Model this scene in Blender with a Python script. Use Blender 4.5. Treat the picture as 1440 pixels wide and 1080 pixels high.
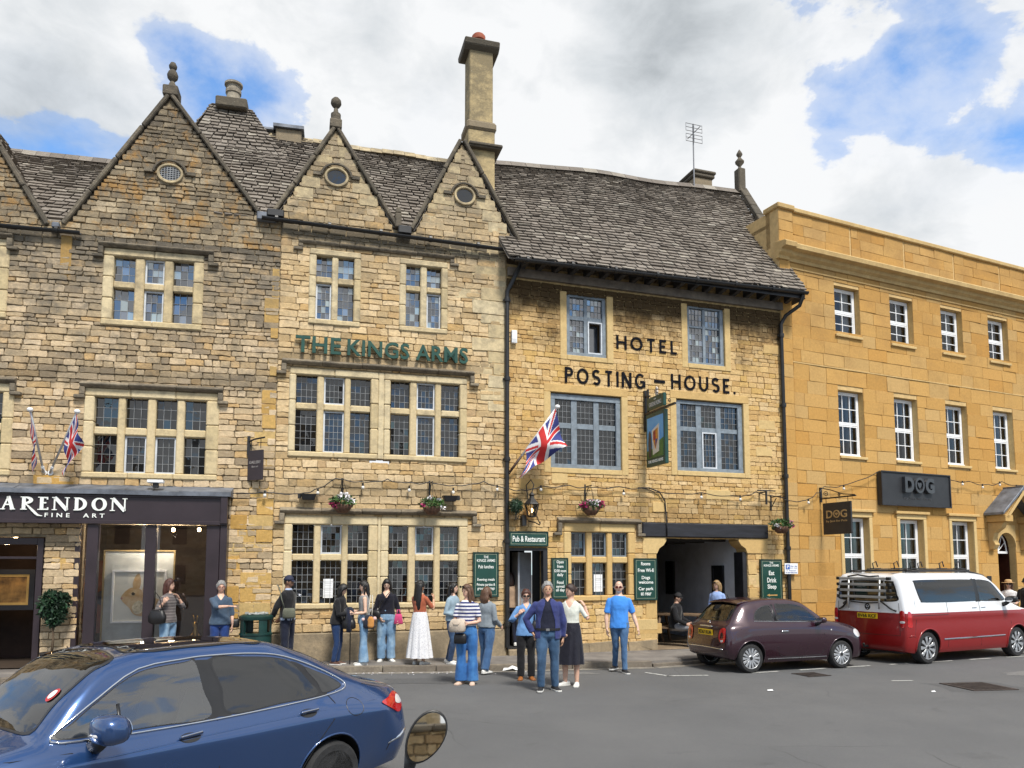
import bpy, bmesh, math, random
import numpy as np
from mathutils import Vector, Matrix, noise
from mathutils.bvhtree import BVHTree
R = math.radians
random.seed(7)
for o in list(bpy.data.objects): bpy.data.objects.remove(o)
scene = bpy.context.scene
col = scene.collection

# ------------------------------------------------------------------ camera
CAM_H = 2.03
PITCH = math.atan(97/1080)
cd = bpy.data.cameras.new('camera'); cam = bpy.data.objects.new('camera', cd); col.objects.link(cam)
cd.sensor_width = 36; cd.lens = 27.0; cd.shift_y = 163/1440
cd.clip_start = 0.05; cd.clip_end = 3000
cam.location = (0, 0, CAM_H); cam.rotation_euler = (math.pi/2+PITCH, 0, 0)
scene.camera = cam

# ------------------------------------------------------------------ light, sky, exposure
SUN = Vector((0.30, -0.62, 0.95)).normalized()
EXPOSURE = 0.84
scene.view_settings.view_transform = 'Standard'; scene.view_settings.look = 'None'
scene.view_settings.exposure = EXPOSURE; scene.view_settings.gamma = 1
sl = bpy.data.lights.new('sun', 'SUN'); so = bpy.data.objects.new('sun', sl); col.objects.link(so)
sl.energy = 2.75; sl.angle = R(13); sl.color = (1, .95, .86)
so.rotation_euler = SUN.to_track_quat('Z', 'Y').to_euler()
world = bpy.data.worlds.new('World'); scene.world = world; world.use_nodes = True
def sky_world():
    nt = world.node_tree; N = nt.nodes; L = nt.links; N.clear()
    def nd(t, **k):
        n = N.new(t)
        for a, b in k.items(): setattr(n, a, b)
        return n
    def mth(op, a, b=None, c=None, clamp=False):
        n = nd('ShaderNodeMath', operation=op, use_clamp=clamp)
        for i, v in enumerate((a, b, c)):
            if v is None: continue
            if isinstance(v, (int, float)): n.inputs[i].default_value = v
            else: L.new(v, n.inputs[i])
        return n.outputs[0]
    tc = nd('ShaderNodeTexCoord'); D = tc.outputs['Generated']
    sky = nd('ShaderNodeTexSky', sky_type='NISHITA', sun_disc=False, sun_elevation=math.asin(SUN.z),
             sun_rotation=math.atan2(SUN.x, SUN.y), altitude=100, air_density=1.0, dust_density=.6, ozone_density=1.6)
    def fbm(scale, det, rough, off=(0, 0, 0), dist=0.0, sc=(1, 1, 1.6)):
        mp = nd('ShaderNodeMapping'); mp.inputs['Location'].default_value = off; mp.inputs['Scale'].default_value = sc
        L.new(D, mp.inputs[0])
        n = nd('ShaderNodeTexNoise'); n.inputs['Scale'].default_value = scale; n.inputs['Detail'].default_value = det
        n.inputs['Roughness'].default_value = rough; n.inputs['Distortion'].default_value = dist
        L.new(mp.outputs[0], n.inputs['Vector']); return n.outputs[0]
    def blob(px, py, r):            # a soft patch round a fixed direction of the sky
        x, y = (px-720)/1080, (703-py)/1080
        c, s = math.cos(PITCH), math.sin(PITCH)
        d = Vector((x, c-s*y, s+c*y)).normalized(); a = math.atan(r/1080)*1.0
        dp = nd('ShaderNodeVectorMath', operation='DISTANCE'); L.new(D, dp.inputs[0]); dp.inputs[1].default_value = d
        mr = nd('ShaderNodeMapRange', interpolation_type='SMOOTHSTEP'); L.new(dp.outputs['Value'], mr.inputs[0])
        mr.inputs[1].default_value = 0; mr.inputs[2].default_value = a; mr.inputs[3].default_value = 1; mr.inputs[4].default_value = 0
        return mr.outputs[0]
    def total(items):
        acc = None
        for (px, py, r, w) in items:
            v = mth('MULTIPLY', blob(px, py, r), w); acc = v if acc is None else mth('ADD', acc, v)
        return acc
    def rng(v, a, b, smooth=True):
        mr = nd('ShaderNodeMapRange', interpolation_type='SMOOTHSTEP' if smooth else 'LINEAR'); L.new(v, mr.inputs[0])
        mr.inputs[1].default_value = a; mr.inputs[2].default_value = b; return mr.outputs[0]
    f1 = fbm(5.2, 12, .58, (3.1, .4, 1.7), .25)
    f2 = fbm(2.6, 8, .55, (9.2, 4.4, .3), .1)
    holes = total([(222, 78, 80, .42), (345, 112, 115, .44), (285, 150, 60, .2), (415, 140, 60, .16), (20, 285, 120, .20), (105, 150, 70, .16), (150, 250, 120, .22), (60, 215, 80, .16),
                   (1140, 172, 95, .34), (1075, 165, 60, .2), (1165, 212, 60, .22), (1385, 105, 190, .08), (1440, 195, 90, .26), (1270, 185, 110, .16), (800, 5, 60, .28), (1300, 30, 120, .14), (1225, 145, 80, .14)])
    puffs = total([(1330, 265, 200, .42), (1210, 285, 110, .30), (1420, 330, 160, .3), (1050, 255, 150, .3), (900, 60, 280, .34), (480, 90, 90, .22), (60, 90, 220, .30), (640, 160, 260, .30), (250, 10, 150, .16), (570, 40, 190, .2), (300, 40, 60, .1), (860, 200, 160, .3)])
    dens = mth('ADD', mth('ADD', mth('MULTIPLY', f1, 2.5), mth('MULTIPLY', f2, .8)), mth('SUBTRACT', puffs, holes))
    mask = mth('MAXIMUM', rng(dens, 1.40, 1.64), mth('MULTIPLY', rng(dens, .95, 1.60), .60))
    # cloud shade: bright heaped tops, grey undersides
    g1 = fbm(3.4, 7, .5, (1.2, 7.7, 2.9), .2)
    grey = total([(95, 110, 230, .36), (955, 55, 170, .48), (850, 165, 200, .40), (1120, 235, 60, .1), (900, 190, 120, .16), (1280, 300, 120, .26), (700, 160, 130, .16), (560, 130, 120, .12), (1180, 330, 90, .14), (30, 180, 120, .2)])
    brite = total([(820, 60, 120, .22), (1330, 210, 150, .3), (470, 110, 110, .24), (760, 140, 160, .1), (740, 240, 150, .2), (300, 60, 150, .1), (1080, 260, 130, .26), (1420, 320, 110, .16)])
    sh = mth('ADD', mth('SUBTRACT', mth('ADD', mth('MULTIPLY', g1, 1.25), mth('ADD', mth('MULTIPLY', f1, .95), mth('MULTIPLY', mth('SUBTRACT', fbm(11, 9, .6, (4.4, 2.2, 6.1), .35), .5), 1.1))), mth('MULTIPLY', grey, .75)), brite)
    cr = nd('ShaderNodeValToRGB'); L.new(rng(sh, .30, 1.22, False), cr.inputs[0])
    e = cr.color_ramp.elements
    e[0].position = 0; e[0].color = (3.9, 4.2, 4.45, 1); e[1].position = 1; e[1].color = (7.9, 8.0, 8.1, 1)
    m = e.new(.48); m.color = (5.9, 6.2, 6.45, 1)
    # thin veil makes the blue patches paler in places
    mix = nd('ShaderNodeMix', data_type='RGBA'); L.new(mth('ADD', mth('MULTIPLY', mask, .97), mth('MULTIPLY', rng(f2, .4, .75), .12), clamp=True), mix.inputs[0])
    gm = nd('ShaderNodeMix', data_type='RGBA', blend_type='MULTIPLY'); gm.inputs[0].default_value = 1
    L.new(sky.outputs[0], gm.inputs[6]); gm.inputs[7].default_value = (1.05, 1.8, 2.35, 1)
    L.new(gm.outputs[2], mix.inputs[6]); L.new(cr.outputs[0], mix.inputs[7])
    bg = nd('ShaderNodeBackground'); L.new(mix.outputs[2], bg.inputs[0]); bg.inputs[1].default_value = .067
    out = nd('ShaderNodeOutputWorld'); L.new(bg.outputs[0], out.inputs[0])
sky_world()

# ------------------------------------------------------------------ materials
MATS = {}
def newmat(name):
    m = bpy.data.materials.new(name); m.use_nodes = True
    nt = m.node_tree; b = nt.nodes['Principled BSDF']
    return m, nt, b
class NT:
    def __init__(s, nt): s.nt = nt; s.tc = None
    def n(s, t, **k):
        x = s.nt.nodes.new(t)
        for a, b in k.items(): setattr(x, a, b)
        return x
    def l(s, a, b): s.nt.links.new(a, b)
    def obj(s):
        if not s.tc: s.tc = s.n('ShaderNodeTexCoord')
        return s.tc.outputs['Object']
    def noise(s, scale, det=4, rough=.55, sc=(1, 1, 1), dist=0):
        x = s.n('ShaderNodeTexNoise'); x.inputs['Scale'].default_value = scale; x.inputs['Detail'].default_value = det
        x.inputs['Roughness'].default_value = rough; x.inputs['Distortion'].default_value = dist
        if sc != (1, 1, 1):
            mp = s.n('ShaderNodeMapping'); mp.inputs['Scale'].default_value = sc; s.l(s.obj(), mp.inputs[0]); s.l(mp.outputs[0], x.inputs['Vector'])
        else: s.l(s.obj(), x.inputs['Vector'])
        return x.outputs[0]
    def math(s, op, a, b=None, clamp=False):
        x = s.n('ShaderNodeMath', operation=op, use_clamp=clamp)
        for i, v in enumerate((a, b)):
            if v is None: continue
            if isinstance(v, (int, float)): x.inputs[i].default_value = v
            else: s.l(v, x.inputs[i])
        return x.outputs[0]
    def rng(s, v, a, b, c=0, d=1):
        x = s.n('ShaderNodeMapRange'); s.l(v, x.inputs[0])
        for i, q in enumerate((a, b, c, d)): x.inputs[i+1].default_value = q
        return x.outputs[0]
    def ramp(s, v, stops, const=False):
        x = s.n('ShaderNodeValToRGB'); s.l(v, x.inputs[0]); cr = x.color_ramp
        if const: cr.interpolation = 'CONSTANT'
        while len(cr.elements) > 2: cr.elements.remove(cr.elements[-1])
        for i, (p, c) in enumerate(stops):
            e = cr.elements[i] if i < 2 else cr.elements.new(p)
            e.position = p; e.color = (*c, 1)
        return x.outputs[0]
    def mix(s, f, a, b, mode='MIX'):
        x = s.n('ShaderNodeMix', data_type='RGBA', blend_type=mode)
        for sock, v in ((x.inputs[0], f), (x.inputs[6], a), (x.inputs[7], b)):
            if isinstance(v, (int, float)): sock.default_value = v
            elif isinstance(v, tuple): sock.default_value = (*v, 1)
            else: s.l(v, sock)
        return x.outputs[2]
    def island(s): return s.n('ShaderNodeNewGeometry').outputs['Random Per Island']
    def z(s):
        x = s.n('ShaderNodeSeparateXYZ'); s.l(s.obj(), x.inputs[0]); return x.outputs
    def bump(s, v, strength, dist, bsdf):
        x = s.n('ShaderNodeBump'); x.inputs['Strength'].default_value = strength; x.inputs['Distance'].default_value = dist
        s.l(v, x.inputs['Height']); s.l(x.outputs[0], bsdf.inputs['Normal'])
def mat(name, c, rough=.6, metal=0, var=.12, vs=5, bump=0, bs=60, coat=0, isl=0, spec=.5, ior=None, c2=None, sc=(1, 1, 1)):
    if name in MATS: return MATS[name]
    m, nt, b = newmat(name); t = NT(nt)
    v = t.noise(vs, 5, .6, sc)
    lo = c2 if c2 else tuple(x*(1-var*1.6) for x in c); hi = tuple(min(1, x*(1+var)) for x in c)
    cc = t.ramp(v, [(.3, lo), (.7, hi)])
    if isl:
        k = t.rng(t.island(), 0, 1, 1-isl, 1+isl)
        g = t.n('ShaderNodeCombineColor')
        for i in range(3): t.l(k, g.inputs[i])
        cc = t.mix(1.0, cc, g.outputs[0], 'MULTIPLY')
    t.l(cc, b.inputs['Base Color'])
    b.inputs['Roughness'].default_value = rough; b.inputs['Metallic'].default_value = metal
    b.inputs['Specular IOR Level'].default_value = spec
    if ior: b.inputs['IOR'].default_value = ior
    if coat: b.inputs['Coat Weight'].default_value = coat; b.inputs['Coat Roughness'].default_value = .03
    if bump: t.bump(t.noise(bs, 5, .6, sc), bump, .01, b)
    MATS[name] = m; return m
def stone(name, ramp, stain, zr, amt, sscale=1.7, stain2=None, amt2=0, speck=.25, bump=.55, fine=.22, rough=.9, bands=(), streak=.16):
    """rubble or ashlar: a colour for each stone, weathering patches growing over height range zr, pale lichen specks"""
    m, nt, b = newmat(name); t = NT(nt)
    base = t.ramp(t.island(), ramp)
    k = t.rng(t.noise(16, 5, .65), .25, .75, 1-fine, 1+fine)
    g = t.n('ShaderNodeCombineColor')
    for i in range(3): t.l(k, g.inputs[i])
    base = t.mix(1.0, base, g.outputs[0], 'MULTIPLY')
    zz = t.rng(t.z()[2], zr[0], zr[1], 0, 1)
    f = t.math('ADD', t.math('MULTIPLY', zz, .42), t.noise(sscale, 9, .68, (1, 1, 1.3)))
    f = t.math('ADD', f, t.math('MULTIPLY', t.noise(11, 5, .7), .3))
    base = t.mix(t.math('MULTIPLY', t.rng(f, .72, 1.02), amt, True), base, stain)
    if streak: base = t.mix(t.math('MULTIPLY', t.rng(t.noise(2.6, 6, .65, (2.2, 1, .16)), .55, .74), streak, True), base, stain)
    for (z0, z1, ba) in bands:                 # soot and algae gathered under gutters and above drip mouldings; on honey_rubble also painted eaves shade
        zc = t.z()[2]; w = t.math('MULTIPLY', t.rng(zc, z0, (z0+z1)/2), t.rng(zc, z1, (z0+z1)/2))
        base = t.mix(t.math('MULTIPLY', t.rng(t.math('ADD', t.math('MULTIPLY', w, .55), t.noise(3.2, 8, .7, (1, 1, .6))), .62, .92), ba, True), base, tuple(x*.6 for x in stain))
    if stain2:
        base = t.mix(t.math('MULTIPLY', t.rng(t.noise(2.3, 7, .7, (1.1, 1, .9), .4), .50, .62), amt2, True), base, stain2)
    base = t.mix(t.math('MULTIPLY', t.rng(t.noise(30, 3, .6), .66, .74), speck, True), base, (.62, .58, .48))
    base = t.mix(t.math('MULTIPLY', t.rng(t.noise(38, 4, .7), .38, .30), .55, True), base, tuple(x*.45 for x in ramp[0][1]))
    t.l(base, b.inputs['Base Color']); b.inputs['Roughness'].default_value = rough; b.inputs['Specular IOR Level'].default_value = .2
    t.bump(t.math('ADD', t.noise(26, 6, .65), t.math('MULTIPLY', t.noise(90, 3, .6), .4)), bump, .03, b)
    MATS[name] = m; return m
def clear_glass(name, tint=(.92, .95, .94), refl=1.0, ior=1.55):
    m, nt, b = newmat(name); t = NT(nt); nt.nodes.remove(b)
    tr = t.n('ShaderNodeBsdfTransparent'); tr.inputs[0].default_value = (*tint, 1)
    gl = t.n('ShaderNodeBsdfGlossy'); gl.inputs['Roughness'].default_value = .015; gl.inputs[0].default_value = (refl, refl, refl, 1)
    fr = t.n('ShaderNodeFresnel'); fr.inputs[0].default_value = ior
    mx = t.n('ShaderNodeMixShader'); t.l(fr.outputs[0], mx.inputs[0]); t.l(tr.outputs[0], mx.inputs[1]); t.l(gl.outputs[0], mx.inputs[2])
    t.l(mx.outputs[0], nt.nodes['Material Output'].inputs[0]); MATS[name] = m; return m
def glow(name, c, s):
    m, nt, b = newmat(name); b.inputs['Base Color'].default_value = (*c, 1)
    b.inputs['Emission Color'].default_value = (*c, 1); b.inputs['Emission Strength'].default_value = s; MATS[name] = m; return m

# ------------------------------------------------------------------ mesh building
class MB:
    def __init__(s): s.V = []; s.F = []; s.M = []
    def add(s, v, f, mi=0):
        k = len(s.V); s.V += [tuple(p) for p in v]; s.F += [tuple(i+k for i in q) for q in f]; s.M += [mi]*len(f); return s
    def box(s, x0, x1, y0, y1, z0, z1, mi=0):
        v = [(x0, y0, z0), (x1, y0, z0), (x1, y1, z0), (x0, y1, z0), (x0, y0, z1), (x1, y0, z1), (x1, y1, z1), (x0, y1, z1)]
        return s.add(v, [(0, 3, 2, 1), (4, 5, 6, 7), (0, 1, 5, 4), (1, 2, 6, 5), (2, 3, 7, 6), (3, 0, 4, 7)], mi)
    def quad(s, a, b, c, d, mi=0): return s.add([a, b, c, d], [(0, 1, 2, 3)], mi)
    def prism(s, poly, fn, a, b, mi=0):
        n = len(poly); v = [fn(p, a) for p in poly]+[fn(p, b) for p in poly]
        return s.add(v, [tuple(range(n-1, -1, -1)), tuple(range(n, 2*n))]+[(i, (i+1) % n, n+(i+1) % n, n+i) for i in range(n)], mi)
    def pxz(s, poly, y0, y1, mi=0): return s.prism(poly, lambda p, t: (p[0], t, p[1]), y0, y1, mi)     # outline in x,z
    def pyz(s, poly, x0, x1, mi=0): return s.prism(poly, lambda p, t: (t, p[0], p[1]), x0, x1, mi)     # outline in y,z
    def pxy(s, poly, z0, z1, mi=0): return s.prism(poly, lambda p, t: (p[0], p[1], t), z0, z1, mi)
    def loft(s, rings, mi=0, cap=True, closed=True):
        n = len(rings[0]); v = [p for r in rings for p in r]; f = []
        for k in range(len(rings)-1):
            for i in range(n if closed else n-1):
                j = (i+1) % n; f.append((k*n+i, k*n+j, (k+1)*n+j, (k+1)*n+i))
        if cap: f += [tuple(range(n-1, -1, -1)), tuple(range((len(rings)-1)*n, len(rings)*n))]
        return s.add(v, f, mi)
    def tube(s, path, r, n=8, mi=0, cap=True, flat=1.0, up=None):
        P = [Vector(p) for p in path]; rs = r if isinstance(r, (list, tuple)) else [r]*len(P); rings = []; u = None
        for i, p in enumerate(P):
            t = (P[min(i+1, len(P)-1)]-P[max(i-1, 0)]).normalized()
            if u is None:
                u = Vector(up) if up else (Vector((0, 0, 1)) if abs(t.z) < .9 else Vector((1, 0, 0)))
            u = (u-t*u.dot(t)).normalized(); w = t.cross(u)
            rr = rs[i]; ra, rb = rr if isinstance(rr, (list, tuple)) else (rr, rr*flat)
            rings.append([p+u*(math.cos(a)*ra)+w*(math.sin(a)*rb) for a in [2*math.pi*k/n for k in range(n)]])
        return s.loft(rings, mi, cap)
    def lathe(s, prof, c=(0, 0, 0), n=16, mi=0, axis='z'):
        rings = []
        for (r, h) in prof:
            ring = []
            for k in range(n):
                a = 2*math.pi*k/n; x, y = math.cos(a)*r, math.sin(a)*r
                q = (x, y, h) if axis == 'z' else ((x, h, y) if axis == 'y' else (h, x, y))
                ring.append((q[0]+c[0], q[1]+c[1], q[2]+c[2]))
            rings.append(ring)
        return s.loft(rings, mi)
    def ball(s, c, r, n=12, m=8, mi=0):
        rr = r if isinstance(r, (tuple, list)) else (r, r, r)
        rings = []
        for j in range(m+1):
            t = math.pi*(j+.02)/(m+.04); rings.append([(c[0]+rr[0]*math.sin(t)*math.cos(2*math.pi*k/n), c[1]+rr[1]*math.sin(t)*math.sin(2*math.pi*k/n), c[2]-rr[2]*math.cos(t)) for k in range(n)])
        return s.loft(rings, mi)
    def text(s, body, x0, x1, z0, z1, y, depth=.01, mi=0, bold=0.0, space=1.0, fit=True):
        cu = bpy.data.curves.new('lettering', 'FONT'); cu.body = body; cu.extrude = .02; cu.offset = bold; cu.space_character = space; cu.resolution_u = 3
        ob = bpy.data.objects.new('lettering', cu); col.objects.link(ob)
        me = bpy.data.meshes.new_from_object(ob.evaluated_get(bpy.context.evaluated_depsgraph_get()))
        bpy.data.objects.remove(ob); bpy.data.curves.remove(cu)
        vs = [v.co.copy() for v in me.vertices]; fs = [tuple(p.vertices) for p in me.polygons]; bpy.data.meshes.remove(me)
        if not vs: return s
        ax, bx = min(v.x for v in vs), max(v.x for v in vs); ay, by = min(v.y for v in vs), max(v.y for v in vs)
        sx = (x1-x0)/(bx-ax); sz = (z1-z0)/(by-ay)
        if not fit: sx = sz
        off = x0 if fit else (x0+x1)/2-(bx-ax)*sx/2
        return s.add([(off+(v.x-ax)*sx, y-(v.z/.04+.5)*depth, z0+(v.y-ay)*sz) for v in vs], fs, mi)
    def xf(s, M, k=0):
        for i in range(k, len(s.V)): s.V[i] = tuple(M @ Vector(s.V[i]))
        return s
    def build(s, name, mats, parent=None, smooth=False, bevel=0, angle=None, fixn=False, seg=1):
        me = bpy.data.meshes.new(name); me.from_pydata(s.V, [], s.F)
        for m in (mats if isinstance(mats, (list, tuple)) else [mats]): me.materials.append(m)
        me.polygons.foreach_set('material_index', s.M)
        if fixn:
            bm = bmesh.new(); bm.from_mesh(me); bmesh.ops.recalc_face_normals(bm, faces=bm.faces); bm.to_mesh(me); bm.free()
        if smooth or angle:
            me.polygons.foreach_set('use_smooth', [True]*len(me.polygons))
            if angle: me.set_sharp_from_angle(angle=R(angle))
        me.update()
        o = bpy.data.objects.new(name, me); col.objects.link(o)
        if parent: o.parent = parent
        if bevel:
            b = o.modifiers.new('edge', 'BEVEL'); b.width = bevel; b.segments = seg; b.limit_method = 'ANGLE'; b.angle_limit = R(40)
        return o
def tag(o, label=None, cat=None, group=None, kind=None):
    if label: o['label'] = label
    if cat: o['category'] = cat
    if group: o['group'] = group
    if kind: o['kind'] = kind
    return o
def thing(name, label, cat, loc=(0, 0, 0), rz=0, group=None, parentframe=None):
    o = bpy.data.objects.new(name, None); col.objects.link(o); o.empty_display_size = .2
    if parentframe:                       # a spot on a wall, given in that wall's own metres
        f = parentframe; c, s_ = math.cos(f['yaw']), math.sin(f['yaw'])
        loc = (f['o'][0]+c*loc[0]-s_*loc[1], f['o'][1]+s_*loc[0]+c*loc[1], loc[2]); rz = rz+f['yaw']
    o.location = loc; o.rotation_euler = (0, 0, rz)
    return tag(o, label, cat, group)
def copy_tree(o, parent=None):
    c = o.copy(); col.objects.link(c)
    if parent: c.parent = parent
    for ch in list(o.children): copy_tree(ch, c)
    return c
FR = {'shop': dict(o=(-4.96, 15.94), yaw=R(12.78)), 'gable': dict(o=(-4.96, 15.94), yaw=R(15.61)),
      'post': dict(o=(-.13, 17.29), yaw=R(18.56)), 'ashlar': dict(o=(7.05, 19.71), yaw=R(24.77))}
def fpt(f, x, y, z=0):
    f = FR[f]; c, s_ = math.cos(f['yaw']), math.sin(f['yaw']); return (f['o'][0]+c*x-s_*y, f['o'][1]+s_*x+c*y, z)

# stone palettes (real-world albedos)
CREAM = [(0, (0.374, 0.266, 0.139)), (0.2, (0.52, 0.374, 0.199)), (0.5, (0.603, 0.448, 0.254)), (0.78, (0.645, 0.492, 0.299)), (0.93, (0.52, 0.335, 0.139)), (1, (0.437, 0.305, 0.169))]
HONEY = [(0, (0.446, 0.273, 0.102)), (0.3, (0.562, 0.38, 0.177)), (0.6, (0.615, 0.438, 0.223)), (0.85, (0.53, 0.341, 0.121)), (1, (0.636, 0.468, 0.26))]
GREYB = [(0, (0.282, 0.216, 0.142)), (0.25, (0.454, 0.345, 0.21)), (0.5, (0.565, 0.433, 0.273)), (0.75, (0.605, 0.472, 0.315)), (0.9, (0.504, 0.335, 0.158)), (1, (0.404, 0.295, 0.168))]
OCHRE = [(0, (0.433, 0.239, 0.068)), (0.2, (0.468, 0.267, 0.082)), (0.45, (0.482, 0.285, 0.094)), (0.65, (0.461, 0.285, 0.104)), (0.84, (0.454, 0.292, 0.118)), (0.86, (0.454, 0.239, 0.062)), (1, (0.496, 0.302, 0.108))]
S_SHOP = stone('grey_cream_rubble', GREYB, (.135, .120, .098), (5.0, 9.6), .85, 1.5, (.40, .22, .06), .0, .5, bands=((8.3, 9.5, .7), (5.5, 6.3, .5)))
S_SHOPG = stone('lichened_rubble', [(0, (.19, .15, .10)), (.35, (.30, .235, .15)), (.7, (.40, .315, .20)), (1, (.52, .42, .28))], (.115, .098, .076), (6.5, 12.5), .85, 1.7, (.38, .20, .05), .62, .7)
S_GABLE = stone('cream_rubble', CREAM, (.19, .165, .125), (6.0, 12.0), .72, 1.3, None, 0, .35, bands=((8.95, 9.7, .9), (6.35, 6.8, .45), (3.2, 4.2, .35)))
S_POST = stone('honey_rubble', HONEY, (.115, .072, .032), (6.9, 9.0), .97, 1.3, None, 0, .15, bands=((7.7, 9.6, 1.0), (2.9, 3.9, .3)))  # dark top of the wall: weathering, with eaves shade painted into the colour
S_ASH = stone('ochre_ashlar', OCHRE, (.27, .155, .06), (5, 16), .55, 1.1, None, 0, .06, .2, .14)
S_QUOIN = stone('ochre_quoin', [(0, (.44, .26, .075)), (.5, (.52, .33, .11)), (1, (.50, .36, .16))], (.25, .18, .09), (3, 12), .7, 2.2, None, 0, .25, .4, .2)
S_DRESS = stone('dressed_stone', [(0, (.50, .40, .23)), (.5, (.56, .45, .27)), (1, (.60, .50, .32))], (.16, .135, .10), (3, 16), .75, 2.6, None, 0, .15, .3, .15)
S_DRESSO = stone('dressed_ochre', [(0, (.50, .32, .12)), (.5, (.54, .37, .16)), (1, (.57, .42, .2))], (.3, .19, .08), (3, 16), .5, 2.6, None, 0, .1, .2, .12)
S_DARK = stone('blackened_stone', [(0, (.14, .12, .09)), (.5, (.20, .165, .12)), (1, (.28, .235, .17))], (.065, .058, .048), (0, 14), .8, 3.2, None, 0, .4, .5)
S_PLINTH = stone('rendered_plinth', [(0, (.33, .26, .165)), (1, (.36, .28, .18))], (.14, .12, .09), (-3, 2), .6, 2.4, None, 0, .1, .3)
S_SLATE = stone('stone_slate', [(0, (.150, .128, .108)), (.25, (.182, .157, .133)), (.6, (.212, .185, .158)), (.9, (.242, .213, .182)), (.98, (.31, .28, .235)), (1, (.36, .33, .285))], (.10, .09, .078), (5, 22), .5, 1.3, None, 0, .45, .5, .28)
MORTAR = mat('lime_mortar', (.37, .29, .175), .95, var=.25, vs=9, bump=.5, bs=60)
MORTARD = mat('dark_joint', (.24, .19, .12), .95, var=.3, vs=6, bump=.5, bs=60)
MORTARP = mat('pale_joint', (.55, .38, .17), .95, var=.12, vs=6)
IRON = mat('black_iron', (.012, .012, .013), .45, var=.3, bump=.1)
PAINTB = mat('black_paint', (.016, .016, .019), .5, var=.3, vs=3, bump=.15, bs=30)
LEAD = mat('sheet_lead', (.155, .17, .20), .55, .3, var=.35, vs=3, bump=.3, bs=9)
CAME = mat('lead_came', (.25, .26, .27), .6, var=.2)
WHITE = mat('white_paint', (.78, .79, .80), .4, var=.05)
CASE = mat('pale_casement', (.55, .58, .62), .5, var=.12)
BLUEG = mat('blue_grey_paint', (.19, .228, .265), .55, var=.18, vs=9, bump=.15)
GREEN = mat('bottle_green', (.009, .052, .040), .35, var=.15, vs=4)
GREENL = mat('green_lettering', (.007, .058, .040), .4, var=.15)
SIGNW = mat('sign_white', (.80, .82, .78), .5, var=.03)
AUBER = mat('aubergine_paint', (.030, .021, .026), .38, var=.15, vs=2)
WOOD = mat('weathered_wood', (.20, .13, .075), .75, var=.3, vs=5, bump=.4, sc=(1, 8, 8))
DARK = mat('dark_interior', (.012, .011, .010), .9, var=.3)
def window_glass(name, c, ior, rough=.02):
    m, nt, b = newmat(name); t = NT(nt)
    k = t.ramp(t.island(), [(0, tuple(x*.55 for x in c)), (.62, c), (.80, tuple(min(.2, x*7) for x in c)), (1, tuple(min(.34, x*17) for x in c))] if ior > 2 else [(0, tuple(x*.55 for x in c)), (.8, c), (1, tuple(x*2.5 for x in c))])  # high-IOR glass: random pale base colours paint in sky reflections and curtains behind
    t.l(k, b.inputs['Base Color']); b.inputs['Roughness'].default_value = rough; b.inputs['IOR'].default_value = ior
    t.bump(t.noise(7, 2, .5), .05, .02, b); MATS[name] = m; return m
GLASS = window_glass('leaded_glass', (.006, .007, .008), 1.8)
GLASSB = window_glass('leaded_glass_sky_painted', (.016, .020, .028), 2.5)
SHOPGL = clear_glass('shop_glass', (.93, .93, .93))
CLEAR = clear_glass('sash_glass', (.90, .93, .94), 1.0, 1.6)
# ------------------------------------------------------------------ building kit
def wall(mb, x0, x1, z0, z1, holes, y=.012, d=.25, mi=0, rev=None):
    xs = sorted({x0, x1} | {v for h in holes for v in h[:2] if x0 < v < x1}); zs = sorted({z0, z1} | {v for h in holes for v in h[2:4] if z0 < v < z1})
    for a, b in zip(xs, xs[1:]):
        for c, e in zip(zs, zs[1:]):
            mx, mz = (a+b)/2, (c+e)/2
            if any(h[0] < mx < h[1] and h[2] < mz < h[3] for h in holes): continue
            mb.quad((a, y, c), (b, y, c), (b, y, e), (a, y, e), mi)
    r = mi if rev is None else rev
    for h in holes:
        a, b, c, e = h[:4]; k = y+d
        mb.quad((a, y, c), (a, k, c), (a, k, e), (a, y, e), r); mb.quad((b, y, e), (b, k, e), (b, k, c), (b, y, c), r)
        mb.quad((a, y, e), (a, k, e), (b, k, e), (b, y, e), r); mb.quad((a, y, c), (b, y, c), (b, k, c), (a, k, c), r)
def one_stone(mb, x0, x1, z0, z1, prot, jit, mi, yb=.012, rr=.014):
    r = min(rr, (x1-x0)*.2, (z1-z0)*.25); J = lambda: random.uniform(-jit, jit)
    xm = (x0+x1)/2
    base = [(x0+r, z0), (xm, z0), (x1-r, z0), (x1, z0+r), (x1, z1-r), (x1-r, z1), (xm, z1), (x0+r, z1), (x0, z1-r), (x0, z0+r)]
    p = [(a+J(), b+J()) for a, b in base]; n = len(p); cx, cz = xm, (z0+z1)/2
    yf = -prot*random.uniform(.35, 1.25); tx, tz = random.uniform(-.02, .02), random.uniform(-.05, .05)
    ins = random.uniform(.007, .014)
    def inn(a, b):
        dx, dz = a-cx, b-cz; L_ = math.hypot(dx, dz)+1e-6; return (a-dx/L_*ins, b-dz/L_*ins)
    v = [(a, yb, b) for a, b in p]+[(a, yf*.55, b) for a, b in p]
    q = [inn(*t) for t in p]; v += [(a, yf+tx*(a-cx)+tz*(b-cz), b) for a, b in q]
    f = [(i, (i+1) % n, n+(i+1) % n, n+i) for i in range(n)]+[(n+i, n+(i+1) % n, 2*n+(i+1) % n, 2*n+i) for i in range(n)]+[tuple(range(2*n, 3*n))]
    mb.add(v, f, mi)
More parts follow.
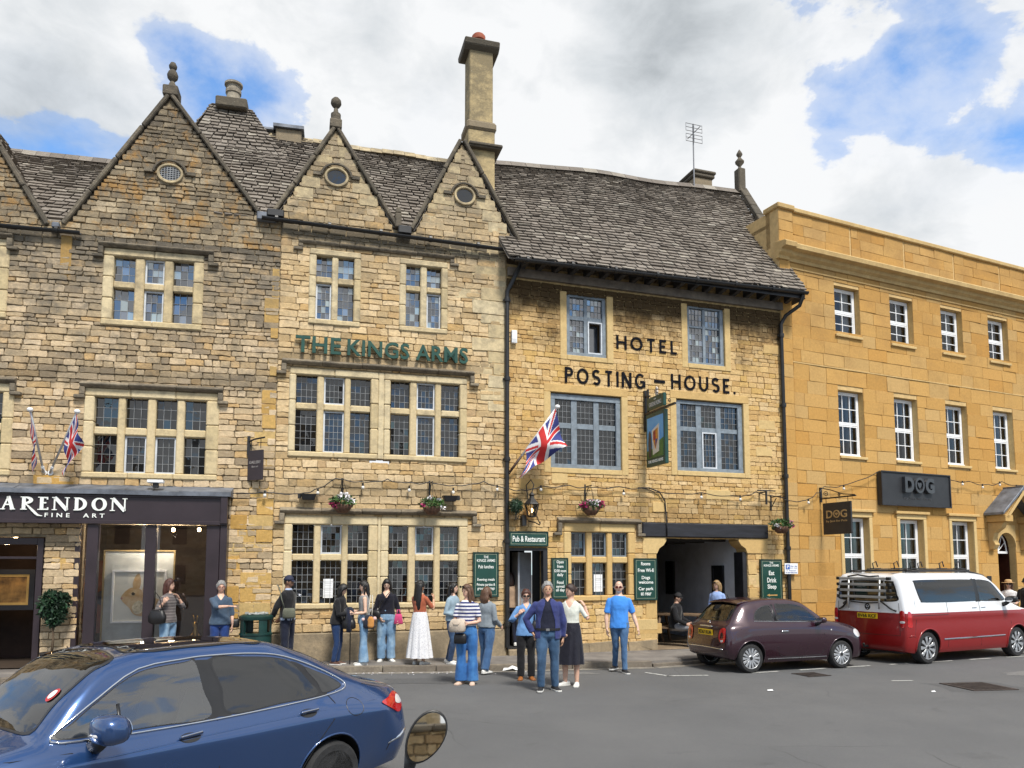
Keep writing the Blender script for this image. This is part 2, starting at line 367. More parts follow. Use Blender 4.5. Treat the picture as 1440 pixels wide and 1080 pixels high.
def stones(mb, xr, z0, z1, h, w0, w1, holes, prot=.02, jit=.007, gap=.012, mi=0, fixed=False, rr=.014, yb=.012):
    z = z0
    while z < z1-.03:
        hh = h if fixed else h*random.uniform(.68, 1.4)
        zt = min(z+hh, z1)
        if z1-zt < h*.4: zt = z1
        zm = (z+zt)/2
        ints = list(xr(zm))
        for q in holes:
            if min(zt, q[3])-max(z, q[2]) > .5*(zt-z):
                new = []
                for a, b in ints:
                    if q[1] <= a or q[0] >= b: new.append((a, b)); continue
                    if q[0]-a > .03: new.append((a, q[0]))
                    if b-q[1] > .03: new.append((q[1], b))
                ints = new
        m = mi(zm) if callable(mi) else mi
        for a, b in ints:
            x = a
            first = True
            while x < b-.02:
                w = random.uniform(w0, w1)*(.9 if hh < h else 1.05)
                if first and fixed: w *= random.uniform(.4, 1)
                first = False
                if b-x-w < w0*.6: w = b-x
                if w > w1*1.5: w /= 2
                one_stone(mb, x+gap/2, x+w-gap/2, z+gap/2, zt-gap/2, prot, jit, m, yb, rr)
                x += w
        z = zt
def tri(ax, az, lx, lz, rx, rz):     # width of a gable at a height
    def f(z):
        a = lx+(ax-lx)*max(0, (z-lz))/(az-lz) if z > lz else lx
        b = rx+(ax-rx)*max(0, (z-rz))/(az-rz) if z > rz else rx
        return (a, b) if b-a > .05 else None
    return f
def slates(mb, BL, BR, TR, TL, rows, w=.3, bend=None, mi=0, lo=1.35, hi=.6, edge=.0):
    """courses of stone slates on a four-cornered roof plane, large at the eaves and small at the ridge"""
    BL, BR, TR, TL = map(Vector, (BL, BR, TR, TL))
    def P(u, v):
        p = (BL*(1-u)+BR*u)*(1-v)+(TL*(1-u)+TR*u)*v
        return p+Vector(bend(u, v)) if bend else p
    n0 = (BR-BL).cross(TL-BL)
    if n0.length < 1e-6: n0 = (TR-TL).cross(TL-BL)
    n0.normalize()
    if n0.z < 0: n0 = -n0
    hs = [lo+(hi-lo)*i/(rows-1) for i in range(rows)]; T = sum(hs); v = 0
    for i, hgt in enumerate(hs):
        dv = hgt/T; v0, v1 = v, min(1.0, v+dv*1.25); v += dv
        width = (P(1, v0)-P(0, v0)).length
        if width < .08: continue
        u = -random.uniform(0, .5)*w/width
        while u < 1:
            ww = w*random.uniform(.6, 1.35)*(.75+.35*hgt)/width
            a, b = max(u, 0), min(u+ww, 1); u += ww
            if (b-a)*width < .03: continue
            g = .006/width; a += g; b -= g
            dz = [random.uniform(-.006, .012) for _ in range(4)]; th = random.uniform(.022, .042); sag = random.uniform(-.12, .16)*dv; sk = random.uniform(-.09, .09)*dv
            p0, p1 = P(a, v0+sag+sk), P(b, v0+sag-sk); p2, p3 = P(b, v1), P(a, v1)
            up0, up1 = p0+n0*(th+.014+dz[0]), p1+n0*(th+.014+dz[1]); up2, up3 = p2+n0*.006, p3+n0*.006
            c = (up1-up0)*.10
            k = [up0+c*random.random(), up1-c*random.random(), up2, up3]
            lowr = [p-n0*th for p in k[:2]]
            mb.add(k+lowr, [(0, 1, 2, 3), (4, 5, 1, 0), (4, 0, 3), (5, 2, 1)], mi)
    g = 10; k = len(mb.V)
    mb.add([tuple(P(i/g, j/g)-n0*.035) for j in range(g+1) for i in range(g+1)], [(j*(g+1)+i, j*(g+1)+i+1, (j+1)*(g+1)+i+1, (j+1)*(g+1)+i) for j in range(g) for i in range(g)], mi)
def coping(mb, foot, apex, y0=-.09, y1=.28, t=.085, mi=0, over=.0):
    (a, b), (c, d) = foot, apex
    L_ = math.hypot(c-a, d-b); dx, dz = (c-a)/L_, (d-b)/L_; nx, nz = (-dz, dx) if dx > 0 else (dz, -dx)
    n = max(3, int(L_/.75)); s = 0
    for i in range(n):
        e = L_*(i+1)/n
        o = random.uniform(-.008, .008)
        mb.pxz([(a+dx*(s+.004)+nx*o, b+dz*(s+.004)+nz*o), (a+dx*(e-.004)+nx*o, b+dz*(e-.004)+nz*o), (a+dx*(e-.004)+nx*(t+o), b+dz*(e-.004)+nz*(t+o)), (a+dx*(s+.004)+nx*(t+o), b+dz*(s+.004)+nz*(t+o))], y0+o, y1, mi)
        s = e
def hood_mould(x0, x1, z, root, drops=.16, t=.12, proj=.15):
    mb = MB(); prof = [(.02, z), (-proj*.55, z), (-proj, z+.05), (-proj, z+.075), (.02, z+t+.03)]
    n = max(2, int((x1-x0)/.8)); xs = [x0+(x1-x0)*i/n for i in range(n+1)]
    for a, b in zip(xs, xs[1:]):
        dz = random.uniform(-.006, .006); mb.pyz([(p, q+dz) for p, q in prof], a+.002, b-.002)
    if drops:
        for s, xe in ((1, x0), (-1, x1)):
            mb.box(min(xe, xe+s*.10), max(xe, xe+s*.10), -proj*.8, .02, z-drops, z-.002)
            mb.box(min(xe+s*.10, xe-s*.10), max(xe+s*.10, xe-s*.10), -proj*.8, .02, z-drops-.07, z-drops-.002)
    return mb.build('hood_mould', S_DARK, root, bevel=.015)
def quarries(gl, ld, x0, x1, z0, z1, nc, nr, y, tilt=.012, bar=.0075):
    bx, bz = random.gauss(0, tilt*1.3), random.gauss(0, tilt*1.3)
    for i in range(nc):
        for j in range(nr):
            a, b = x0+(x1-x0)*i/nc, x0+(x1-x0)*(i+1)/nc; c, e = z0+(z1-z0)*j/nr, z0+(z1-z0)*(j+1)/nr
            tx, tz = bx+random.gauss(0, tilt), bz+random.gauss(0, tilt); hx, hz = (b-a)/2, (e-c)/2
            gl.add([(a, y-tx*hx-tz*hz, c), (b, y+tx*hx-tz*hz, c), (b, y+tx*hx+tz*hz, e), (a, y-tx*hx+tz*hz, e)], [(0, 1, 2, 3)])
    for i in range(1, nc):
        x = x0+(x1-x0)*i/nc; ld.box(x-bar/2, x+bar/2, y-.014, y+.01, z0, z1)
    for j in range(1, nr):
        z = z0+(z1-z0)*j/nr; ld.box(x0, x1, y-.012, y+.008, z-bar/2, z+bar/2)
def ring(mb, x0, x1, z0, z1, w, y0, y1, mi=0):
    mb.box(x0, x0+w, y0, y1, z0, z1, mi); mb.box(x1-w, x1, y0, y1, z0, z1, mi)
    mb.box(x0+w, x1-w, y0, y1, z0, z0+w, mi); mb.box(x0+w, x1-w, y0, y1, z1-w, z1, mi)
def mullioned(root, xs, zs, m=(.15, .15, .14, .15), grid=(3, 5, 4), case=(), dress=None, frame=None, glass=None, y0=-.045, name='window', bev=.022, hole=True, open_=(), tilt=.022, deep=.11):
    """stone (or timber) cross-mullioned window: surround with mullions and transoms > casements, glass, lead"""
    dress = dress or S_DRESS; glass = glass or GLASS
    L_, R_, B_, T_ = m; X0, X1 = xs[0][0]-L_, xs[-1][1]+R_; zs = sorted(zs); Z0, Z1 = zs[0][0]-B_, zs[-1][1]+T_
    mb = MB(); yb = .2
    for (a, b) in ((X0, xs[0][0]), (xs[-1][1], X1)):
        n = 3 if dress in (S_DRESS, S_DRESSO) else 1
        for k in range(n):
            c, e = zs[0][0]+(zs[-1][1]-zs[0][0])*k/n, zs[0][0]+(zs[-1][1]-zs[0][0])*(k+1)/n
            o = random.uniform(-.004, .004); mb.box(a, b, y0+o, yb, c+.001, e-.001)
    nx = max(1, int((X1-X0)/.8)) if dress in (S_DRESS, S_DRESSO) else 1
    for k in range(nx):
        a, b = X0+(X1-X0)*k/nx, X0+(X1-X0)*(k+1)/nx; o = random.uniform(-.004, .004)
        mb.box(a+.001, b-.001, y0+o, yb, zs[-1][1], Z1); mb.box(a+.001, b-.001, y0-.012+o, yb, Z0, zs[0][0])
    for (a, b), (c, d) in zip(xs, xs[1:]): mb.box(b, c, y0+.035, yb, zs[0][0], zs[-1][1])
    for (a, b), (c, d) in zip(zs, zs[1:]):
        for (p, q) in xs: mb.box(p, q, y0+.04, yb, b, c)
    o = mb.build(name, dress, root, bevel=bev)
    gl, ld, cs = MB(), MB(), MB()
    for j, (c, e) in enumerate(zs):
        for i, (a, b) in enumerate(xs):
            if (i, j) in case:
                ring(cs, a+.003, b-.003, c+.003, e-.003, .032, deep-.05, deep+.02); k = .035
            else: k = .0
            if (i, j) in open_:
                gl.box(a+k, b-k, deep+.16, deep+.17, c+k, e-k); continue
            quarries(gl, ld, a+k, b-k, c+k, e-k, grid[0], grid[1] if j == 0 else grid[2], deep, tilt)
    gl.build('glass', glass, o); ld.build('lead_lattice', CAME, o)
    if cs.V: cs.build('casement', CASE if frame is None else frame, o)
    return (X0+.02, X1-.02, Z0+.02, Z1-.02)
def oval(root, cx, cz, rx, rz, lead=True, hood=True, glass=None):
    mb = MB(); n = 28
    def ell(a, k, y): return (cx+math.cos(a)*(rx+k), y, cz+math.sin(a)*(rz+k))
    A = [2*math.pi*i/n for i in range(n)]
    mb.loft([[ell(a, 0, .0) for a in A], [ell(a, 0, -.05) for a in A], [ell(a, .02, -.075) for a in A], [ell(a, .055, -.075) for a in A], [ell(a, .07, .02) for a in A]], cap=False)
    o = mb.build('oval_window', S_DRESS, root, angle=40)
    g = MB(); g.add([ell(a, 0, -.032) for a in A], [tuple(range(n))]); g.build('glass', GLASS if glass is None else glass, o)
    if lead:
        l = MB()
        for k in range(-3, 4):
            t = k/3.6; hz = rz*math.sqrt(1-t*t); l.box(cx+t*rx-.006, cx+t*rx+.006, -.05, -.034, cz-hz, cz+hz); hx = rx*math.sqrt(1-t*t); l.box(cx-hx, cx+hx, -.048, -.033, cz+t*rz-.006, cz+t*rz+.006)
        l.build('lead_lattice', CAME, o)
    if hood:
        h = MB(); h.tube([ell(a, .12, -.07) for a in [math.pi*(.02+.96*i/16) for i in range(17)]], .03, 6)
        h.box(cx-rx-.30, cx-rx-.12, -.08, .0, cz-.01, cz+.06); h.box(cx+rx+.12, cx+rx+.30, -.08, .0, cz-.01, cz+.06)
        h.build('hood_mould', S_DARK, o, angle=50)
def finial(root, prof, x, y, z, m):
    mb = MB(); mb.lathe([(r*.84, h) for r, h in prof], (x, y, z), 14); return mb.build('finial', m, root, angle=50)
def gutter(root, x0, x1, y, z0, z1, r=.062, hop=1.1):
    mb = MB(); n = 14
    for k in range(2):
        rr = r if k == 0 else r-.012
    ring_ = [(math.cos(math.pi*(1+i/8))*r, math.sin(math.pi*(1+i/8))*r) for i in range(9)]+[(r-.012, 0)]+[(math.cos(math.pi*(2-i/8))*(r-.012), math.sin(math.pi*(2-i/8))*(r-.012)) for i in range(9)]
    mb.loft([[(x0, y+a, z0+b) for a, b in ring_], [(x1, y+a, z1+b) for a, b in ring_]])
    k = x0+.3
    while k < x1:
        z = z0+(z1-z0)*(k-x0)/(x1-x0); mb.lathe([(r+.012, -.03), (r+.012, .03)], (k, y, z), 12, axis='x'); k += hop
    return mb.build('gutter', IRON, root, fixn=True)
def downpipe(root, path, r=.045):
    mb = MB(); mb.tube(path, r, 10)
    for (a, b) in zip(path, path[1:]):
        if abs(a[2]-b[2]) > 1.2:
            z = min(a[2], b[2])+.5
            while z < max(a[2], b[2]):
                t = (z-a[2])/(b[2]-a[2]); mb.lathe([(r+.018, -.05), (r+.022, 0), (r+.018, .05)], (a[0]+(b[0]-a[0])*t, a[1], z), 10); mb.box(a[0]-.09, a[0]+.09, a[1]+.02, a[1]+.05, z-.02, z+.02); z += 1.85
    return mb.build('downpipe', IRON, root, angle=40)

# ------------------------------------------------------------------ the ground
KERB = [(-14, 12.6), (-9, 13.75), (-6.5, 14.45), (-3.6, 15.34), (-.47, 15.64), (2.9, 16.25), (4.3, 16.95), (8.1, 18.65), (13, 21.0), (26, 27.3)]
def asphalt():
    m, nt, b = newmat('asphalt'); t = NT(nt)
    c = t.ramp(t.noise(.55, 7, .62), [(.32, (.095, .097, .100)), (.55, (.120, .121, .123)), (.75, (.142, .143, .142))])
    c = t.mix(t.rng(t.noise(260, 2, .5), .35, .7), c, (.068, .069, .071))
    c = t.mix(t.math('MULTIPLY', t.rng(t.noise(310, 2, .5), .63, .70), .6), c, (.29, .285, .275))
    v = t.n('ShaderNodeTexVoronoi'); v.feature = 'DISTANCE_TO_EDGE'; v.inputs['Scale'].default_value = .42; w_ = t.n('ShaderNodeMix', data_type='RGBA'); w_.inputs[0].default_value = .12; t.l(t.obj(), w_.inputs[6]); nz = t.n('ShaderNodeTexNoise'); nz.inputs['Scale'].default_value = 2.2; nz.inputs['Detail'].default_value = 8; t.l(t.obj(), nz.inputs['Vector']); t.l(nz.outputs['Color'], w_.inputs[7]); t.l(w_.outputs[2], v.inputs['Vector'])
    c = t.mix(t.math('MULTIPLY', t.math('LESS_THAN', v.outputs['Distance'], .0016), t.rng(t.noise(.35, 3, .5), .5, .62), True), c, (.05, .05, .05))
    c = t.mix(t.math('MULTIPLY', t.rng(t.noise(.9, 4, .6, (1, 1.8, 1), .8), .62, .72), .5), c, (.055, .055, .056))
    c = t.mix(t.math('MULTIPLY', t.rng(t.noise(1.6, 6, .7, (1, 2.4, 1), .6), .60, .70), .45), c, (.07, .07, .071))
    t.l(c, b.inputs['Base Color']); b.inputs['Roughness'].default_value = .82
    t.bump(t.noise(240, 3, .6), .5, .006, b); return m
ASPH = asphalt()
PAVE = mat('tarmac_pavement', (.17, .155, .14), .9, var=.3, vs=2.2, bump=.4, bs=170, c2=(.115, .105, .10))
KERBM = stone('kerb_stone', [(0, (.20, .175, .14)), (1, (.29, .25, .19))], (.12, .10, .085), (-2, 1), .7, 3, None, 0, .2, .4)
mb = MB()                                        # the square falls gently towards the viewer
for (y0, z0), (y1, z1) in zip(((-200, -.15), (8, -.15), (9, -.135), (11.8, -.015), (12.8, 0)), ((8, -.15), (9, -.135), (11.8, -.015), (12.8, 0), (260, 0))): mb.quad((-220, y0, z0), (240, y0, z0), (240, y1, z1), (-220, y1, z1))
tag(mb.build('road', ASPH), kind='structure')
mb = MB(); far = [(26, 60), (-14, 60)]
mb.pxy([(x, y) for x, y in KERB]+far, -.05, .12)
tag(mb.build('pavement', PAVE), kind='structure')
mb = MB()
for (a, b) in zip(KERB, KERB[1:]):
    a, b = Vector(a), Vector(b); L_ = (b-a).length; d = (b-a)/L_; n = Vector((d.y, -d.x)); k = max(1, round(L_/.9))
    for i in range(k):
        s, e = a+d*(L_*i/k+.006), a+d*(L_*(i+1)/k-.006); o = random.uniform(-.004, .004); top = .124+o
        if 2.9 < (s.x+e.x)/2 < 5.6: top = .07+o
        mb.pxy([tuple(s+n*(.075+o)), tuple(e+n*(.075+o)), tuple(e-n*.06), tuple(s-n*.06)], -.02, top)
tag(mb.build('kerb', KERBM, bevel=.014, seg=2), kind='structure')
# pale worn channel along the kerb, bay markings and the patched strip
LINE = stone('worn_road_paint', [(0, (.52, .52, .49)), (1, (.60, .60, .57))], (.12, .12, .12), (-1.0, 1.0), .62, 9, None, 0, 0, .1)
CHAN = mat('kerb_channel', (.24, .215, .175), .9, var=.25, vs=4, bump=.3, bs=150, c2=(.13, .12, .11))
mb = MB()
for (a, b) in zip(KERB[:7], KERB[1:7]):
    a, b = Vector(a), Vector(b); d = (b-a).normalized(); n = Vector((d.y, -d.x))
    mb.quad((*(a+n*.085), .004), (*(a+n*.30), .004), (*(b+n*.30), .004), (*(b+n*.085), .004))
tag(mb.build('channel_strip', CHAN), kind='structure')
mb = MB()
def dash(x0, y0, x1, y1, w=.075):
    a, b = Vector((x0, y0)), Vector((x1, y1)); d = (b-a).normalized(); n = Vector((-d.y, d.x))*w/2
    mb.quad((*(a-n), .006), (*(b-n), .006), (*(b+n), .006), (*(a+n), .006))
dash(2.62, 15.32, 3.0, 14.80); dash(2.9, 14.84, 3.75, 14.92)
for i in range(9):
    if i == 0: continue
    x = 3.55+i*1.12; y = 14.80+(i*1.12)*.40
    dash(x, y, x+.62, y+.25)
dash(6.9, 14.2, 7.3, 14.22, .06)
tag(mb.build('bay_markings', LINE), kind='structure')

PATCH = mat('tarmac_patch', (.085, .086, .088), .85, var=.25, vs=30, bump=.4, bs=200); PATCHL = mat('worn_patch', (.155, .153, .150), .85, var=.25, vs=20, bump=.4, bs=200)
mb = MB()
def blot(cx, cy, rx, ry, a, seed, z=.004):
    rnd = random.Random(seed); n = 18; pts = []
    for i in range(n): q = 2*math.pi*i/n; k = rnd.uniform(.8, 1.15); x, y = math.copysign(abs(math.cos(q))**.5, math.cos(q))*rx*k, math.copysign(abs(math.sin(q))**.5, math.sin(q))*ry*k; pts.append((cx+x*math.cos(a)-y*math.sin(a), cy+x*math.sin(a)+y*math.cos(a), z))
    mb.add(pts, [tuple(range(n))])
blot(-1.6, 14.2, .8, .35, .1, 1); blot(8.05, 13.5, .75, .62, .15, 3, .0015)
tag(mb.build('road_patch', PATCH), kind='structure')
mb = MB(); blot(.8, 15.2, .9, .2, .1, 4); blot(11, 15.6, 1.6, .3, .42, 6)
tag(mb.build('worn_road_patch', PATCHL), kind='structure')
# ------------------------------------------------------------------ gallery house (left)
def shop_house():
    r = thing('stone_house', 'grey lichened rubble stone house with big gables above the dark fine art gallery shopfront', 'building', (-4.96, 15.94, 0), R(12.78))
    H = []
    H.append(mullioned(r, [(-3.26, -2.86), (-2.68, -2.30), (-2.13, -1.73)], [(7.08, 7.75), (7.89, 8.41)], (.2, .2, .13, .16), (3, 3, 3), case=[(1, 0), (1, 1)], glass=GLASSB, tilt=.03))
    H.append(mullioned(r, [(-3.49, -3.06), (-2.92, -2.51), (-2.35, -1.95), (-1.80, -1.38)], [(3.95, 4.71), (4.87, 5.48)], (.19, .25, .12, .17), (3, 4, 3), case=[(1, 0), (2, 0)]))
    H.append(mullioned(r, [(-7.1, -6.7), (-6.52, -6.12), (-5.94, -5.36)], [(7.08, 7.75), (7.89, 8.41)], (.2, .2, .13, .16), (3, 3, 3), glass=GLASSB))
    H.append(mullioned(r, [(-6.85, -6.42), (-6.28, -5.85), (-5.68, -5.13)], [(3.95, 4.71), (4.87, 5.48)], (.19, .2, .12, .17), (4, 4, 3)))
    hood_mould(-3.55, -1.34, 8.57, r); hood_mould(-3.76, -1.06, 5.65, r); hood_mould(-7.3, -5.1, 8.57, r); hood_mould(-7.1, -4.9, 5.65, r)
    H += [(-5.9, -4.26, .12, 2.65), (-3.62, -.98, .35, 2.92)]
    g1 = tri(-2.32, 11.97, -4.14, 9.0, -.56, 9.65); g2 = tri(-6.4, 11.9, -8.2, 9.0, -4.61, 9.0)
    def xr(z):
        if z < 9.02: return [(-9, 0)]
        out = [g for g in (g2(z), g1(z)) if g]
        if z < 9.62 and out: out[-1] = (out[-1][0], 0)
        return out
    sm = MB(); stones(sm, xr, .12, 11.75, .112, .14, .40, H, mi=lambda z: 1 if z > 8.75 else 0, prot=.028, jit=.010, gap=.013)
    w = MB(); wall(w, -9, 0, .1, 9.02, H); w.pxz([(-4.14, 9.02), (0, 9.02), (0, 9.62), (-.56, 9.62), (-2.32, 11.93)], .012, .3); w.pxz([(-8.2, 9.02), (-4.61, 9.02), (-6.4, 11.86)], .012, .3)
    w.quad((-9, .012, .1), (-9, 6, .1), (-9, 6, 9), (-9, .012, 9))
    wo = w.build('wall', MORTARD, r); sm.build('stonework', [S_SHOP, S_SHOPG], wo)
    q = MB()                                     # ochre quoins down the right edge
    z = .5
    while z < 8.3:
        h = random.uniform(.22, .36); wd = random.choice((.28, .34, .5, .62)) if z < 5.2 else random.choice((.16, .2, .3))
        if random.random() < (.86 if z < 5.5 else .7): one_stone(q, -wd-.0, -.01, z, z+h-.012, .030, .005, 0)
        if z < 3.0 and random.random() < .6: one_stone(q, -wd-.5*random.uniform(.5, .9), -wd-.015, z, z+h-.012, .028, .006, 0)
        z += h
    one_stone(q, -4.2, -3.8, 3.55, 3.75, .03, .005, 0); one_stone(q, -4.12, -3.86, 2.02, 2.25, .03, .005, 0); one_stone(q, -4.52, -4.05, 3.66, 3.86, .028, .01, 0); one_stone(q, -4.25, -4.05, 7.9, 8.75, .03, .01, 0)
    q.build('quoins', S_QUOIN, wo)
    cp = MB(); coping(cp, (-8.3, 8.9), (-6.4, 11.95)); coping(cp, (-4.55, 8.9), (-6.4, 11.95)); cp.build('gable_coping', S_DARK, r, bevel=.02)
    cp = MB(); coping(cp, (-4.2, 8.95), (-2.32, 11.97)); coping(cp, (-.5, 9.6), (-2.32, 11.97)); cp.box(-2.47, -2.17, -.1, .3, 11.98, 12.2)
    cp.build('gable_coping', S_DARK, r, bevel=.02)
    finial(r, [(.10, 0), (.10, .1), (.07, .16), (.05, .2), (.12, .27), (.135, .34), (.10, .42), (.06, .46), (.09, .5), (.10, .55), (.06, .62), (.0, .64)], -2.32, .1, 12.18, S_DARK)
    oval(r, -2.26, 10.27, .2, .155)
    rf = MB()
    slates(rf, (-9, .06, 8.9), (-1.2, .06, 8.9), (-1.2, 2.5, 11.62), (-9, 2.5, 11.72), 26, .24, bend=lambda u, v: (0, 0, .05*math.sin(u*9)*v))
    slates(rf, (-4.18, -.02, 8.98), (-4.18, .4, 8.98), (-2.32, 2.9, 12.0), (-2.32, -.02, 12.0), 15, .3)
    slates(rf, (-.52, .4, 9.62), (-.52, -.02, 9.62), (-2.32, -.02, 12.0), (-2.32, 2.9, 12.0), 13, .3)
    slates(rf, (-4.57, .4, 8.95), (-4.57, -.02, 8.95), (-6.4, -.02, 11.9), (-6.4, 2.6, 11.9), 15, .3)
    slates(rf, (-3.3, .45, 9.35), (1.55, .45, 9.6), (-1.0, 2.75, 13.55), (-1.95, 2.75, 13.6), 34, .22, bend=lambda u, v: (0, 0, -.22*math.sin(v*math.pi)))
    slates(rf, (-4.6, 3.6, 9.2), (-3.3, .45, 9.35), (-1.95, 2.75, 13.6), (-2.0, 3.4, 13.6), 24, .27)
    rf.quad((-9, 2.5, 11.65), (-1.2, 2.5, 11.6), (-1.2, 6, 8), (-9, 6, 8)); rf.quad((-2, 2.9, 13.55), (-1, 2.9, 13.5), (1.5, 6.5, 9), (-4, 6.5, 9))
    ro = rf.build('roof', S_SLATE, r)
    rd = MB()
    for k in range(26): rd.pyz([(2.36, 11.56), (2.5, 11.74), (2.64, 11.56)], -9+k*.3+.004, -9+(k+1)*.3-.004)
    rd.build('ridge_tiles', S_SLATE, ro)
    c = MB(); c.box(-1.84, -1.1, 2.45, 3.2, 13.4, 13.66); c.build('stack_base', S_DARK, r, bevel=.03)
    c = MB(); c.lathe([(.17, 0), (.165, .30), (.19, .31), (.19, .40), (.165, .41), (.165, .5), (.22, .52), (.22, .57), (.13, .58), (.12, .3)], (-1.47, 2.8, 13.62), 18); c.build('chimney_pot', stone('pot_stone', [(0, (.36, .32, .25)), (1, (.42, .37, .29))], (.13, .11, .09), (13, 15), .8, 3), r, angle=40)
    c = MB(); c.box(-.40, .22, 2.5, 3.2, 12.2, 13.02); c.build('chimney_stack', S_PLINTH, r, bevel=.02)
    c = MB(); c.box(-.46, .28, 2.42, 3.26, 13.02, 13.10); c.box(-.95, -.40, 2.6, 3.0, 13.02, 13.07); c.build('lead_capping', LEAD, r)
    gutter(r, -9, -3.87, -.14, 8.83, 8.80)
    for q in ((-4.42, -4.28, -.12, .02, 8.86, 8.98), (-.5, -.1, -.16, .0, 9.42, 9.60)): c = MB(); c.box(*q); c.build('rainwater_outlet', LEAD, r, bevel=.02)
    # shopfront
    f = MB(); f.box(-8.6, -.88, -.34, .0, 2.95, 3.46); f.box(-8.6, -.86, -.37, -.342, 2.90, 2.975); f.box(-8.6, -.86, -.365, -.342, 3.43, 3.475); f.box(-.99, -.86, -.40, -.344, 2.93, 3.48)
    fo = f.build('shop_fascia', AUBER, r, bevel=.008)
    t = MB()
    clar = [('C', .36), ('L', .30), ('A', .36), ('R', .34), ('E', .27), ('N', .40), ('D', .37), ('O', .40), ('N', .40)]
    serif_word(t, clar, -5.52, -2.74, 3.155, 3.405, -.35)
    serif_tail(t)
    t.text('FINE  ART', -4.17, -3.12, 3.02, 3.10, -.348, .012, bold=.012, space=1.7)
    t.build('gallery_lettering', SIGNW, fo)
    l = MB(); n = 16
    for k in range(n):
        x0, x1 = -8.6+k*.4875, -8.6+(k+1)*.4875; x1 = min(x1, -.80); zt = random.uniform(-.015, .015); l.add([(x0, -.42, 3.475+zt*.3), (x1, -.42, 3.475+zt*.3), (x1, -.42, 3.56+zt), (x0, -.42, 3.56+zt), (x1, .0, 3.70), (x0, .0, 3.70)], [(0, 1, 2, 3), (3, 2, 4, 5)])
    l.quad((-.80, -.42, 3.475), (-.80, 0, 3.475), (-.80, 0, 3.7), (-.80, -.42, 3.56)); l.build('lead_flashing', LEAD, r)
    for (a, b, y0) in ((-3.72, -3.62, -.02), (-3.43, -3.23, -.31), (-2.38, -2.18, -.31), (-1.25, -1.0, -.31)):
        p = MB(); p.box(a, b, y0, y0+.16, .12, 2.90); k = y0 < -.1 and p.box(a-.015, b+.015, -.33, -.312, .12, .40); p.build('shop_pilaster', AUBER, r, bevel=.006)
    p = MB(); p.box(-.99, -.86, -.33, .0, .12, 2.93); p.box(-3.42, -1.0, -.29, -.20, .12, .42)
    p.build('stall_riser', AUBER, r, bevel=.006)
    g = MB(); g.box(-3.23, -2.38, -.235, -.227, .42, 2.90); g.box(-2.18, -1.25, -.235, -.227, .42, 2.90); g.quad((-3.62, .02, .3), (-3.42, -.2, .3), (-3.42, -.2, 2.9), (-3.62, .02, 2.9))
    g.build('shop_glass', SHOPGL, r)
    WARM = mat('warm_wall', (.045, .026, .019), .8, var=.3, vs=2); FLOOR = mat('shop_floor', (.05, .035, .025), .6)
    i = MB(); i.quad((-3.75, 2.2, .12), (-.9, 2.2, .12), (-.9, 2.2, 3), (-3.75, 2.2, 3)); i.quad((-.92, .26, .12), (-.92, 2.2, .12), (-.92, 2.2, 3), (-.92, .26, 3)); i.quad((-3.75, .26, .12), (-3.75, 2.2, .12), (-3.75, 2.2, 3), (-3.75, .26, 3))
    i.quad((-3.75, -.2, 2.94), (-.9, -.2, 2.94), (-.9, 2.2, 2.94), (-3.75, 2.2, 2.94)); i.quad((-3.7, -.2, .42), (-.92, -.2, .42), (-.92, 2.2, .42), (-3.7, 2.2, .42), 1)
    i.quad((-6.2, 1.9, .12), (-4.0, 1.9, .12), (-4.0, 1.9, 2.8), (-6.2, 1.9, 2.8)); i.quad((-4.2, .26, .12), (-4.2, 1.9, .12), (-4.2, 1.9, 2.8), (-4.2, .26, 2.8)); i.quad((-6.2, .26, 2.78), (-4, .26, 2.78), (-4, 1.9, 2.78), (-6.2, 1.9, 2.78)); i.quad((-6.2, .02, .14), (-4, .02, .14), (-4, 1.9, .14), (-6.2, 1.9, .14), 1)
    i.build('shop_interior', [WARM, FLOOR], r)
    d = MB(); d.box(-4.38, -4.27, -.03, .2, .12, 2.63); d.box(-5.9, -4.38, -.03, .2, 2.5, 2.63); d.box(-5.9, -4.39, .02, .06, 2.22, 2.27)
    d.build('door_frame', AUBER, r, bevel=.006)
    d = MB(); d.box(-4.46, -4.41, .2, 1.0, .16, 2.45); dd = d.build('shop_door', AUBER, r); h = MB(); h.tube([(-4.53, .5, 1.05), (-4.53, .5, 1.65)], .014, 8); h.tube([(-4.53, .5, 1.62), (-4.47, .5, 1.62)], .01, 6); h.tube([(-4.53, .5, 1.08), (-4.47, .5, 1.08)], .01, 6); h.build('handle', CASE, dd)
    SPOT = glow('spot_lamp', (1, .72, .38), 14)
    for (x, z) in ((-2.47, 2.78), (-2.0, 2.79), (-1.5, 2.8), (-4.9, 2.6)): sp = MB(); sp.lathe([(.0, 0), (.03, .01), (.035, .06), (.02, .08)], (x, .35, z), 10); sp.build('spotlight', SPOT, r)
    return r
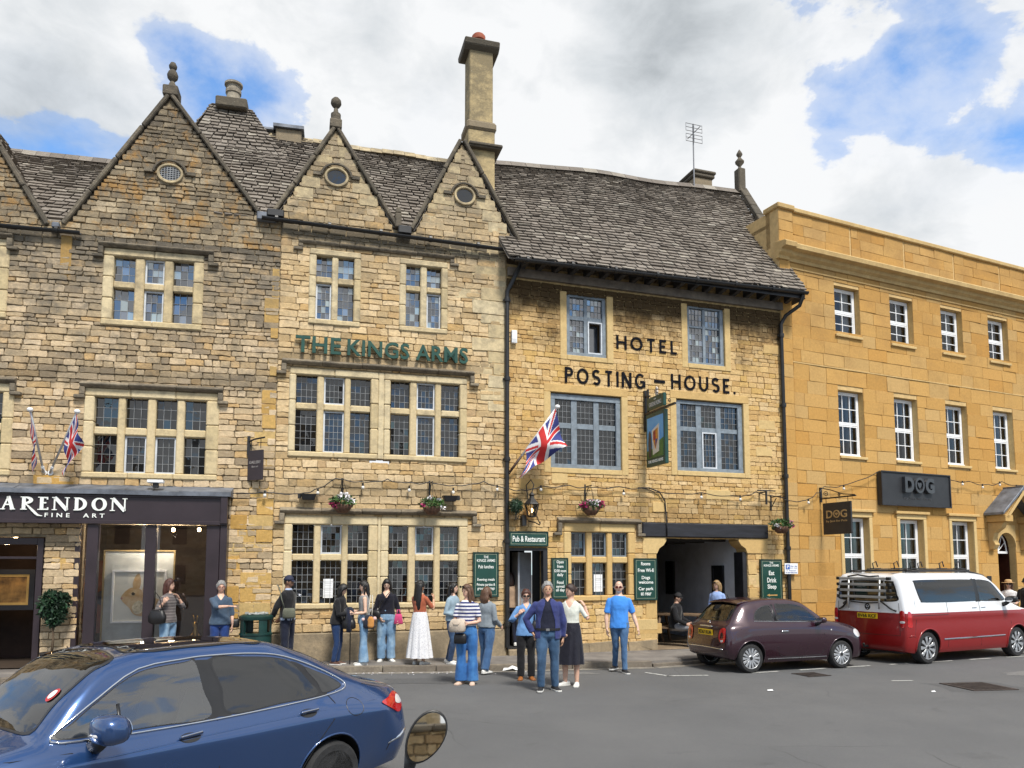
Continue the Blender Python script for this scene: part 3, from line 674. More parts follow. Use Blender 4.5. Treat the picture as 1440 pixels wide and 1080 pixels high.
def serif_word(mb, word, x0, x1, z0, z1, y):
    """Roman capitals from thick and thin strokes with bracketed serifs"""
    tot = sum(w for _, w in word)+.12*(len(word)-1); k = (x1-x0)/tot; x = x0; H = z1-z0; th, tn, sf, d = .062*H/.25, .024*H/.25, .016*H/.25, .02
    def bar(a, b, c, e, w):
        dx, dz = c-a, e-b; L_ = math.hypot(dx, dz); nx, nz = -dz/L_*w/2, dx/L_*w/2
        mb.pxz([(a+nx, b+nz), (c+nx, e+nz), (c-nx, e-nz), (a-nx, b-nz)], y-d, y)
    def serif(cx, z, w=.075): mb.box(cx-w/2*1.5, cx+w/2*1.5, y-d*1.04, y, z, z+sf)
    def arc(cx, cz, rx, rz, a0, a1, n=22):
        for i in range(n):
            t0, t1 = R(a0+(a1-a0)*i/n), R(a0+(a1-a0)*(i+1)/n)
            f = lambda t: tn+(th*1.05-tn)*abs(math.cos(t))**1.3
            q = []
            for t, s in ((t0, 1), (t1, 1), (t1, -1), (t0, -1)): w = f(t)/2*s; q.append((cx+math.cos(t)*(rx+w), cz+math.sin(t)*(rz+w)))
            mb.pxz(q, y-d*1.02, y)
    for ch, w in word:
        w *= k; a, b = x, x+w; m = th/2
        if ch == 'C': arc((a+b)/2, (z0+z1)/2, w/2-m, H/2-tn/2, 50, 310)
        elif ch == 'O': arc((a+b)/2, (z0+z1)/2, w/2-m, H/2-tn/2, 0, 360, 36)
        elif ch == 'L': bar(a+m*2, z0, a+m*2, z1, th); serif(a+m*2, z1-sf); serif(a+m*2, z0); mb.box(a+m*2, b, y-d*.96, y, z0, z0+tn); mb.box(b-tn, b, y-d*.97, y, z0, z0+H*.25)
        elif ch == 'A': bar(a+tn, z0, (a+b)/2, z1, tn*1.2); bar(b-m*1.5, z0, (a+b)/2-.004, z1, th); mb.box(a+w*.22, b-w*.28, y-d*.96, y, z0+H*.33, z0+H*.33+tn); serif(a+tn, z0, .06); serif(b-m*1.5, z0, .06)
        elif ch == 'R':
            bar(a+m*2, z0, a+m*2, z1, th); serif(a+m*2, z1-sf); serif(a+m*2, z0); arc(a+m*2+.01, z1-H*.27, w*.5, H*.27-tn/2, -90, 90)
        elif ch == 'E':
            bar(a+m*2, z0, a+m*2, z1, th); serif(a+m, z1-sf, .05); serif(a+m, z0, .05)
            for zz, l in ((z0, b), (z1-tn, b-.01), ((z0+z1)/2, b-w*.22)): mb.box(a+m*2, l, y-d*.97, y, zz, zz+tn)
            mb.box(b-tn, b, y-d*.98, y, z0, z0+H*.2); mb.box(b-tn-.01, b-.01, y-d*.98, y, z1-H*.2, z1)
        elif ch == 'N': bar(a+tn, z0, a+tn, z1, tn*1.1); bar(b-tn, z0, b-tn, z1, tn*1.1); bar(a+tn, z1, b-tn, z0, th); serif(a+tn, z0, .06); serif(b-tn, z1-sf, .06); serif(a+tn*.6, z1-sf, .05)
        elif ch == 'D': bar(a+m*2, z0, a+m*2, z1, th); serif(a+m*1.6, z1-sf, .05); serif(a+m*1.6, z0, .05); arc(a+m*2.2, (z0+z1)/2, w-m*3.4, H/2-tn/2, -90, 90)
        x += w+.12*k
        if ch == 'R': serif_word.r = (a+th*1.5, z0+H*.46, b)
def serif_tail(mb):
    a, z, b = serif_word.r; p = []
    for i in range(9):
        t = i/8; p.append((a+(b-a+.16)*t, z-.30*t+.07*max(0, t-.72)/.28))
    for i, ((x0, z0), (x1, z1)) in enumerate(zip(p, p[1:])):
        w = .034*(1-abs(i-3.5)/7); mb.pxz([(x0-w*.5, z0-w*.4), (x1-w*.5, z1-w*.4), (x1+w*.5, z1+w*.4), (x0+w*.5, z0+w*.4)], -.372, -.35)
HOUSE = shop_house()
# ------------------------------------------------------------------ gabled inn (centre)
def gabled_inn():
    r = thing('inn_building', 'cream stone inn front with two small gables and raised green name letters', 'building', (-4.96, 15.94, 0), R(15.61)); H = []
    A = mullioned
    M2 = (.15, .15, .12, .14)
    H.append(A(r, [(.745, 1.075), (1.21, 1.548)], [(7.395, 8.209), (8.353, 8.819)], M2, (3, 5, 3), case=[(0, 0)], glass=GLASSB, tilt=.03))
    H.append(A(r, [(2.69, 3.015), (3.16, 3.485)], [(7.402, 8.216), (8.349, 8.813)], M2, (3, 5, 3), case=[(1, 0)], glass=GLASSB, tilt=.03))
    for zs, gr, cs, m in (([(4.505, 5.41), (5.552, 6.154)], (4, 6, 4), [(1, 0), (1, 1)], (.14, .17, .12, .15)), ([(1.31, 2.20), (2.345, 2.96)], (4, 6, 4), [(1, 1)], (.17, .2, .12, .19))):
        H.append(A(r, [(.385, .82), (.962, 1.396), (1.523, 1.95)], zs, m, gr, case=cs))
        H.append(A(r, [(2.38, 2.807), (2.96, 3.37), (3.507, 3.925)], zs, m, gr, case=cs))
    H += [(1.95, 2.4, 4.3, 6.3), (1.95, 2.4, 1.1, 3.1)]
    p = MB(); p.box(2.121, 2.239, -.04, .2, 4.40, 6.30); p.box(2.151, 2.209, -.04, .2, 1.2, 3.14); p.build('pier', S_DRESS, r, bevel=.01)
    hood_mould(.36, 3.78, 9.03, r, drops=.08, t=.07, proj=.10); hood_mould(.08, 4.25, 6.36, r); hood_mould(.12, 4.32, 3.19, r)
    gl, gr = tri(1.09, 11.73, -.08, 9.6, 2.39, 9.6), tri(3.95, 11.89, 2.89, 9.6, 5.2, 9.6)
    def xr(z):
        if z < 9.6: return [(0, 5.0)]
        return [g for g in (gl(z), gr(z)) if g]
    sm = MB(); stones(sm, xr, .72, 11.7, .122, .15, .42, H, prot=.024, jit=.010, gap=.011)
    w = MB(); wall(w, 0, 5.02, .1, 9.6, H); w.pxz([(-.08, 9.6), (2.39, 9.6), (1.09, 11.7)], .012, .3); w.pxz([(2.89, 9.6), (5.2, 9.6), (3.95, 11.86)], .012, .3)
    w.quad((5.02, .012, .1), (5.02, 3, .1), (5.02, 3, 9.6), (5.02, .012, 9.6))
    wo = w.build('wall', MORTAR, r); sm.build('stonework', S_GABLE, wo)
    q = MB(); z = 5.6
    while z < 9.3:
        h = random.uniform(.2, .34); wd = random.choice((.3, .42, .6, .8) if z > 6.35 else (.3, .42, .6))
        one_stone(q, 5.0-wd, 4.995, z, z+h-.012, .026, .005, 0)
        if z > 6.35 and random.random() < .5: one_stone(q, 5.0-wd-.6, 5.0-wd-.015, z, z+h-.012, .024, .006, 0)
        z += h
    z = 9.8
    while z < 11.4:
        h = .26; g = gr(z+h/2)
        if g: one_stone(q, g[0], g[0]+min(.5, (g[1]-g[0])*.4), z, z+h-.012, .025, .005, 0); one_stone(q, g[1]-min(.45, (g[1]-g[0])*.4), g[1], z, z+h-.012, .025, .005, 0)
        g = gl(z+h/2)
        if g: one_stone(q, g[0], g[0]+min(.4, (g[1]-g[0])*.4), z, z+h-.012, .025, .005, 0); one_stone(q, g[1]-min(.4, (g[1]-g[0])*.4), g[1], z, z+h-.012, .025, .005, 0)
        z += h
    q.build('quoins', S_DRESS, wo)
    p = MB(); p.box(0.0, 5.0, -.07, .01, .08, .70); p.build('plinth', S_PLINTH, r, bevel=.02)
    cp = MB(); coping(cp, (2.83, 9.62), (3.95, 11.9)); coping(cp, (5.3, 9.62), (3.95, 11.9)); cp.build('gable_coping', S_DARK, r, bevel=.02); cp = MB(); coping(cp, (-.14, 9.62), (1.09, 11.73)); coping(cp, (2.45, 9.6), (1.09, 11.73)); cp.box(.96, 1.22, -.1, .28, 11.74, 11.95)
    cp.box(2.42, 2.56, -.12, .2, 9.62, 9.95); cp.pxz([(2.42, 9.96), (2.56, 9.96), (2.53, 10.1), (2.45, 10.1)], -.1, .15)
    cp.build('gable_coping', S_DARK, r, bevel=.02)
    finial(r, [(.13, 0), (.13, .22), (.08, .24), (.06, .30), (.05, .36), (.10, .40), (.14, .46), (.13, .54), (.07, .60), (0, .62)], 1.09, .1, 11.93, S_DARK)
    oval(r, 1.13, 10.62, .2, .165, lead=False); oval(r, 4.01, 10.58, .19, .165, lead=False)
    rf = MB(); bend = lambda u, v: (0, 0, .06*v*math.sin(u*7+.5)-.05*math.sin(v*math.pi))
    slates(rf, (-1.4, .06, 9.5), (5.6, .06, 9.5), (5.6, 2.7, 12.9), (-1.4, 2.7, 12.88), 32, .22, bend)
    for ax, az, lx, rx in ((1.09, 11.76, -.08, 2.39), (3.95, 11.92, 2.89, 5.22)):
        slates(rf, (lx, -.02, 9.62), (lx, .3, 9.62), (ax, 2.1, az), (ax, -.02, az), 13, .26); slates(rf, (rx, .3, 9.62), (rx, -.02, 9.62), (ax, -.02, az), (ax, 2.1, az), 13, .26)
    rf.quad((-1.4, 2.7, 12.85), (5.6, 2.7, 12.85), (5.6, 6, 9), (-1.4, 6, 9))
    ro = rf.build('roof', S_SLATE, r)
    rd = MB()
    for k in range(24): rd.pyz([(2.54, 12.78+.02*math.sin(k)), (2.7, 12.97+.02*math.sin(k)), (2.86, 12.78)], -1.4+k*.29+.004, -1.4+(k+1)*.29-.004)
    rd.build('ridge_tiles', S_DRESS, ro)
    c = MB()
    c.box(4.20, 4.86, .5, 1.15, 10.4, 12.56); c.box(4.24, 4.82, .54, 1.11, 12.8, 14.62)
    c.build('chimney_stack', stone('chimney_ashlar', [(0, (.47, .35, .18)), (1, (.50, .39, .21))], (.17, .14, .09), (9, 15.5), .85, 2.2, None, 0, .35, .35), r, bevel=.02)
    c = MB(); c.box(4.16, 4.90, .46, 1.19, 12.565, 12.795); c.build('chimney_band', S_PLINTH, r, bevel=.05)
    c = MB(); c.pyz([(.42, 14.68), (.54, 14.60), (1.12, 14.60), (1.24, 14.68), (1.27, 14.82), (.38, 14.82)], 4.09, 4.96); c.box(4.18, 4.98, .36, 1.25, 12.06, 12.10); c.box(4.2, 5.02, .34, 1.27, 12.101, 12.18); c.build('chimney_cap', S_DARK, r, bevel=.03)
    c = MB(); c.lathe([(.15, 0), (.14, .24), (.165, .26), (.17, .36), (.14, .40), (.11, .34)], (4.52, .82, 14.80), 18); c.build('chimney_pot', mat('terracotta', (.27, .065, .03), .8, var=.3, vs=5), r, angle=40)
    gutter(r, -.4, 5.42, -.16, 9.47, 9.37)
    for q in ((-.3, .05, -.2, 0, 9.5, 9.66), (2.48, 2.78, -.2, .0, 9.46, 9.64), (5.1, 5.38, -.22, .0, 9.2, 9.5)): c = MB(); c.box(*q); c.build('rainwater_outlet', IRON, r, bevel=.02)
    downpipe(r, [(5.34, -.16, 9.36), (5.34, -.14, 9.1), (5.12, -.1, 8.62), (5.01, -.09, 8.4), (5.01, -.09, .3)], .05)
    return r
# ------------------------------------------------------------------ posting house (right of centre)
def posting_house():
    r = thing('coaching_inn', 'honey stone coaching inn with long slate roof, blue-grey windows and an archway', 'building', (-.13, 17.29, 0), R(18.56)); H = []
    def timber(xs, zs, m, gr, cs=(), op=(), tilt=.012, glass=None, case=None):
        h = mullioned(r, xs, zs, m, gr, cs, BLUEG, case, glass, y0=.035, bev=.008, open_=op, tilt=tilt, deep=.10); return (h[0]-.02, h[1]+.02, h[2]-.02, h[3]+.02)
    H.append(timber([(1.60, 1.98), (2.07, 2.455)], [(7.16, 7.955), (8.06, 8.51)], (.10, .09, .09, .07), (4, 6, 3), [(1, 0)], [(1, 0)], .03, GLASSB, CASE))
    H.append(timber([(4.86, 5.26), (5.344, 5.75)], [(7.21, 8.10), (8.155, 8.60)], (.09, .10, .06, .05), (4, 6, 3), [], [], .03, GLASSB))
    H.append(timber([(1.21, 1.63), (1.78, 2.21), (2.35, 2.785)], [(4.47, 5.32), (5.45, 6.0)], (.13, .12, .10, .13), (4, 6, 4)))
    H.append(timber([(4.55, 5.01), (5.165, 5.587), (5.735, 6.215)], [(4.525, 5.44), (5.556, 6.117)], (.14, .13, .09, .09), (4, 6, 4), [(1, 0)], [], .02, None, CASE))
    for a, b, c, e in H:                          # dressed ochre surrounds round the timber windows
        sur = MB(); sur.box(a-.17, a-.002, -.03, .15, c-.12, e+.02); sur.box(b+.002, b+.17, -.03, .15, c-.12, e+.02); sur.box(a, b, -.035, .16, c-.12, c-.002)
        if e < 7: sur.box(a-.17, b+.17, -.028, .15, e+.022, e+.22)
        sur.build('window_surround', S_DRESSO, r, bevel=.01)
    H = [(a-.15, b+.15, c-.1, e+(.2 if e < 7 else 0)) for a, b, c, e in H]
    h = mullioned(r, [(1.573, 1.958), (2.112, 2.488), (2.629, 3.028)], [(1.416, 2.163), (2.313, 2.883)], (.19, .19, .13, .22), (3, 4, 3), case=[(0, 1), (1, 1), (2, 1)], dress=S_DRESSO, frame=BLUEG); H.append(h)
    hood_mould(1.22, 3.36, 3.09, r, drops=.22)
    H += [(.03, .98, .12, 2.50), (3.79, 6.36, .1, 2.79)]
    sm = MB(); stones(sm, lambda z: [(.0, 7.58)], .12, 8.75, .118, .14, .40, H, prot=.018, jit=.008, gap=.009)
    w = MB(); wall(w, -.05, 7.58, .1, 9.1, H, d=.45); w.quad((7.58, .012, .1), (7.58, 4, .1), (7.58, 4, 9), (7.58, .012, 9))
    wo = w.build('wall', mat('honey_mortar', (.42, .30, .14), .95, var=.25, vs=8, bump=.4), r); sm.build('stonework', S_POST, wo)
    q = MB(); z = .3
    while z < 2.2:
        hh = random.uniform(.26, .4); wd = random.choice((.3, .45, .55)); one_stone(q, 3.78-wd, 3.785, z, z+hh-.012, .028, .006, 0); one_stone(q, 6.37, 6.37+random.choice((.25, .4)), z, z+hh-.012, .028, .006, 0); z += hh
    q.pxz([(3.42, 2.40), (3.80, 2.40), (3.86, 2.52), (3.98, 2.60), (4.05, 2.70), (4.05, 2.785), (3.42, 2.785)], -.035, .4); q.pxz([(6.95, 2.42), (6.35, 2.42), (6.30, 2.54), (6.17, 2.62), (6.10, 2.72), (6.10, 2.785), (6.95, 2.785)], -.035, .4)
    for (a, b, z) in ((2.9, 3.4, .9), (.3, .9, 3.85), (1.5, 2.1, 3.86), (3.1, 3.6, 3.86), (3.7, 4.1, 3.4), (5.2, 5.9, 3.75), (6.7, 7.2, 4.9), (6.8, 7.3, 5.6), (7.0, 7.5, 7.6), (1.1, 1.5, 4.0), (3.2, 3.9, .5)): one_stone(q, a, b, z, z+.24, .026, .006, 0)
    q.build('quoins', S_DRESSO, wo)
    p = MB()
    for (a, b) in ((.98, 2.0), (2.0, 3.0), (3.0, 3.79), (6.36, 7.5)): one_stone(p, a, b, .06, .34, .06, .02, 0)
    p.build('plinth', S_PLINTH, wo)
    b = MB(); b.box(3.40, 6.97, -.075, .35, 2.79, 3.14); b.build('timber_lintel', mat('blackened_beam', (.012, .013, .019), .6, var=.4, vs=2, bump=.5, bs=14, sc=(1, 6, 6)), r, bevel=.025)
    # archway passage
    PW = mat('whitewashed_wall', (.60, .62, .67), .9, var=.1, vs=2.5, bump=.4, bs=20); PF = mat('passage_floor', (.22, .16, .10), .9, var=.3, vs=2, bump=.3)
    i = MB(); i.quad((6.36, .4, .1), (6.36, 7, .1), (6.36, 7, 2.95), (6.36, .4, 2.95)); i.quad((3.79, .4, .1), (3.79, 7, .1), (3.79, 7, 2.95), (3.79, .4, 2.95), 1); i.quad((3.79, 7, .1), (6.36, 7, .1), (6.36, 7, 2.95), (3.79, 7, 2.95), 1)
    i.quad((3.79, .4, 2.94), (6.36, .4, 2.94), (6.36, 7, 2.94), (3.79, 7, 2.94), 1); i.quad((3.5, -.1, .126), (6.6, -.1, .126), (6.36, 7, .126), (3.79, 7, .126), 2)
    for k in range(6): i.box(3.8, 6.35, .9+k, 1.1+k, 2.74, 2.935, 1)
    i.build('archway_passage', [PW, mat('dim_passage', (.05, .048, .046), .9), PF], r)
    i = MB(); i.box(6.24, 6.36, .02, .4, .12, 2.45); i.build('passage_gate_post', PAINTB, r, bevel=.01)
    i = MB(); ring_yz(i, 6.30, 6.355, 1.0, 1.52, 1.30, 2.12, .07); i.box(6.335, 6.352, 1.07, 1.45, 1.37, 2.05); i.box(6.30, 6.356, 3.5, 3.95, 1.3, 2.25); i.build('menu_frame', PAINTB, r)
    # doorway
    i = MB(); i.quad((.03, 1.6, .1), (1.0, 1.6, .1), (1.0, 1.6, 2.6), (.03, 1.6, 2.6)); i.quad((.0, .3, .1), (.0, 1.6, .1), (.0, 1.6, 2.6), (.0, .3, 2.6)); i.quad((1.2, .3, .1), (1.2, 1.6, .1), (1.2, 1.6, 2.6), (1.2, .3, 2.6)); i.quad((.0, .3, 2.55), (1.2, .3, 2.55), (1.2, 1.6, 2.55), (.0, 1.6, 2.55)); i.quad((.0, -.02, .26), (1.2, -.02, .26), (1.2, 1.6, .26), (.0, 1.6, .26))
    i.build('doorway_interior', DARK, r)
    i = MB(); i.box(.03, .98, -.12, .3, .1, .25); i.build('doorstep', S_PLINTH, r, bevel=.02)
    i = MB(); i.box(.88, .985, -.03, .12, .25, 2.5); i.box(.03, .88, -.03, .12, 2.44, 2.5); i.box(.02, .07, -.03, .12, .25, 2.44); i.build('door_frame', PAINTB, r)
    i = MB(); i.box(.40, .44, .35, .8, .27, 2.42); i.box(.44, .86, .72, .76, .27, 2.42); i.build('grey_door', mat('grey_door_paint', (.33, .35, .38), .5), r)
    # eaves
    e = MB(); e.pyz([(-.08, 8.80), (.02, 8.80), (.02, 9.0), (-.08, 9.0)], .02, 7.62); e.quad((-.05, -.52, 9.02), (7.95, -.52, 9.14), (7.95, .3, 9.6), (-.05, .3, 9.6))
    e.build('wall_plate', mat('grey_plate', (.16, .135, .11), .8, var=.3, vs=4), r)
    for k in range(19): e = MB(); x = .3+k*.41; dz = .12*x/7.9; e.pyz([(-.48, 8.97+dz), (.0, 8.99), (.0, 9.15+dz), (-.50, 9.04+dz)], x, x+.11); e.build('rafter_foot', mat('rafter_paint', (.035, .032, .030), .7, var=.3), r)
    gutter(r, .0, 7.98, -.60, 8.99, 9.14, .07)
    g = MB(); g.box(.0, 7.95, -.53, -.515, 8.98, 9.10); g.build('fascia_board', PAINTB, r)
    downpipe(r, [(7.85, -.6, 9.05), (7.8, -.5, 8.8), (7.62, -.18, 8.62), (7.52, -.1, 8.4), (7.52, -.1, .2)], .05)
    rf = MB()
    def bend(u, v): return (0, 0, v*(.05*math.sin(u*math.pi*2.2-.5)+.07*math.sin(u*3.2))-.10*math.sin(v*math.pi)+.02*math.sin(u*17)*v)
    slates(rf, (-.15, -.62, 9.0), (7.98, -.62, 9.16), (8.1, 2.35, 13.28), (-.4, 2.35, 12.72), 42, .22, bend, lo=1.5, hi=.6)
    rf.quad((-.4, 2.35, 12.68), (8.1, 2.35, 13.2), (8.1, 5.8, 9), (-.4, 5.8, 9)); rf.add([(8.0, -.5, 9.0), (8.08, 2.35, 13.2), (8.0, 5.8, 9)], [(0, 1, 2)])
    ro = rf.build('roof', S_SLATE, r)
    rd = MB()
    for k in range(20):
        u0, u1 = k/20, (k+1)/20; z0, z1 = [12.72+(13.28-12.72)*u+bend(u, 1)[2] for u in (u0, u1)]; x0, x1 = -.4+8.5*u0, -.4+8.5*u1
        rd.add([(x0, 2.18, z0-.10), (x0, 2.35, z0+.10), (x0, 2.55, z0-.10), (x1-.01, 2.18, z1-.10), (x1-.01, 2.35, z1+.10), (x1-.01, 2.55, z1-.10)], [(0, 3, 4, 1), (1, 4, 5, 2), (0, 1, 2), (3, 5, 4)])
    rd.build('ridge_tiles', S_SLATE, ro)
    v = MB()                                     # raised verge coping at the right-hand end, stepping down the slope
    n = 7; A, B = Vector((7.86, .35, 10.45)), Vector((8.05, 2.35, 13.32))
    for k in range(n):
        p, q_ = A.lerp(B, k/n), A.lerp(B, (k+.985)/n); d = Vector((0, -.82, .57))*.13
        v.add([p, p+Vector((.26, 0, 0)), q_+Vector((.26, 0, 0)), q_, p+d, p+d+Vector((.26, 0, 0)), q_+d+Vector((.26, 0, 0)), q_+d], [(0, 3, 2, 1), (4, 5, 6, 7), (0, 1, 5, 4), (1, 2, 6, 5), (2, 3, 7, 6), (3, 0, 4, 7)])
    v.build('verge_coping', S_DARK, r, bevel=.02)
    v = MB(); v.box(7.98, 8.22, 2.15, 2.42, 13.2, 13.95); v.build('finial_base', S_DARK, r, bevel=.03)
    finial(r, [(.10, 0), (.06, .05), (.05, .10), (.15, .20), (.16, .25), (.07, .34), (.05, .38), (.11, .46), (.10, .50), (.03, .60), (0, .64)], 8.1, 2.28, 13.94, S_DARK)
    v = MB(); v.box(6.62, 7.22, 2.4, 4.0, 12.6, 13.55); v.build('chimney_stack', S_PLINTH, r, bevel=.02)
    v = MB(); v.box(6.56, 7.28, 2.34, 4.06, 13.55, 13.66); v.box(6.53, 7.31, 2.31, 4.09, 13.661, 13.76); v.build('chimney_cap', S_DARK, r, bevel=.03)
    # painted words on the wall
    PT = mat('wall_lettering', (.009, .009, .013), .9, var=.4, vs=14, spec=.1); t = MB()
    stroke_text(t, 'HOTEL', 2.79, 4.48, 7.33, 7.67, .058); stroke_text(t, 'POSTING', 1.44, 3.56, 6.39, 6.77, .061); t.box(3.80, 4.10, -.034, -.02, 6.575, 6.65); stroke_text(t, 'HOUSE.', 4.27, 6.12, 6.455, 6.835, .061)
    t.build('painted_lettering', PT, r)
    return r
def ring_yz(mb, x0, x1, y0, y1, z0, z1, w):
    mb.box(x0, x1, y0, y0+w, z0, z1); mb.box(x0, x1, y1-w, y1, z0, z1); mb.box(x0, x1, y0+w, y1-w, z0, z0+w); mb.box(x0, x1, y0+w, y1-w, z1-w, z1)
def stroke_text(mb, s, x0, x1, z0, z1, w, y=-.024, d=.007):
    """plain hand-painted capitals: even strokes"""
    W = {'H': .72, 'O': .86, 'T': .68, 'E': .56, 'L': .52, 'P': .60, 'S': .62, 'I': .12, 'N': .74, 'G': .80, 'U': .70, '.': .12}
    gap = .26; tot = sum(W[c] for c in s)+gap*(len(s)-1); k = (x1-x0)/tot; H = z1-z0; x = x0; cnt = [0]
    def bar(a, b, c, e):
        cnt[0] += 1; dd = d+.0004*(cnt[0] % 7)
        dx, dz = c-a, e-b; L_ = math.hypot(dx, dz) or 1; nx, nz = -dz/L_*w/2, dx/L_*w/2; mb.pxz([(a+nx, b+nz), (c+nx, e+nz), (c-nx, e-nz), (a-nx, b-nz)], y-dd, y)
    def arc(cx, cz, rx, rz, a0, a1, n=16):
        p = [(cx+rx*math.cos(R(a0+(a1-a0)*i/n)), cz+rz*math.sin(R(a0+(a1-a0)*i/n))) for i in range(n+1)]
        for q, v in zip(p, p[1:]): bar(*q, *v)
    h = w/2
    for c in s:
        a, b = x+h, x+W[c]*k-h; m = (a+b)/2; t, o, zm = z1-h, z0+h, (z0+z1)/2
        if c == 'H': bar(a, z0, a, z1); bar(b, z0, b, z1); bar(a, zm, b, zm)
        elif c == 'O': arc(m, zm, (b-a)/2, H/2-h, 0, 360, 26)
        elif c == 'T': bar(m, z0, m, z1); bar(a, t, b, t)
        elif c == 'E': bar(a, z0, a, z1); bar(a, t, b, t); bar(a, zm, b-.03, zm); bar(a, o, b, o)
        elif c == 'L': bar(a, z0, a, z1); bar(a, o, b, o)
        elif c == 'P': bar(a, z0, a, z1); bar(a, t, m, t); bar(a, zm, m, zm); arc(m, (t+zm)/2, b-m, (t-zm)/2, -90, 90)
        elif c == 'S': arc(m, (t+zm)/2, (b-a)/2, (t-zm)/2, 35, 270); arc(m, (o+zm)/2, (b-a)/2, (zm-o)/2, 90, -145)
        elif c == 'I': bar(m, z0, m, z1)
        elif c == 'N': bar(a, z0, a, z1); bar(b, z0, b, z1); bar(a, z1, b, z0)
        elif c == 'G': arc(m, zm, (b-a)/2, H/2-h, 45, 330, 22); bar(m, zm-.02, b, zm-.02); bar(b, zm, b, z0+.04)
        elif c == 'U': bar(a, z1, a, zm-.02); bar(b, z1, b, zm-.02); arc(m, zm-.02, (b-a)/2, zm-.02-o, 180, 360)
        elif c == '.': mb.pxz([(m-h, z0), (m+h, z0), (m+h, z0+w), (m-h, z0+w)], y-d, y)
        x += (W[c]+gap)*k
# ------------------------------------------------------------------ ashlar building (right)
CURT = mat('curtain_cloth', (.42, .40, .37), .9, var=.1); CURT2 = mat('grey_blind', (.20, .20, .20), .9, var=.1)
def sash(r, x0, x1, z0, z1, cols, rt, rb, y=.16, curtain=True):
    f = MB(); w = .055
    ring(f, x0, x1, z0, z1, w, y, y+.09); zm = z0+(z1-z0)*.50; f.box(x0+w, x1-w, y+.005, y+.07, zm-.025, zm+.025)
    f.box(x0, x1, y-.03, y-.002, z0, z0+.05)
    o = f.build('sash_window', WHITE, r, bevel=.005)
    b = MB(); a0, a1 = x0+w, x1-w
    ring(b, a0+.002, a1-.002, z0+w+.002, zm-.027, .035, y+.012, y+.06); ring(b, a0+.002, a1-.002, zm+.027, z1-w-.002, .035, y+.004, y+.05)
    for c in range(1, cols):
        x = a0+(a1-a0)*c/cols; b.box(x-.011, x+.011, y+.014, y+.05, z0+w+.04, zm-.063); b.box(x-.011, x+.011, y+.008, y+.04, zm+.063, z1-w-.04)
    for (c0, c1, n) in ((z0+w+.03, zm-.05, rb), (zm+.05, z1-w-.03, rt)):
        for k in range(1, n): z = c0+(c1-c0)*k/n; b.box(a0+.037, a1-.037, y+.016, y+.047, z-.010, z+.010)
    b.build('glazing_bars', WHITE, o)
    g = MB(); g.quad((a0, y+.032, z0+w), (a1, y+.032, z0+w), (a1, y+.032, z1-w), (a0, y+.032, z1-w)); g.build('glass', CLEAR, o)
    i = MB(); q = .9; i.box(x0-.25, x1+.25, y+.1, y+q, z0-.2, z1+.25); i.F = [t for t in i.F if t != (0, 1, 5, 4)]; i.M = [0]*len(i.F); i.build('room', DARK, o)
    if curtain:
        c = MB(); nn = 14
        for (p, q_) in ((a0-.04, a0+(a1-a0)*random.uniform(.2, .42)), (a1-(a1-a0)*random.uniform(.2, .42), a1+.04)):
            ring_ = [[(p+(q_-p)*k/nn, y+.16+.03*math.sin(k*1.9)*1, z) for k in range(nn+1)] for z in (z0-.05, z1+.05)]; c.loft(ring_, cap=False, closed=False)
        c.build('curtain', random.choice((CURT, CURT2)), o)
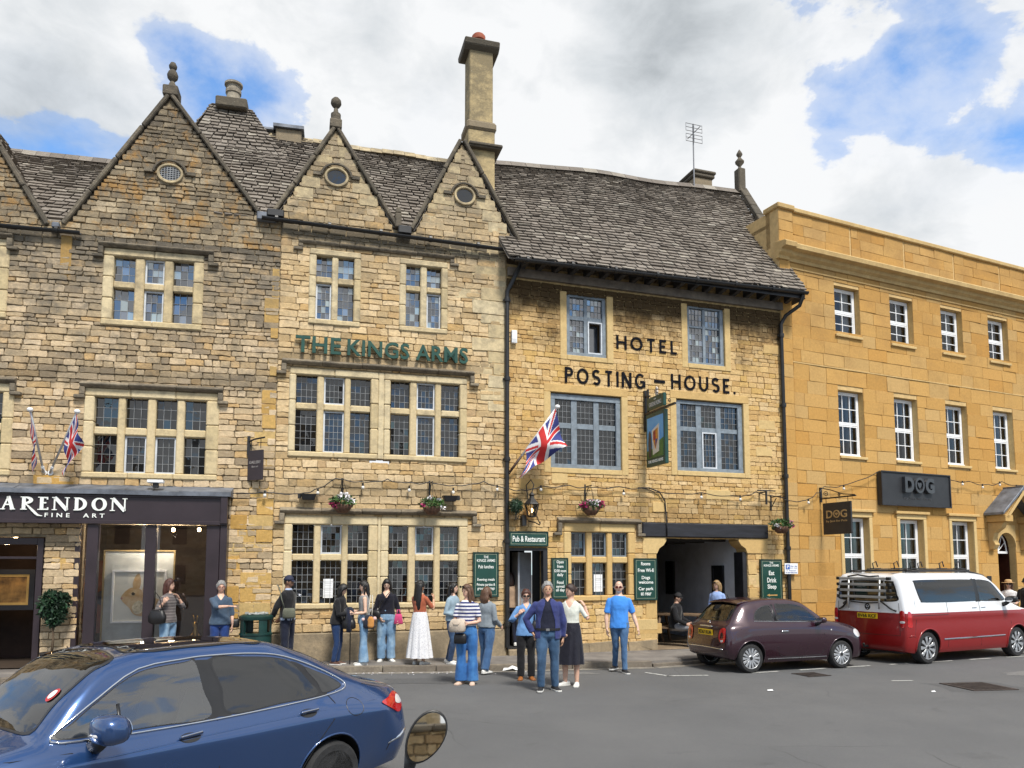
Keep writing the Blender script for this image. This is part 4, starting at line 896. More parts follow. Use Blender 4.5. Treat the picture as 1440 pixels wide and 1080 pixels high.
def ashlar_building():
    r = thing('georgian_building', 'ochre ashlar three storey building with white sash windows, cornice and parapet', 'building', (7.05, 19.71, 0), R(24.77)); H = []
    xs = [(2.0+2.17*k, 2.96+2.17*k) for k in range(6)]
    for a, b in xs:
        for (z0, z1, rt, rb, c) in ((8.45, 9.83, 1, 2, 2), (5.08, 6.9, 2, 2, 3)): H.append((a, b, z0, z1)); sash(r, a+.01, b-.01, z0+.01, z1-.01, c if z0 < 8 else 2, rt if z0 < 8 else 2, rb, y=.17)
    for k, (a, b) in enumerate(xs):
        if k != 3: H.append((a, b, 1.35, 3.42)); sash(r, a+.01, b-.01, 1.36, 3.41, 2, 2, 2, y=.17)
    H.append((8.38, 9.24, .12, 3.36))
    for a, b, c, e in H[:-1]: s = MB(); s.box(a-.03, b+.03, -.06, .16, c-.075, c-.001); s.build('window_sill', S_DRESSO, r, bevel=.008)
    for k, (a, b) in enumerate(xs):
        if k == 3: continue
        s = MB(); s.box(a-.12, a-.002, -.035, .05, 1.35, 3.42); s.box(b+.002, b+.12, -.035, .05, 1.35, 3.42); s.box(a-.12, b+.12, -.035, .05, 3.422, 3.56); s.box(a-.2, b+.2, -.10, .02, 3.562, 3.64)
        s.build('architrave', S_DRESSO, r, bevel=.01)
    sm = MB(); L_ = 18
    stones(sm, lambda z: [(.42, L_)], .12, 7.46, .345, .42, .95, H, prot=.006, jit=.001, gap=.007, fixed=True, rr=.004); stones(sm, lambda z: [(.42, L_)], 7.50, 10.2, .345, .42, .95, H, prot=.004, jit=.001, gap=.007, fixed=True, rr=.004)
    k = len(sm.V); stones(sm, lambda z: [(.0, .36)], .12, 10.2, .345, .42, .95, [], prot=.006, jit=.001, gap=.007, fixed=True, rr=.004); stones(sm, lambda z: [(.0, .5)], 10.7, 11.6, .30, .42, .95, [], prot=.006, jit=.001, gap=.006, fixed=True, rr=.004)
    for i in range(k, len(sm.V)): v = sm.V[i]; sm.V[i] = (v[0], v[1]-.06, v[2])
    k = len(sm.V); stones(sm, lambda z: [(.56+2.17*j, .5+2.17*(j+1)) for j in range(8)], 10.7, 11.6, .30, .5, .95, [], prot=.006, jit=.001, gap=.006, fixed=True, rr=.004)
    w = MB(); wall(w, 0, L_, .1, 11.72, H, d=.2, rev=1); w.box(0.0, .36, -.05, .011, .1, 10.2); w.box(0, .5, -.05, .011, 10.6, 11.6)
    w.box(0, L_, .3, 9, 11.2, 11.3); w.quad((0, .012, .1), (0, 9, .1), (0, 9, 11.6), (0, .012, 11.6)); w.box(0, L_, .25, .4, 10.6, 11.6)
    wo = w.build('wall', [MORTARP, S_DRESSO], r); sm.build('ashlar_blocks', S_ASH, wo)
    c = MB()
    c.pyz([(.0, 10.2), (-.05, 10.2), (-.06, 10.28), (-.16, 10.34), (-.18, 10.42), (-.34, 10.44), (-.36, 10.56), (-.31, 10.60), (.0, 10.66)], .3, L_); c.pyz([(.0, 10.2), (-.11, 10.2), (-.12, 10.28), (-.22, 10.34), (-.24, 10.42), (-.40, 10.44), (-.42, 10.56), (-.37, 10.60), (.0, 10.66)], -.1, .298)
    c.build('cornice', S_DRESSO, r, bevel=.008)
    c = MB(); c.box(-.06, .54, -.13, .45, 11.60, 11.74); c.box(.542, L_, -.07, .45, 11.60, 11.73); c.build('parapet_coping', S_DRESSO, r, bevel=.02)
    c = MB(); c.box(.36, L_, -.018, .01, 7.465, 7.498); c.box(.36, L_, -.03, .01, 10.02, 10.06); c.build('string_course', S_DRESSO, r)
    c = MB(); c.box(-.02, L_, -.1, .01, .08, .45); c.build('plinth', S_DRESSO, r, bevel=.02)
    # doorway with pitched stone hood
    d = MB(); d.quad((8.38, .9, .1), (9.24, .9, .1), (9.24, .9, 3.4), (8.38, .9, 3.4)); d.quad((8.38, .2, .1), (8.38, .9, .1), (8.38, .9, 3.4), (8.38, .2, 3.4)); d.quad((9.24, .2, .1), (9.24, .9, .1), (9.24, .9, 3.4), (9.24, .2, 3.4)); d.build('door_recess', mat('mahogany_door', (.055, .015, .008), .45, var=.3), r)
    f = MB(); f.box(8.40, 9.22, .24, .30, 2.50, 2.57)
    for a in (30, 60, 90, 120, 150): f.tube([(8.81, .27, 2.57), (8.81+.38*math.cos(R(a)), .27, 2.57+.55*math.sin(R(a)))], .012, 5)
    f.tube([(8.81+.39*math.cos(R(a)), .27, 2.57+.56*math.sin(R(a))) for a in range(0, 181, 15)], .02, 6); f.build('fanlight', WHITE, r)
    sp = MB(); n = 14                               # arched head of the doorway
    arcp = [(8.81+.43*math.cos(math.pi*i/n), 2.70+.43*math.sin(math.pi*i/n)) for i in range(n+1)]
    sp.pxz([(8.38, 2.70)]+[p for p in arcp[::-1]][1:n//2+1]+[(8.81, 3.36), (8.38, 3.36)], -.02, .22); sp.pxz([(9.24, 2.70), (9.24, 3.36), (8.81, 3.36)]+[p for p in arcp[::-1]][n//2:-1], -.02, .22); sp.build('door_arch', S_DRESSO, r)
    h = MB()
    for s, x in ((1, 7.95), (-1, 9.67)):
        e = x+s*.9
        h.add([(x-s*.15, -.62, 3.62), (e, -.62, 4.42), (e, 0, 4.42), (x-s*.15, 0, 3.62), (x-s*.15, -.62, 3.70), (e, -.62, 4.52), (e, 0, 4.52), (x-s*.15, 0, 3.70)], [(0, 1, 2, 3), (4, 7, 6, 5), (0, 4, 5, 1), (3, 2, 6, 7), (0, 3, 7, 4), (1, 5, 6, 2)], 1)
        h.add([(x, -.60, 3.55), (x+s*.1, -.60, 3.5), (e, -.60, 4.25), (e, -.60, 4.41), (x, -.45, 3.55), (x+s*.1, -.45, 3.5), (e, -.45, 4.25), (e, -.45, 4.41)], [(0, 1, 2, 3), (4, 7, 6, 5), (1, 5, 6, 2), (0, 4, 5, 1)], 0)
        h.box(min(x-s*.05, x+s*.3), max(x-s*.05, x+s*.3), -.6, .0, 3.42, 3.615, 0)
        h.pyz([(.0, 2.6), (-.14, 2.62), (-.22, 2.75), (-.14, 2.9), (-.2, 3.1), (-.42, 3.25), (-.50, 3.415), (0, 3.415)], min(x+s*.02, x+s*.22), max(x+s*.02, x+s*.22), 0)
    h.build('door_hood', [S_DRESSO, LEAD], r, bevel=.01)
    p = MB(); p.box(7.78, 7.98, -.03, .0, 1.55, 1.82); p.build('door_plaque', PAINTB, r)
    return r
INN = gabled_inn(); POST = posting_house(); ASHB = ashlar_building()
# ------------------------------------------------------------------ cars
def paint(name, c, metal=.35, rough=.32, coat=1):
    m, nt, b = newmat(name); t = NT(nt)
    b.inputs['Base Color'].default_value = (*c, 1); b.inputs['Metallic'].default_value = metal
    t.l(t.rng(t.noise(1.6, 5, .6), .35, .7, rough*.85, rough*1.25), b.inputs['Roughness'])
    b.inputs['Coat Weight'].default_value = coat; b.inputs['Coat IOR'].default_value = 1.7
    t.l(t.rng(t.noise(2.3, 6, .65), .4, .75, .02, .10), b.inputs['Coat Roughness']); MATS[name] = m; return m
BLUEP = paint('blue_car_paint', (.012, .050, .16), .5, .30); PURP = paint('plum_car_paint', (.026, .0045, .013), .3, .3, .7); REDP = paint('red_car_paint', (.21, .0025, .003), .0, .4, .3); WHP = paint('white_car_paint', (.70, .71, .73), 0, .35)
CHROME = mat('chrome', (.72, .73, .75), .12, 1, var=.04); RUBBER = mat('tyre_rubber', (.018, .018, .019), .8, var=.3, vs=14, bump=.3, bs=60); TRIMB = mat('black_trim', (.012, .012, .013), .4, var=.2)
ALLOY = mat('alloy_silver', (.50, .51, .53), .35, .7, var=.06); SEAT = mat('seat_cloth', (.035, .035, .038), .9, var=.3); SEATL = mat('pale_seat_leather', (.45, .42, .36), .6)
LAMP = mat('red_lamp_lens', (.42, .008, .010), .12, var=.15, vs=20, coat=1); LAMPW = mat('clear_lamp_lens', (.62, .60, .60), .12, coat=1); PLATE = mat('yellow_number_plate', (.72, .47, .01), .4); BLK = mat('plate_black', (.01, .01, .01), .5); AMBER = mat('amber_lens', (.5, .2, .03), .2)
WELL = mat('wheel_well', (.008, .008, .008), .9); CARGL = clear_glass('car_glass', (.62, .70, .66), 1, 1.75); TINT = clear_glass('tinted_glass', (.035, .04, .04), 1, 1.75); SIDEGL = clear_glass('side_glass', (.66, .72, .69), 1, 2.5); TINTB = clear_glass('reflective_tinted_glass', (.03, .035, .035), 1, 1.9); DIMGL = clear_glass('light_tint_glass', (.40, .44, .42), 1, 1.7)
def pchip(xs, ys, x):
    n = len(xs); d = [(ys[i+1]-ys[i])/(xs[i+1]-xs[i]) for i in range(n-1)]; m = [d[0]]+[0 if d[i-1]*d[i] <= 0 else 2*d[i-1]*d[i]/(d[i-1]+d[i]) for i in range(1, n-1)]+[d[-1]]
    for i in range(n-1):
        if x <= xs[i+1] or i == n-2:
            h = xs[i+1]-xs[i]; t = (x-xs[i])/h
            return (2*t**3-3*t*t+1)*ys[i]+(t**3-2*t*t+t)*h*m[i]+(-2*t**3+3*t*t)*ys[i+1]+(t**3-t*t)*h*m[i+1]
def crom(p, cnt):
    out = []
    for i in range(len(p)-1):
        p0, p1, p2, p3 = p[max(i-1, 0)], p[i], p[i+1], p[min(i+2, len(p)-1)]
        for k in range(cnt[i]):
            t = k/cnt[i]; out.append(tuple(.5*((2*b)+(-a+c)*t+(2*a-5*b+4*c-d)*t*t+(-a+3*b-3*c+d)*t**3) for a, b, c, d in zip(p0, p1, p2, p3)))
    out.append(p[-1]); return out
def smooth_closed(p, n=6):
    q = p[-1:]+p+p[:2]; out = []
    for i in range(1, len(p)+1):
        for k in range(n):
            t = k/n; out.append(tuple(.5*((2*b)+(-a+c)*t+(2*a-5*b+4*c-d)*t*t+(-a+3*b-3*c+d)*t**3) for a, b, c, d in zip(q[i-1], q[i], q[i+1], q[i+2])))
    return out
def inside(poly, x, y):
    c = False; n = len(poly)
    for i in range(n):
        (a, b), (p, q) = poly[i], poly[i-1]
        if (b > y) != (q > y) and x < (p-a)*(y-b)/(q-b)+a: c = not c
    return c
class Car:
    def __init__(s, st, axles, rw, wy, mats, nx=110, arch=.055, split=None):
        s.L = st[-1][0]; s.axles = axles; s.rw = rw; s.wy = wy
        xs = [q[0] for q in st]; X = sorted({st[0][0]+(s.L-st[0][0])*i/nx for i in range(nx+1)} | {x+d for x in xs[-4:]+xs[:3] for d in (0, .02) if x+d <= s.L})
        rings = []; cnt = [2, 2, 5, 5, 3, 10, 4, 5]
        for x in X:
            zs, ys, zm, ym, zh, yh, zb, yb, zr, yr, zc = [pchip(xs, [q[k] for q in st], x) for k in range(1, 12)]
            half = crom([(0, zs), (ys*.85, zs), (ys, zs+.05), (ym, zm), (yh, zh), (yb, zb), (yr, zr), (yr*.58, zr+(zc-zr)*.82), (0, zc)], cnt)
            rings.append([(x, a, b) for a, b in half]+[(x, -a, b) for a, b in half[-2:0:-1]])
        s.nb = sum(cnt[:5])                         # index of the belt line in a half section
        n = len(rings[0]); h = n//2; mb = MB(); mb.loft(rings, cap=False); cap = len(rings)-1
        for base, flip in ((0, 0), (cap*n, 1)):
            for i in range(h):
                q = [base+i, base+i+1, base+(n-i-1) % n, base+(n-i) % n]
                q = list(dict.fromkeys(q)); mb.F.append(tuple(q[::-1] if flip else q)); mb.M.append(0)
        if split:
            for i, f in enumerate(mb.F):
                if sum(mb.V[k][2] for k in f)/len(f) > split: mb.M[i] = 1
        o = mb.build('body', mats+[WELL], None, fixn=True)
        s.bvh = BVHTree.FromPolygons(mb.V, mb.F)
        cut = MB()
        for ax in axles:
            for sg in (-1, 1): cut.lathe([(rw+arch, sg*(wy-.30)), (rw+arch, sg*(wy+.4))] if sg > 0 else [(rw+arch, -(wy+.4)), (rw+arch, -(wy-.30))], (ax, 0, rw+.015), 40, axis='y')
        c = cut.build('cutter', WELL, None, fixn=True); m = o.modifiers.new('wells', 'BOOLEAN'); m.operation = 'DIFFERENCE'; m.solver = 'EXACT'; m.object = c; m.use_self = True
        bpy.context.view_layer.update()
        me = bpy.data.meshes.new_from_object(o.evaluated_get(bpy.context.evaluated_depsgraph_get())); o.modifiers.clear(); o.data = me; bpy.data.objects.remove(c)
        me.polygons.foreach_set('use_smooth', [True]*len(me.polygons))
        for p in me.polygons:                       # faces inside the wells are black
            ce = p.center
            for ax in axles:
                d = math.hypot(ce.x-ax, ce.z-rw-.015)
                if (d < rw+arch-.004) or (abs(d-rw-arch) < .012 and abs(p.normal.y) < .3): p.material_index = len(mats)
        me.set_sharp_from_angle(angle=R(42)); s.body = o
    def hit(s, a, b, view, off=.004):
        o, d = {'r': ((a, 4, b), (0, -1, 0)), 'l': ((a, -4, b), (0, 1, 0)), 'b': ((s.L+3, a, b), (-1, 0, 0)), 't': ((a, b, 5), (0, 0, -1)), 'f': ((-3, a, b), (1, 0, 0))}[view]
        p, n, i, dist = s.bvh.ray_cast(Vector(o), Vector(d))
        if p is None: return None
        if n.dot(Vector(d)) > 0: n = -n
        return p+n*off
    def panel(s, name, outline, view, mats, frit=.93, off=.004, cut=True, par=None, n=5, sm=True, offin=None):
        out = smooth_closed(outline, n) if sm else outline; cx = sum(p[0] for p in out)/len(out); cy = sum(p[1] for p in out)/len(out)
        mb = MB(); rings = []; fr = (1, frit, .75, .5, .25)
        for k in fr:
            r = []
            for a, b in out:
                h = s.hit(cx+(a-cx)*k, cy+(b-cy)*k, view, off)
                for t in (.9, .8, .6, .3):
                    if h is None: h = s.hit(cx+(a-cx)*k*t, cy+(b-cy)*k*t, view, off)
                r.append(h)
            rings.append(r)
        m = len(out)
        mb.V = [tuple(p) for r in rings for p in r]+[tuple(s.hit(cx, cy, view, off))]
        for j in range(len(fr)-1):
            for i in range(m): mb.F.append((j*m+i, j*m+(i+1) % m, (j+1)*m+(i+1) % m, (j+1)*m+i)); mb.M.append(0 if j == 0 and len(mats) > 1 else len(mats)-1)
        for i in range(m): mb.F.append(((len(fr)-1)*m+i, (len(fr)-1)*m+(i+1) % m, len(fr)*m)); mb.M.append(len(mats)-1)
        o = mb.build(name, mats, par, smooth=True, fixn=True)
        if cut:
            k = .5+frit*.5; poly = [(cx+(a-cx)*k, cy+(b-cy)*k) for a, b in out]; me = s.body.data; bm = bmesh.new(); bm.from_mesh(me); kill = []
            for f in bm.faces:
                c = f.calc_center_median()
                if view in 'rl' and (c.y > 0) == (view == 'r') and abs(f.normal.y) > .3: ok = all(inside(poly, v.co.x, v.co.z) for v in f.verts)
                elif view == 'b' and f.normal.x > .1 and c.x > s.L*.55: ok = all(inside(poly, v.co.y, v.co.z) for v in f.verts)
                elif view == 't' and f.normal.z > .1: ok = all(inside(poly, v.co.x, v.co.y) for v in f.verts)
                else: ok = False
                if ok: kill.append(f)
            bmesh.ops.delete(bm, geom=kill, context='FACES')
            ed = {v for e in bm.edges if e.is_boundary for v in e.verts}
            for v in ed:
                a, b = (v.co.x, v.co.z) if view in 'rl' else (v.co.y, v.co.z) if view == 'b' else (v.co.x, v.co.y)
                if view in 'rl' and (v.co.y > 0) != (view == 'r'): continue
                if view == 'b' and v.co.x < s.L*.55: continue
                if not inside(poly, a, b): continue
                best = None
                for i in range(len(poly)):
                    (x0, y0), (x1, y1) = poly[i-1], poly[i]; dx, dy = x1-x0, y1-y0; t = max(0, min(1, ((a-x0)*dx+(b-y0)*dy)/(dx*dx+dy*dy+1e-12))); q = (x0+dx*t, y0+dy*t); d = (q[0]-a)**2+(q[1]-b)**2
                    if best is None or d < best[0]: best = (d, q)
                if best[0] < .008:
                    h = s.hit(*best[1], view, 0)
                    if h is not None: v.co = h
            bm.to_mesh(me); bm.free()
        return o
    def line(s, mb, pts, view, r=.004, off=.0, n=6, mi=0, closed=False, flat=1.0):
        P = [s.hit(a, b, view, off) for a, b in pts]; P = [p for p in P if p is not None]
        if closed: P.append(P[0])
        mb.tube(P, r, n, mi, flat=flat)
    def arches(s, par, m, r=.012, k=.055):
        mb = MB()
        for ax in s.axles:
            for v in 'rl':
                pts = [(ax+(s.rw+k)*math.cos(R(a)), s.rw+.015+(s.rw+k)*math.sin(R(a))) for a in range(-20, 201, 8)]
                P = [s.hit(a, b, v, 0) for a, b in pts if b > .16]; P = [p for p in P if p is not None]
                if len(P) > 3: mb.tube(P, r, 6)
        return mb.build('wheel_arch_lip', m, par, smooth=True)
    def wheels(s, par, spokes, width=.2, style='fiat'):
        for ax in s.axles:
            for sg in (-1, 1):
                y = sg*(s.wy-width/2-.01); rw = s.rw; w = width/2; rr = rw*.72
                t = MB(); t.lathe([(rr, -w), (rw-.03, -w), (rw-.006, -w+.025), (rw, -w*.5), (rw, w*.5), (rw-.006, w-.025), (rw-.03, w), (rr, w), (rr, -w)], (ax, y, rw), 40, axis='y'); o = t.build('wheel', RUBBER, par, angle=35)
                f = MB(); ys = sg*(w-.012)
                f.lathe([(rr+.002, -w*.9), (rr+.002, w*.9), (rr-.012, w*.9), (rr-.02, -w*.9)], (ax, y, rw), 36, axis='y')
                f.lathe([(.0, 0), (.055, 0), (.06, -.02*sg), (0, -.02*sg)] if sg > 0 else [(.0, 0), (.06, .02), (.055, 0), (0, -.0)], (ax, y+ys, rw), 16, axis='y')
                for k in range(spokes):
                    a = 2*math.pi*k/spokes
                    if style == 'fiat': rads = [(.05, .013), (.12, .020), (rr-.03, .026), (rr-.008, .018)]
                    elif style == 'van': rads = [(.06, .02), (.15, .026), (rr-.06, .040), (rr-.01, .034)]
                    else: rads = [(.05, .02), (.14, .018), (rr-.03, .022), (rr-.005, .026)]
                    v = []
                    for (q, h) in rads:
                        for e in (-1, 1):
                            for dy in (0, -.02*sg): v.append((ax+math.cos(a)*q-math.sin(a)*h*e, y+ys-(.015*sg if q < .08 else 0)*.4+dy, rw+math.sin(a)*q+math.cos(a)*h*e))
                    fa = []
                    for k2 in range(3):
                        b = k2*4; fa += [(b, b+2, b+6, b+4), (b+1, b+5, b+7, b+3), (b, b+4, b+5, b+1), (b+2, b+3, b+7, b+6)]
                    f.add(v, fa)
                f.build('rim', ALLOY, o, fixn=True, bevel=.003)
                b = MB(); b.lathe([(0, -.01), (rr-.01, -.01), (rr-.01, .01), (0, .01)], (ax, y+sg*w*.2, rw), 30, axis='y'); b.build('wheel_back', WELL, o)
                b = MB(); b.lathe([(0, -.004), (.035, -.004), (.035, .006), (0, .006)], (ax, y+ys, rw), 14, axis='y'); b.build('hub_cap', TRIMB, o)
def seats(par, rows, z0, m, hw=.25, ys=(-.36, .36), tilt=.15, hh=.62):
    mb = MB()
    for x in rows:
        for y in ys:
            mb.loft([[(x+dx*.0+sx*d+tilt*t, y+sy*w, z0+t*hh) for sx, sy in ((-1, -1), (1, -1), (1, 1), (-1, 1))] for t, d, w, dx in ((0, .07, hw, 0), (.5, .07, hw, 0), (.8, .06, hw*.85, 0), (.82, .03, hw*.4, 0))])
            mb.box(x+tilt*.85-.05, x+tilt*.85+.05, y-.13, y+.13, z0+hh*.86, z0+hh*1.08); mb.box(x-.5, x, y-hw, y+hw, z0-.05, z0+.1)
    return mb.build('seat', m, par, bevel=.03, seg=2)
def plate(par, text, c, w, h, view):
    """rear plate: black characters on yellow, tilted with the tailgate"""
    mb = MB(); mb.box(c[0], c[0]+.012, c[1]-w/2, c[1]+w/2, c[2]-h/2, c[2]+h/2); o = mb.build('number_plate', PLATE, par, bevel=.003)
    t = MB(); t.text(text, -w*.45, w*.45, -h*.32, h*.32, 0, .004, bold=.015)
    t.xf(Matrix.Translation((c[0]+.015, c[1], c[2])) @ Matrix.Rotation(math.pi/2, 4, 'Z')); t.build('plate_characters', BLK, o); return o
def mirror(par, c, sg, mbody, sc=1.0, arm=None):
    """door mirror on a stalk: painted shell, black base, glass behind"""
    x, y, z = c; mb = MB(); rings = []
    for (u, k) in ((0, .25), (.03, .72), (.10, 1.0), (.20, 1.0), (.245, .82), (.265, .4)):
        rings.append([(x+dx*k*sc, y+sg*u*sc, z+dz*k*sc+.012*u/.26) for dx, dz in [(.08*math.copysign(abs(math.cos(a))**.7, math.cos(a))-.01, .076*math.copysign(abs(math.sin(a))**.7, math.sin(a))) for a in [2*math.pi*i/16 for i in range(16)]]])
    mb.loft(rings); o = mb.build('door_mirror', mbody, par, smooth=True, fixn=True)
    g = MB(); g.loft([[(x+(.072)*sc+.004*q, y+sg*(.13+.095*math.cos(a))*sc, z+.055*math.sin(a)*sc+.005) for a in [2*math.pi*i/16 for i in range(16)]] for q in (0, 1)]); g.build('mirror_glass', CHROME, o)
    b = MB(); b.tube(arm or [(x+.02, y-sg*.06, z-.12*sc), (x+.01, y+sg*.02, z-.09*sc), (x, y+sg*.08, z-.055*sc)], [.05*sc, .045*sc, .035*sc], 10, flat=.7); b.build('mirror_arm', TRIMB, o, smooth=True)
    return o
def wheel_ring(par, c, r=.18, m=None):
    mb = MB(); P = [(c[0]+.35*r*math.sin(a), c[1]+r*math.cos(a), c[2]+r*.93*math.sin(a)) for a in [2*math.pi*i/20 for i in range(21)]]; mb.tube(P, .016, 8); mb.tube([(c[0], c[1]-r, c[2]), (c[0]-.03, c[1], c[2]-.03), (c[0], c[1]+r, c[2])], .018, 6); return mb.build('steering_wheel', TRIMB, par, smooth=True)

# ---- blue hatchback, near left
def blue_car():
    st = [(0, 0.3, 0.5, 0.5, 0.6, 0.62, 0.55, 0.68, 0.5, 0.7, 0.4, 0.71), (0.08, 0.22, 0.75, 0.5, 0.8, 0.66, 0.76, 0.74, 0.68, 0.77, 0.5, 0.79), (0.4, 0.19, 0.82, 0.5, 0.88, 0.72, 0.87, 0.83, 0.78, 0.87, 0.55, 0.9), (0.97, 0.18, 0.81, 0.74, 0.927, 0.8, 0.923, 0.91, 0.82, 0.95, 0.6, 0.985), (1.35, 0.18, 0.81, 0.74, 0.932, 0.85, 0.928, 0.955, 0.835, 1, 0.7, 1.05), (1.62, 0.18, 0.81, 0.74, 0.934, 0.86, 0.93, 0.965, 0.84, 1.23, 0.7, 1.28), (1.93, 0.18, 0.81, 0.74, 0.934, 0.85, 0.93, 0.97, 0.84, 1.425, 0.62, 1.495), (2.36, 0.18, 0.81, 0.74, 0.934, 0.855, 0.93, 0.98, 0.84, 1.485, 0.59, 1.545), (2.9, 0.18, 0.81, 0.74, 0.934, 0.86, 0.93, 0.99, 0.838, 1.485, 0.58, 1.555), (3.3, 0.18, 0.81, 0.74, 0.934, 0.87, 0.93, 1, 0.832, 1.465, 0.575, 1.535), (3.7, 0.18, 0.81, 0.74, 0.934, 0.88, 0.93, 1.02, 0.815, 1.35, 0.57, 1.43), (4.1, 0.2, 0.8, 0.74, 0.922, 0.866, 0.918, 1, 0.785, 1.182, 0.58, 1.252), (4.4, 0.23, 0.77, 0.74, 0.907, 0.85, 0.903, 0.98, 0.755, 1.06, 0.62, 1.12), (4.65, 0.25, 0.77, 0.55, 0.86, 0.86, 0.8, 0.95, 0.71, 1, 0.61, 1.05), (4.78, 0.28, 0.72, 0.55, 0.8, 0.83, 0.735, 0.92, 0.65, 0.97, 0.56, 1.01), (4.85, 0.33, 0.64, 0.55, 0.71, 0.78, 0.64, 0.87, 0.56, 0.905, 0.45, 0.925), (4.87, 0.4, 0.55, 0.55, 0.6, 0.71, 0.54, 0.8, 0.48, 0.83, 0.4, 0.84)]
    r = thing('parked_car', 'blue five-door hatchback with chrome window trim in the near left corner', 'car', (-4.737, 4.806, -.15), R(50.75)); c = Car(st, (.97, 3.82), .305, .915, [BLUEP], 130); c.body.parent = r
    c.arches(r, BLUEP, .010)
    FW = [(1.5, 0.995), (1.6, 1.09), (1.81, 1.23), (2.12, 1.385), (2.5, 1.425), (2.6, 1.425), (2.625, 1.2), (2.64, 0.99), (2.2, 0.985)]
    RW = [(2.79, 0.995), (2.76, 1.2), (2.73, 1.43), (3.05, 1.42), (3.35, 1.385), (3.53, 1.32), (3.66, 1.15), (3.71, 1.03), (3.3, 1.01)]
    QW = [(3.76, 1.04), (3.73, 1.13), (3.64, 1.275), (3.78, 1.223), (3.93, 1.155), (4.01, 1.095), (3.98, 1.06)]
    for v in 'lr':
        c.panel('front_window', FW, v, [TRIMB, SIDEGL], .965, par=r); c.panel('rear_window', RW, v, [TRIMB, TINTB], .96, par=r); c.panel('quarter_window', QW, v, [TRIMB, TINTB], .93, par=r)
        c.panel('door_pillar', [(2.60, .985), (2.59, 1.2), (2.57, 1.41), (2.70, 1.425), (2.79, 1.43), (2.80, 1.2), (2.83, .995), (2.7, .985)], v, [TRIMB], off=.003, cut=False, par=r, n=3); c.panel('quarter_pillar', [(3.66, 1.015), (3.63, 1.15), (3.50, 1.33), (3.60, 1.31), (3.70, 1.24), (3.78, 1.13), (3.80, 1.03)], v, [TRIMB], off=.003, cut=False, par=r, n=3)
        t = MB()
        top = [(1.46, 0.985), (1.58, 1.095), (1.8, 1.238), (2.12, 1.405), (2.5, 1.445), (2.7, 1.452), (3.05, 1.443), (3.35, 1.408), (3.6, 1.332), (3.82, 1.238), (3.98, 1.155), (4.065, 1.09), (4.04, 1.05), (3.94, 1.03), (3.7, 1.01), (3.3, 0.988), (2.7, 0.968), (2.2, 0.962), (1.75, 0.965)]
        sm = smooth_closed(top, 3); c.line(t, sm, v, .013, .004, 8, closed=True, flat=.6); t.build('chrome_surround', CHROME, r, smooth=True)
        b = MB();  c.line(b, [(1.93, 1.0), (1.93, 1.18)], v, .013, .004, 8, flat=.5); b.build('window_pillar', TRIMB, r, smooth=True)
        d = MB(); c.line(d, [(1.55, .97), (1.55, .7), (1.53, .35), (1.6, .26), (2.4, .245), (2.68, .245), (2.68, .6), (2.68, .965)], v, .005); c.line(d, [(2.68, .245), (3.35, .25), (3.5, .42), (3.62, .62), (3.78, .82), (3.84, .95), (3.80, 1.02)], v, .005); c.line(d, [(1.58, .905), (1.2, .91), (.9, .92)], v, .004)
        c.line(d, [(4.30, 1.055), (4.52, 1.0), (4.62, .9), (4.63, .80), (4.55, .5), (4.52, .4)], v, .004); c.line(d, [(4.05+.10*math.cos(a), .89+.075*math.sin(a)) for a in [2*math.pi*i/20 for i in range(21)]], v, .0035); d.build('panel_gap', TRIMB, r)
        d = MB(); c.line(d, [(1.0, .80), (1.5, .83), (2.2, .855), (3.0, .885), (3.7, .905), (4.3, .91), (4.6, .90)], v, .010, -.004, 8, flat=.5); d.build('swage_line', BLUEP, r, smooth=True)
        for (hx, hz) in ((2.42, .875), (3.52, .905)):
            h = MB(); c.line(h, [(hx-.10, hz), (hx-.06, hz+.004), (hx+.06, hz+.01), (hx+.10, hz+.01)], v, [.008, .016, .016, .008], .022, 8, flat=.6); hh = h.build('door_handle', BLUEP, r, smooth=True)
            h = MB(); c.line(h, [(hx-.09, hz+.001), (hx+.09, hz+.012)], v, .005, .036, 6); h.build('handle_trim', CHROME, hh); h = MB(); pts = [(hx+.085*math.cos(a), hz+.034*math.sin(a)) for a in [2*math.pi*i/16 for i in range(16)]]
            h.add([tuple(c.hit(a, b, v, .003)) for a, b in pts], [tuple(range(16))]); h.build('handle_recess', TRIMB, hh)
        TL = [(4.40, 0.875), (4.52, 0.905), (4.64, 0.935), (4.72, 0.925), (4.76, 0.85), (4.74, 0.78), (4.66, 0.75), (4.56, 0.79)]
        l = c.panel('tail_lamp', TL, v, [LAMP], off=.008, cut=False, par=r, n=4); l2 = c.panel('tail_lamp_lens', [(4.62, .85), (4.66, .905), (4.72, .895), (4.75, .84), (4.70, .825)], v, [LAMPW], off=.013, cut=False, par=l, n=4)
        d = MB(); c.line(d, [(4.52, .47), (4.66, .52), (4.76, .56), (4.82, .585)], v, [.006, .016, .016, .006], .006, 8, flat=.5); d.build('bumper_trim', CHROME, r, smooth=True)
        sg = -1 if v == 'l' else 1; mo = mirror(r, (1.72, sg*.95, 1.07), sg, BLUEP, 1.32, [(1.72, sg*.86, .92), (1.73, sg*.93, .945), (1.73, sg*1.04, .995)]); h = MB(); h.tube([(1.61, sg*1.07, 1.04), (1.605, sg*1.18, 1.05), (1.64, sg*1.27, 1.06)], .014, 8, flat=.8); h.build('indicator_strip', LAMPW, mo, smooth=True)
    c.panel('windscreen', [(1.36, -.60), (1.30, 0), (1.36, .60), (1.54, .60), (1.76, .585), (1.97, .545), (2.05, .3), (2.08, 0), (2.05, -.3), (1.97, -.545), (1.76, -.585), (1.54, -.60)], 't', [TRIMB, DIMGL], .95, par=r)
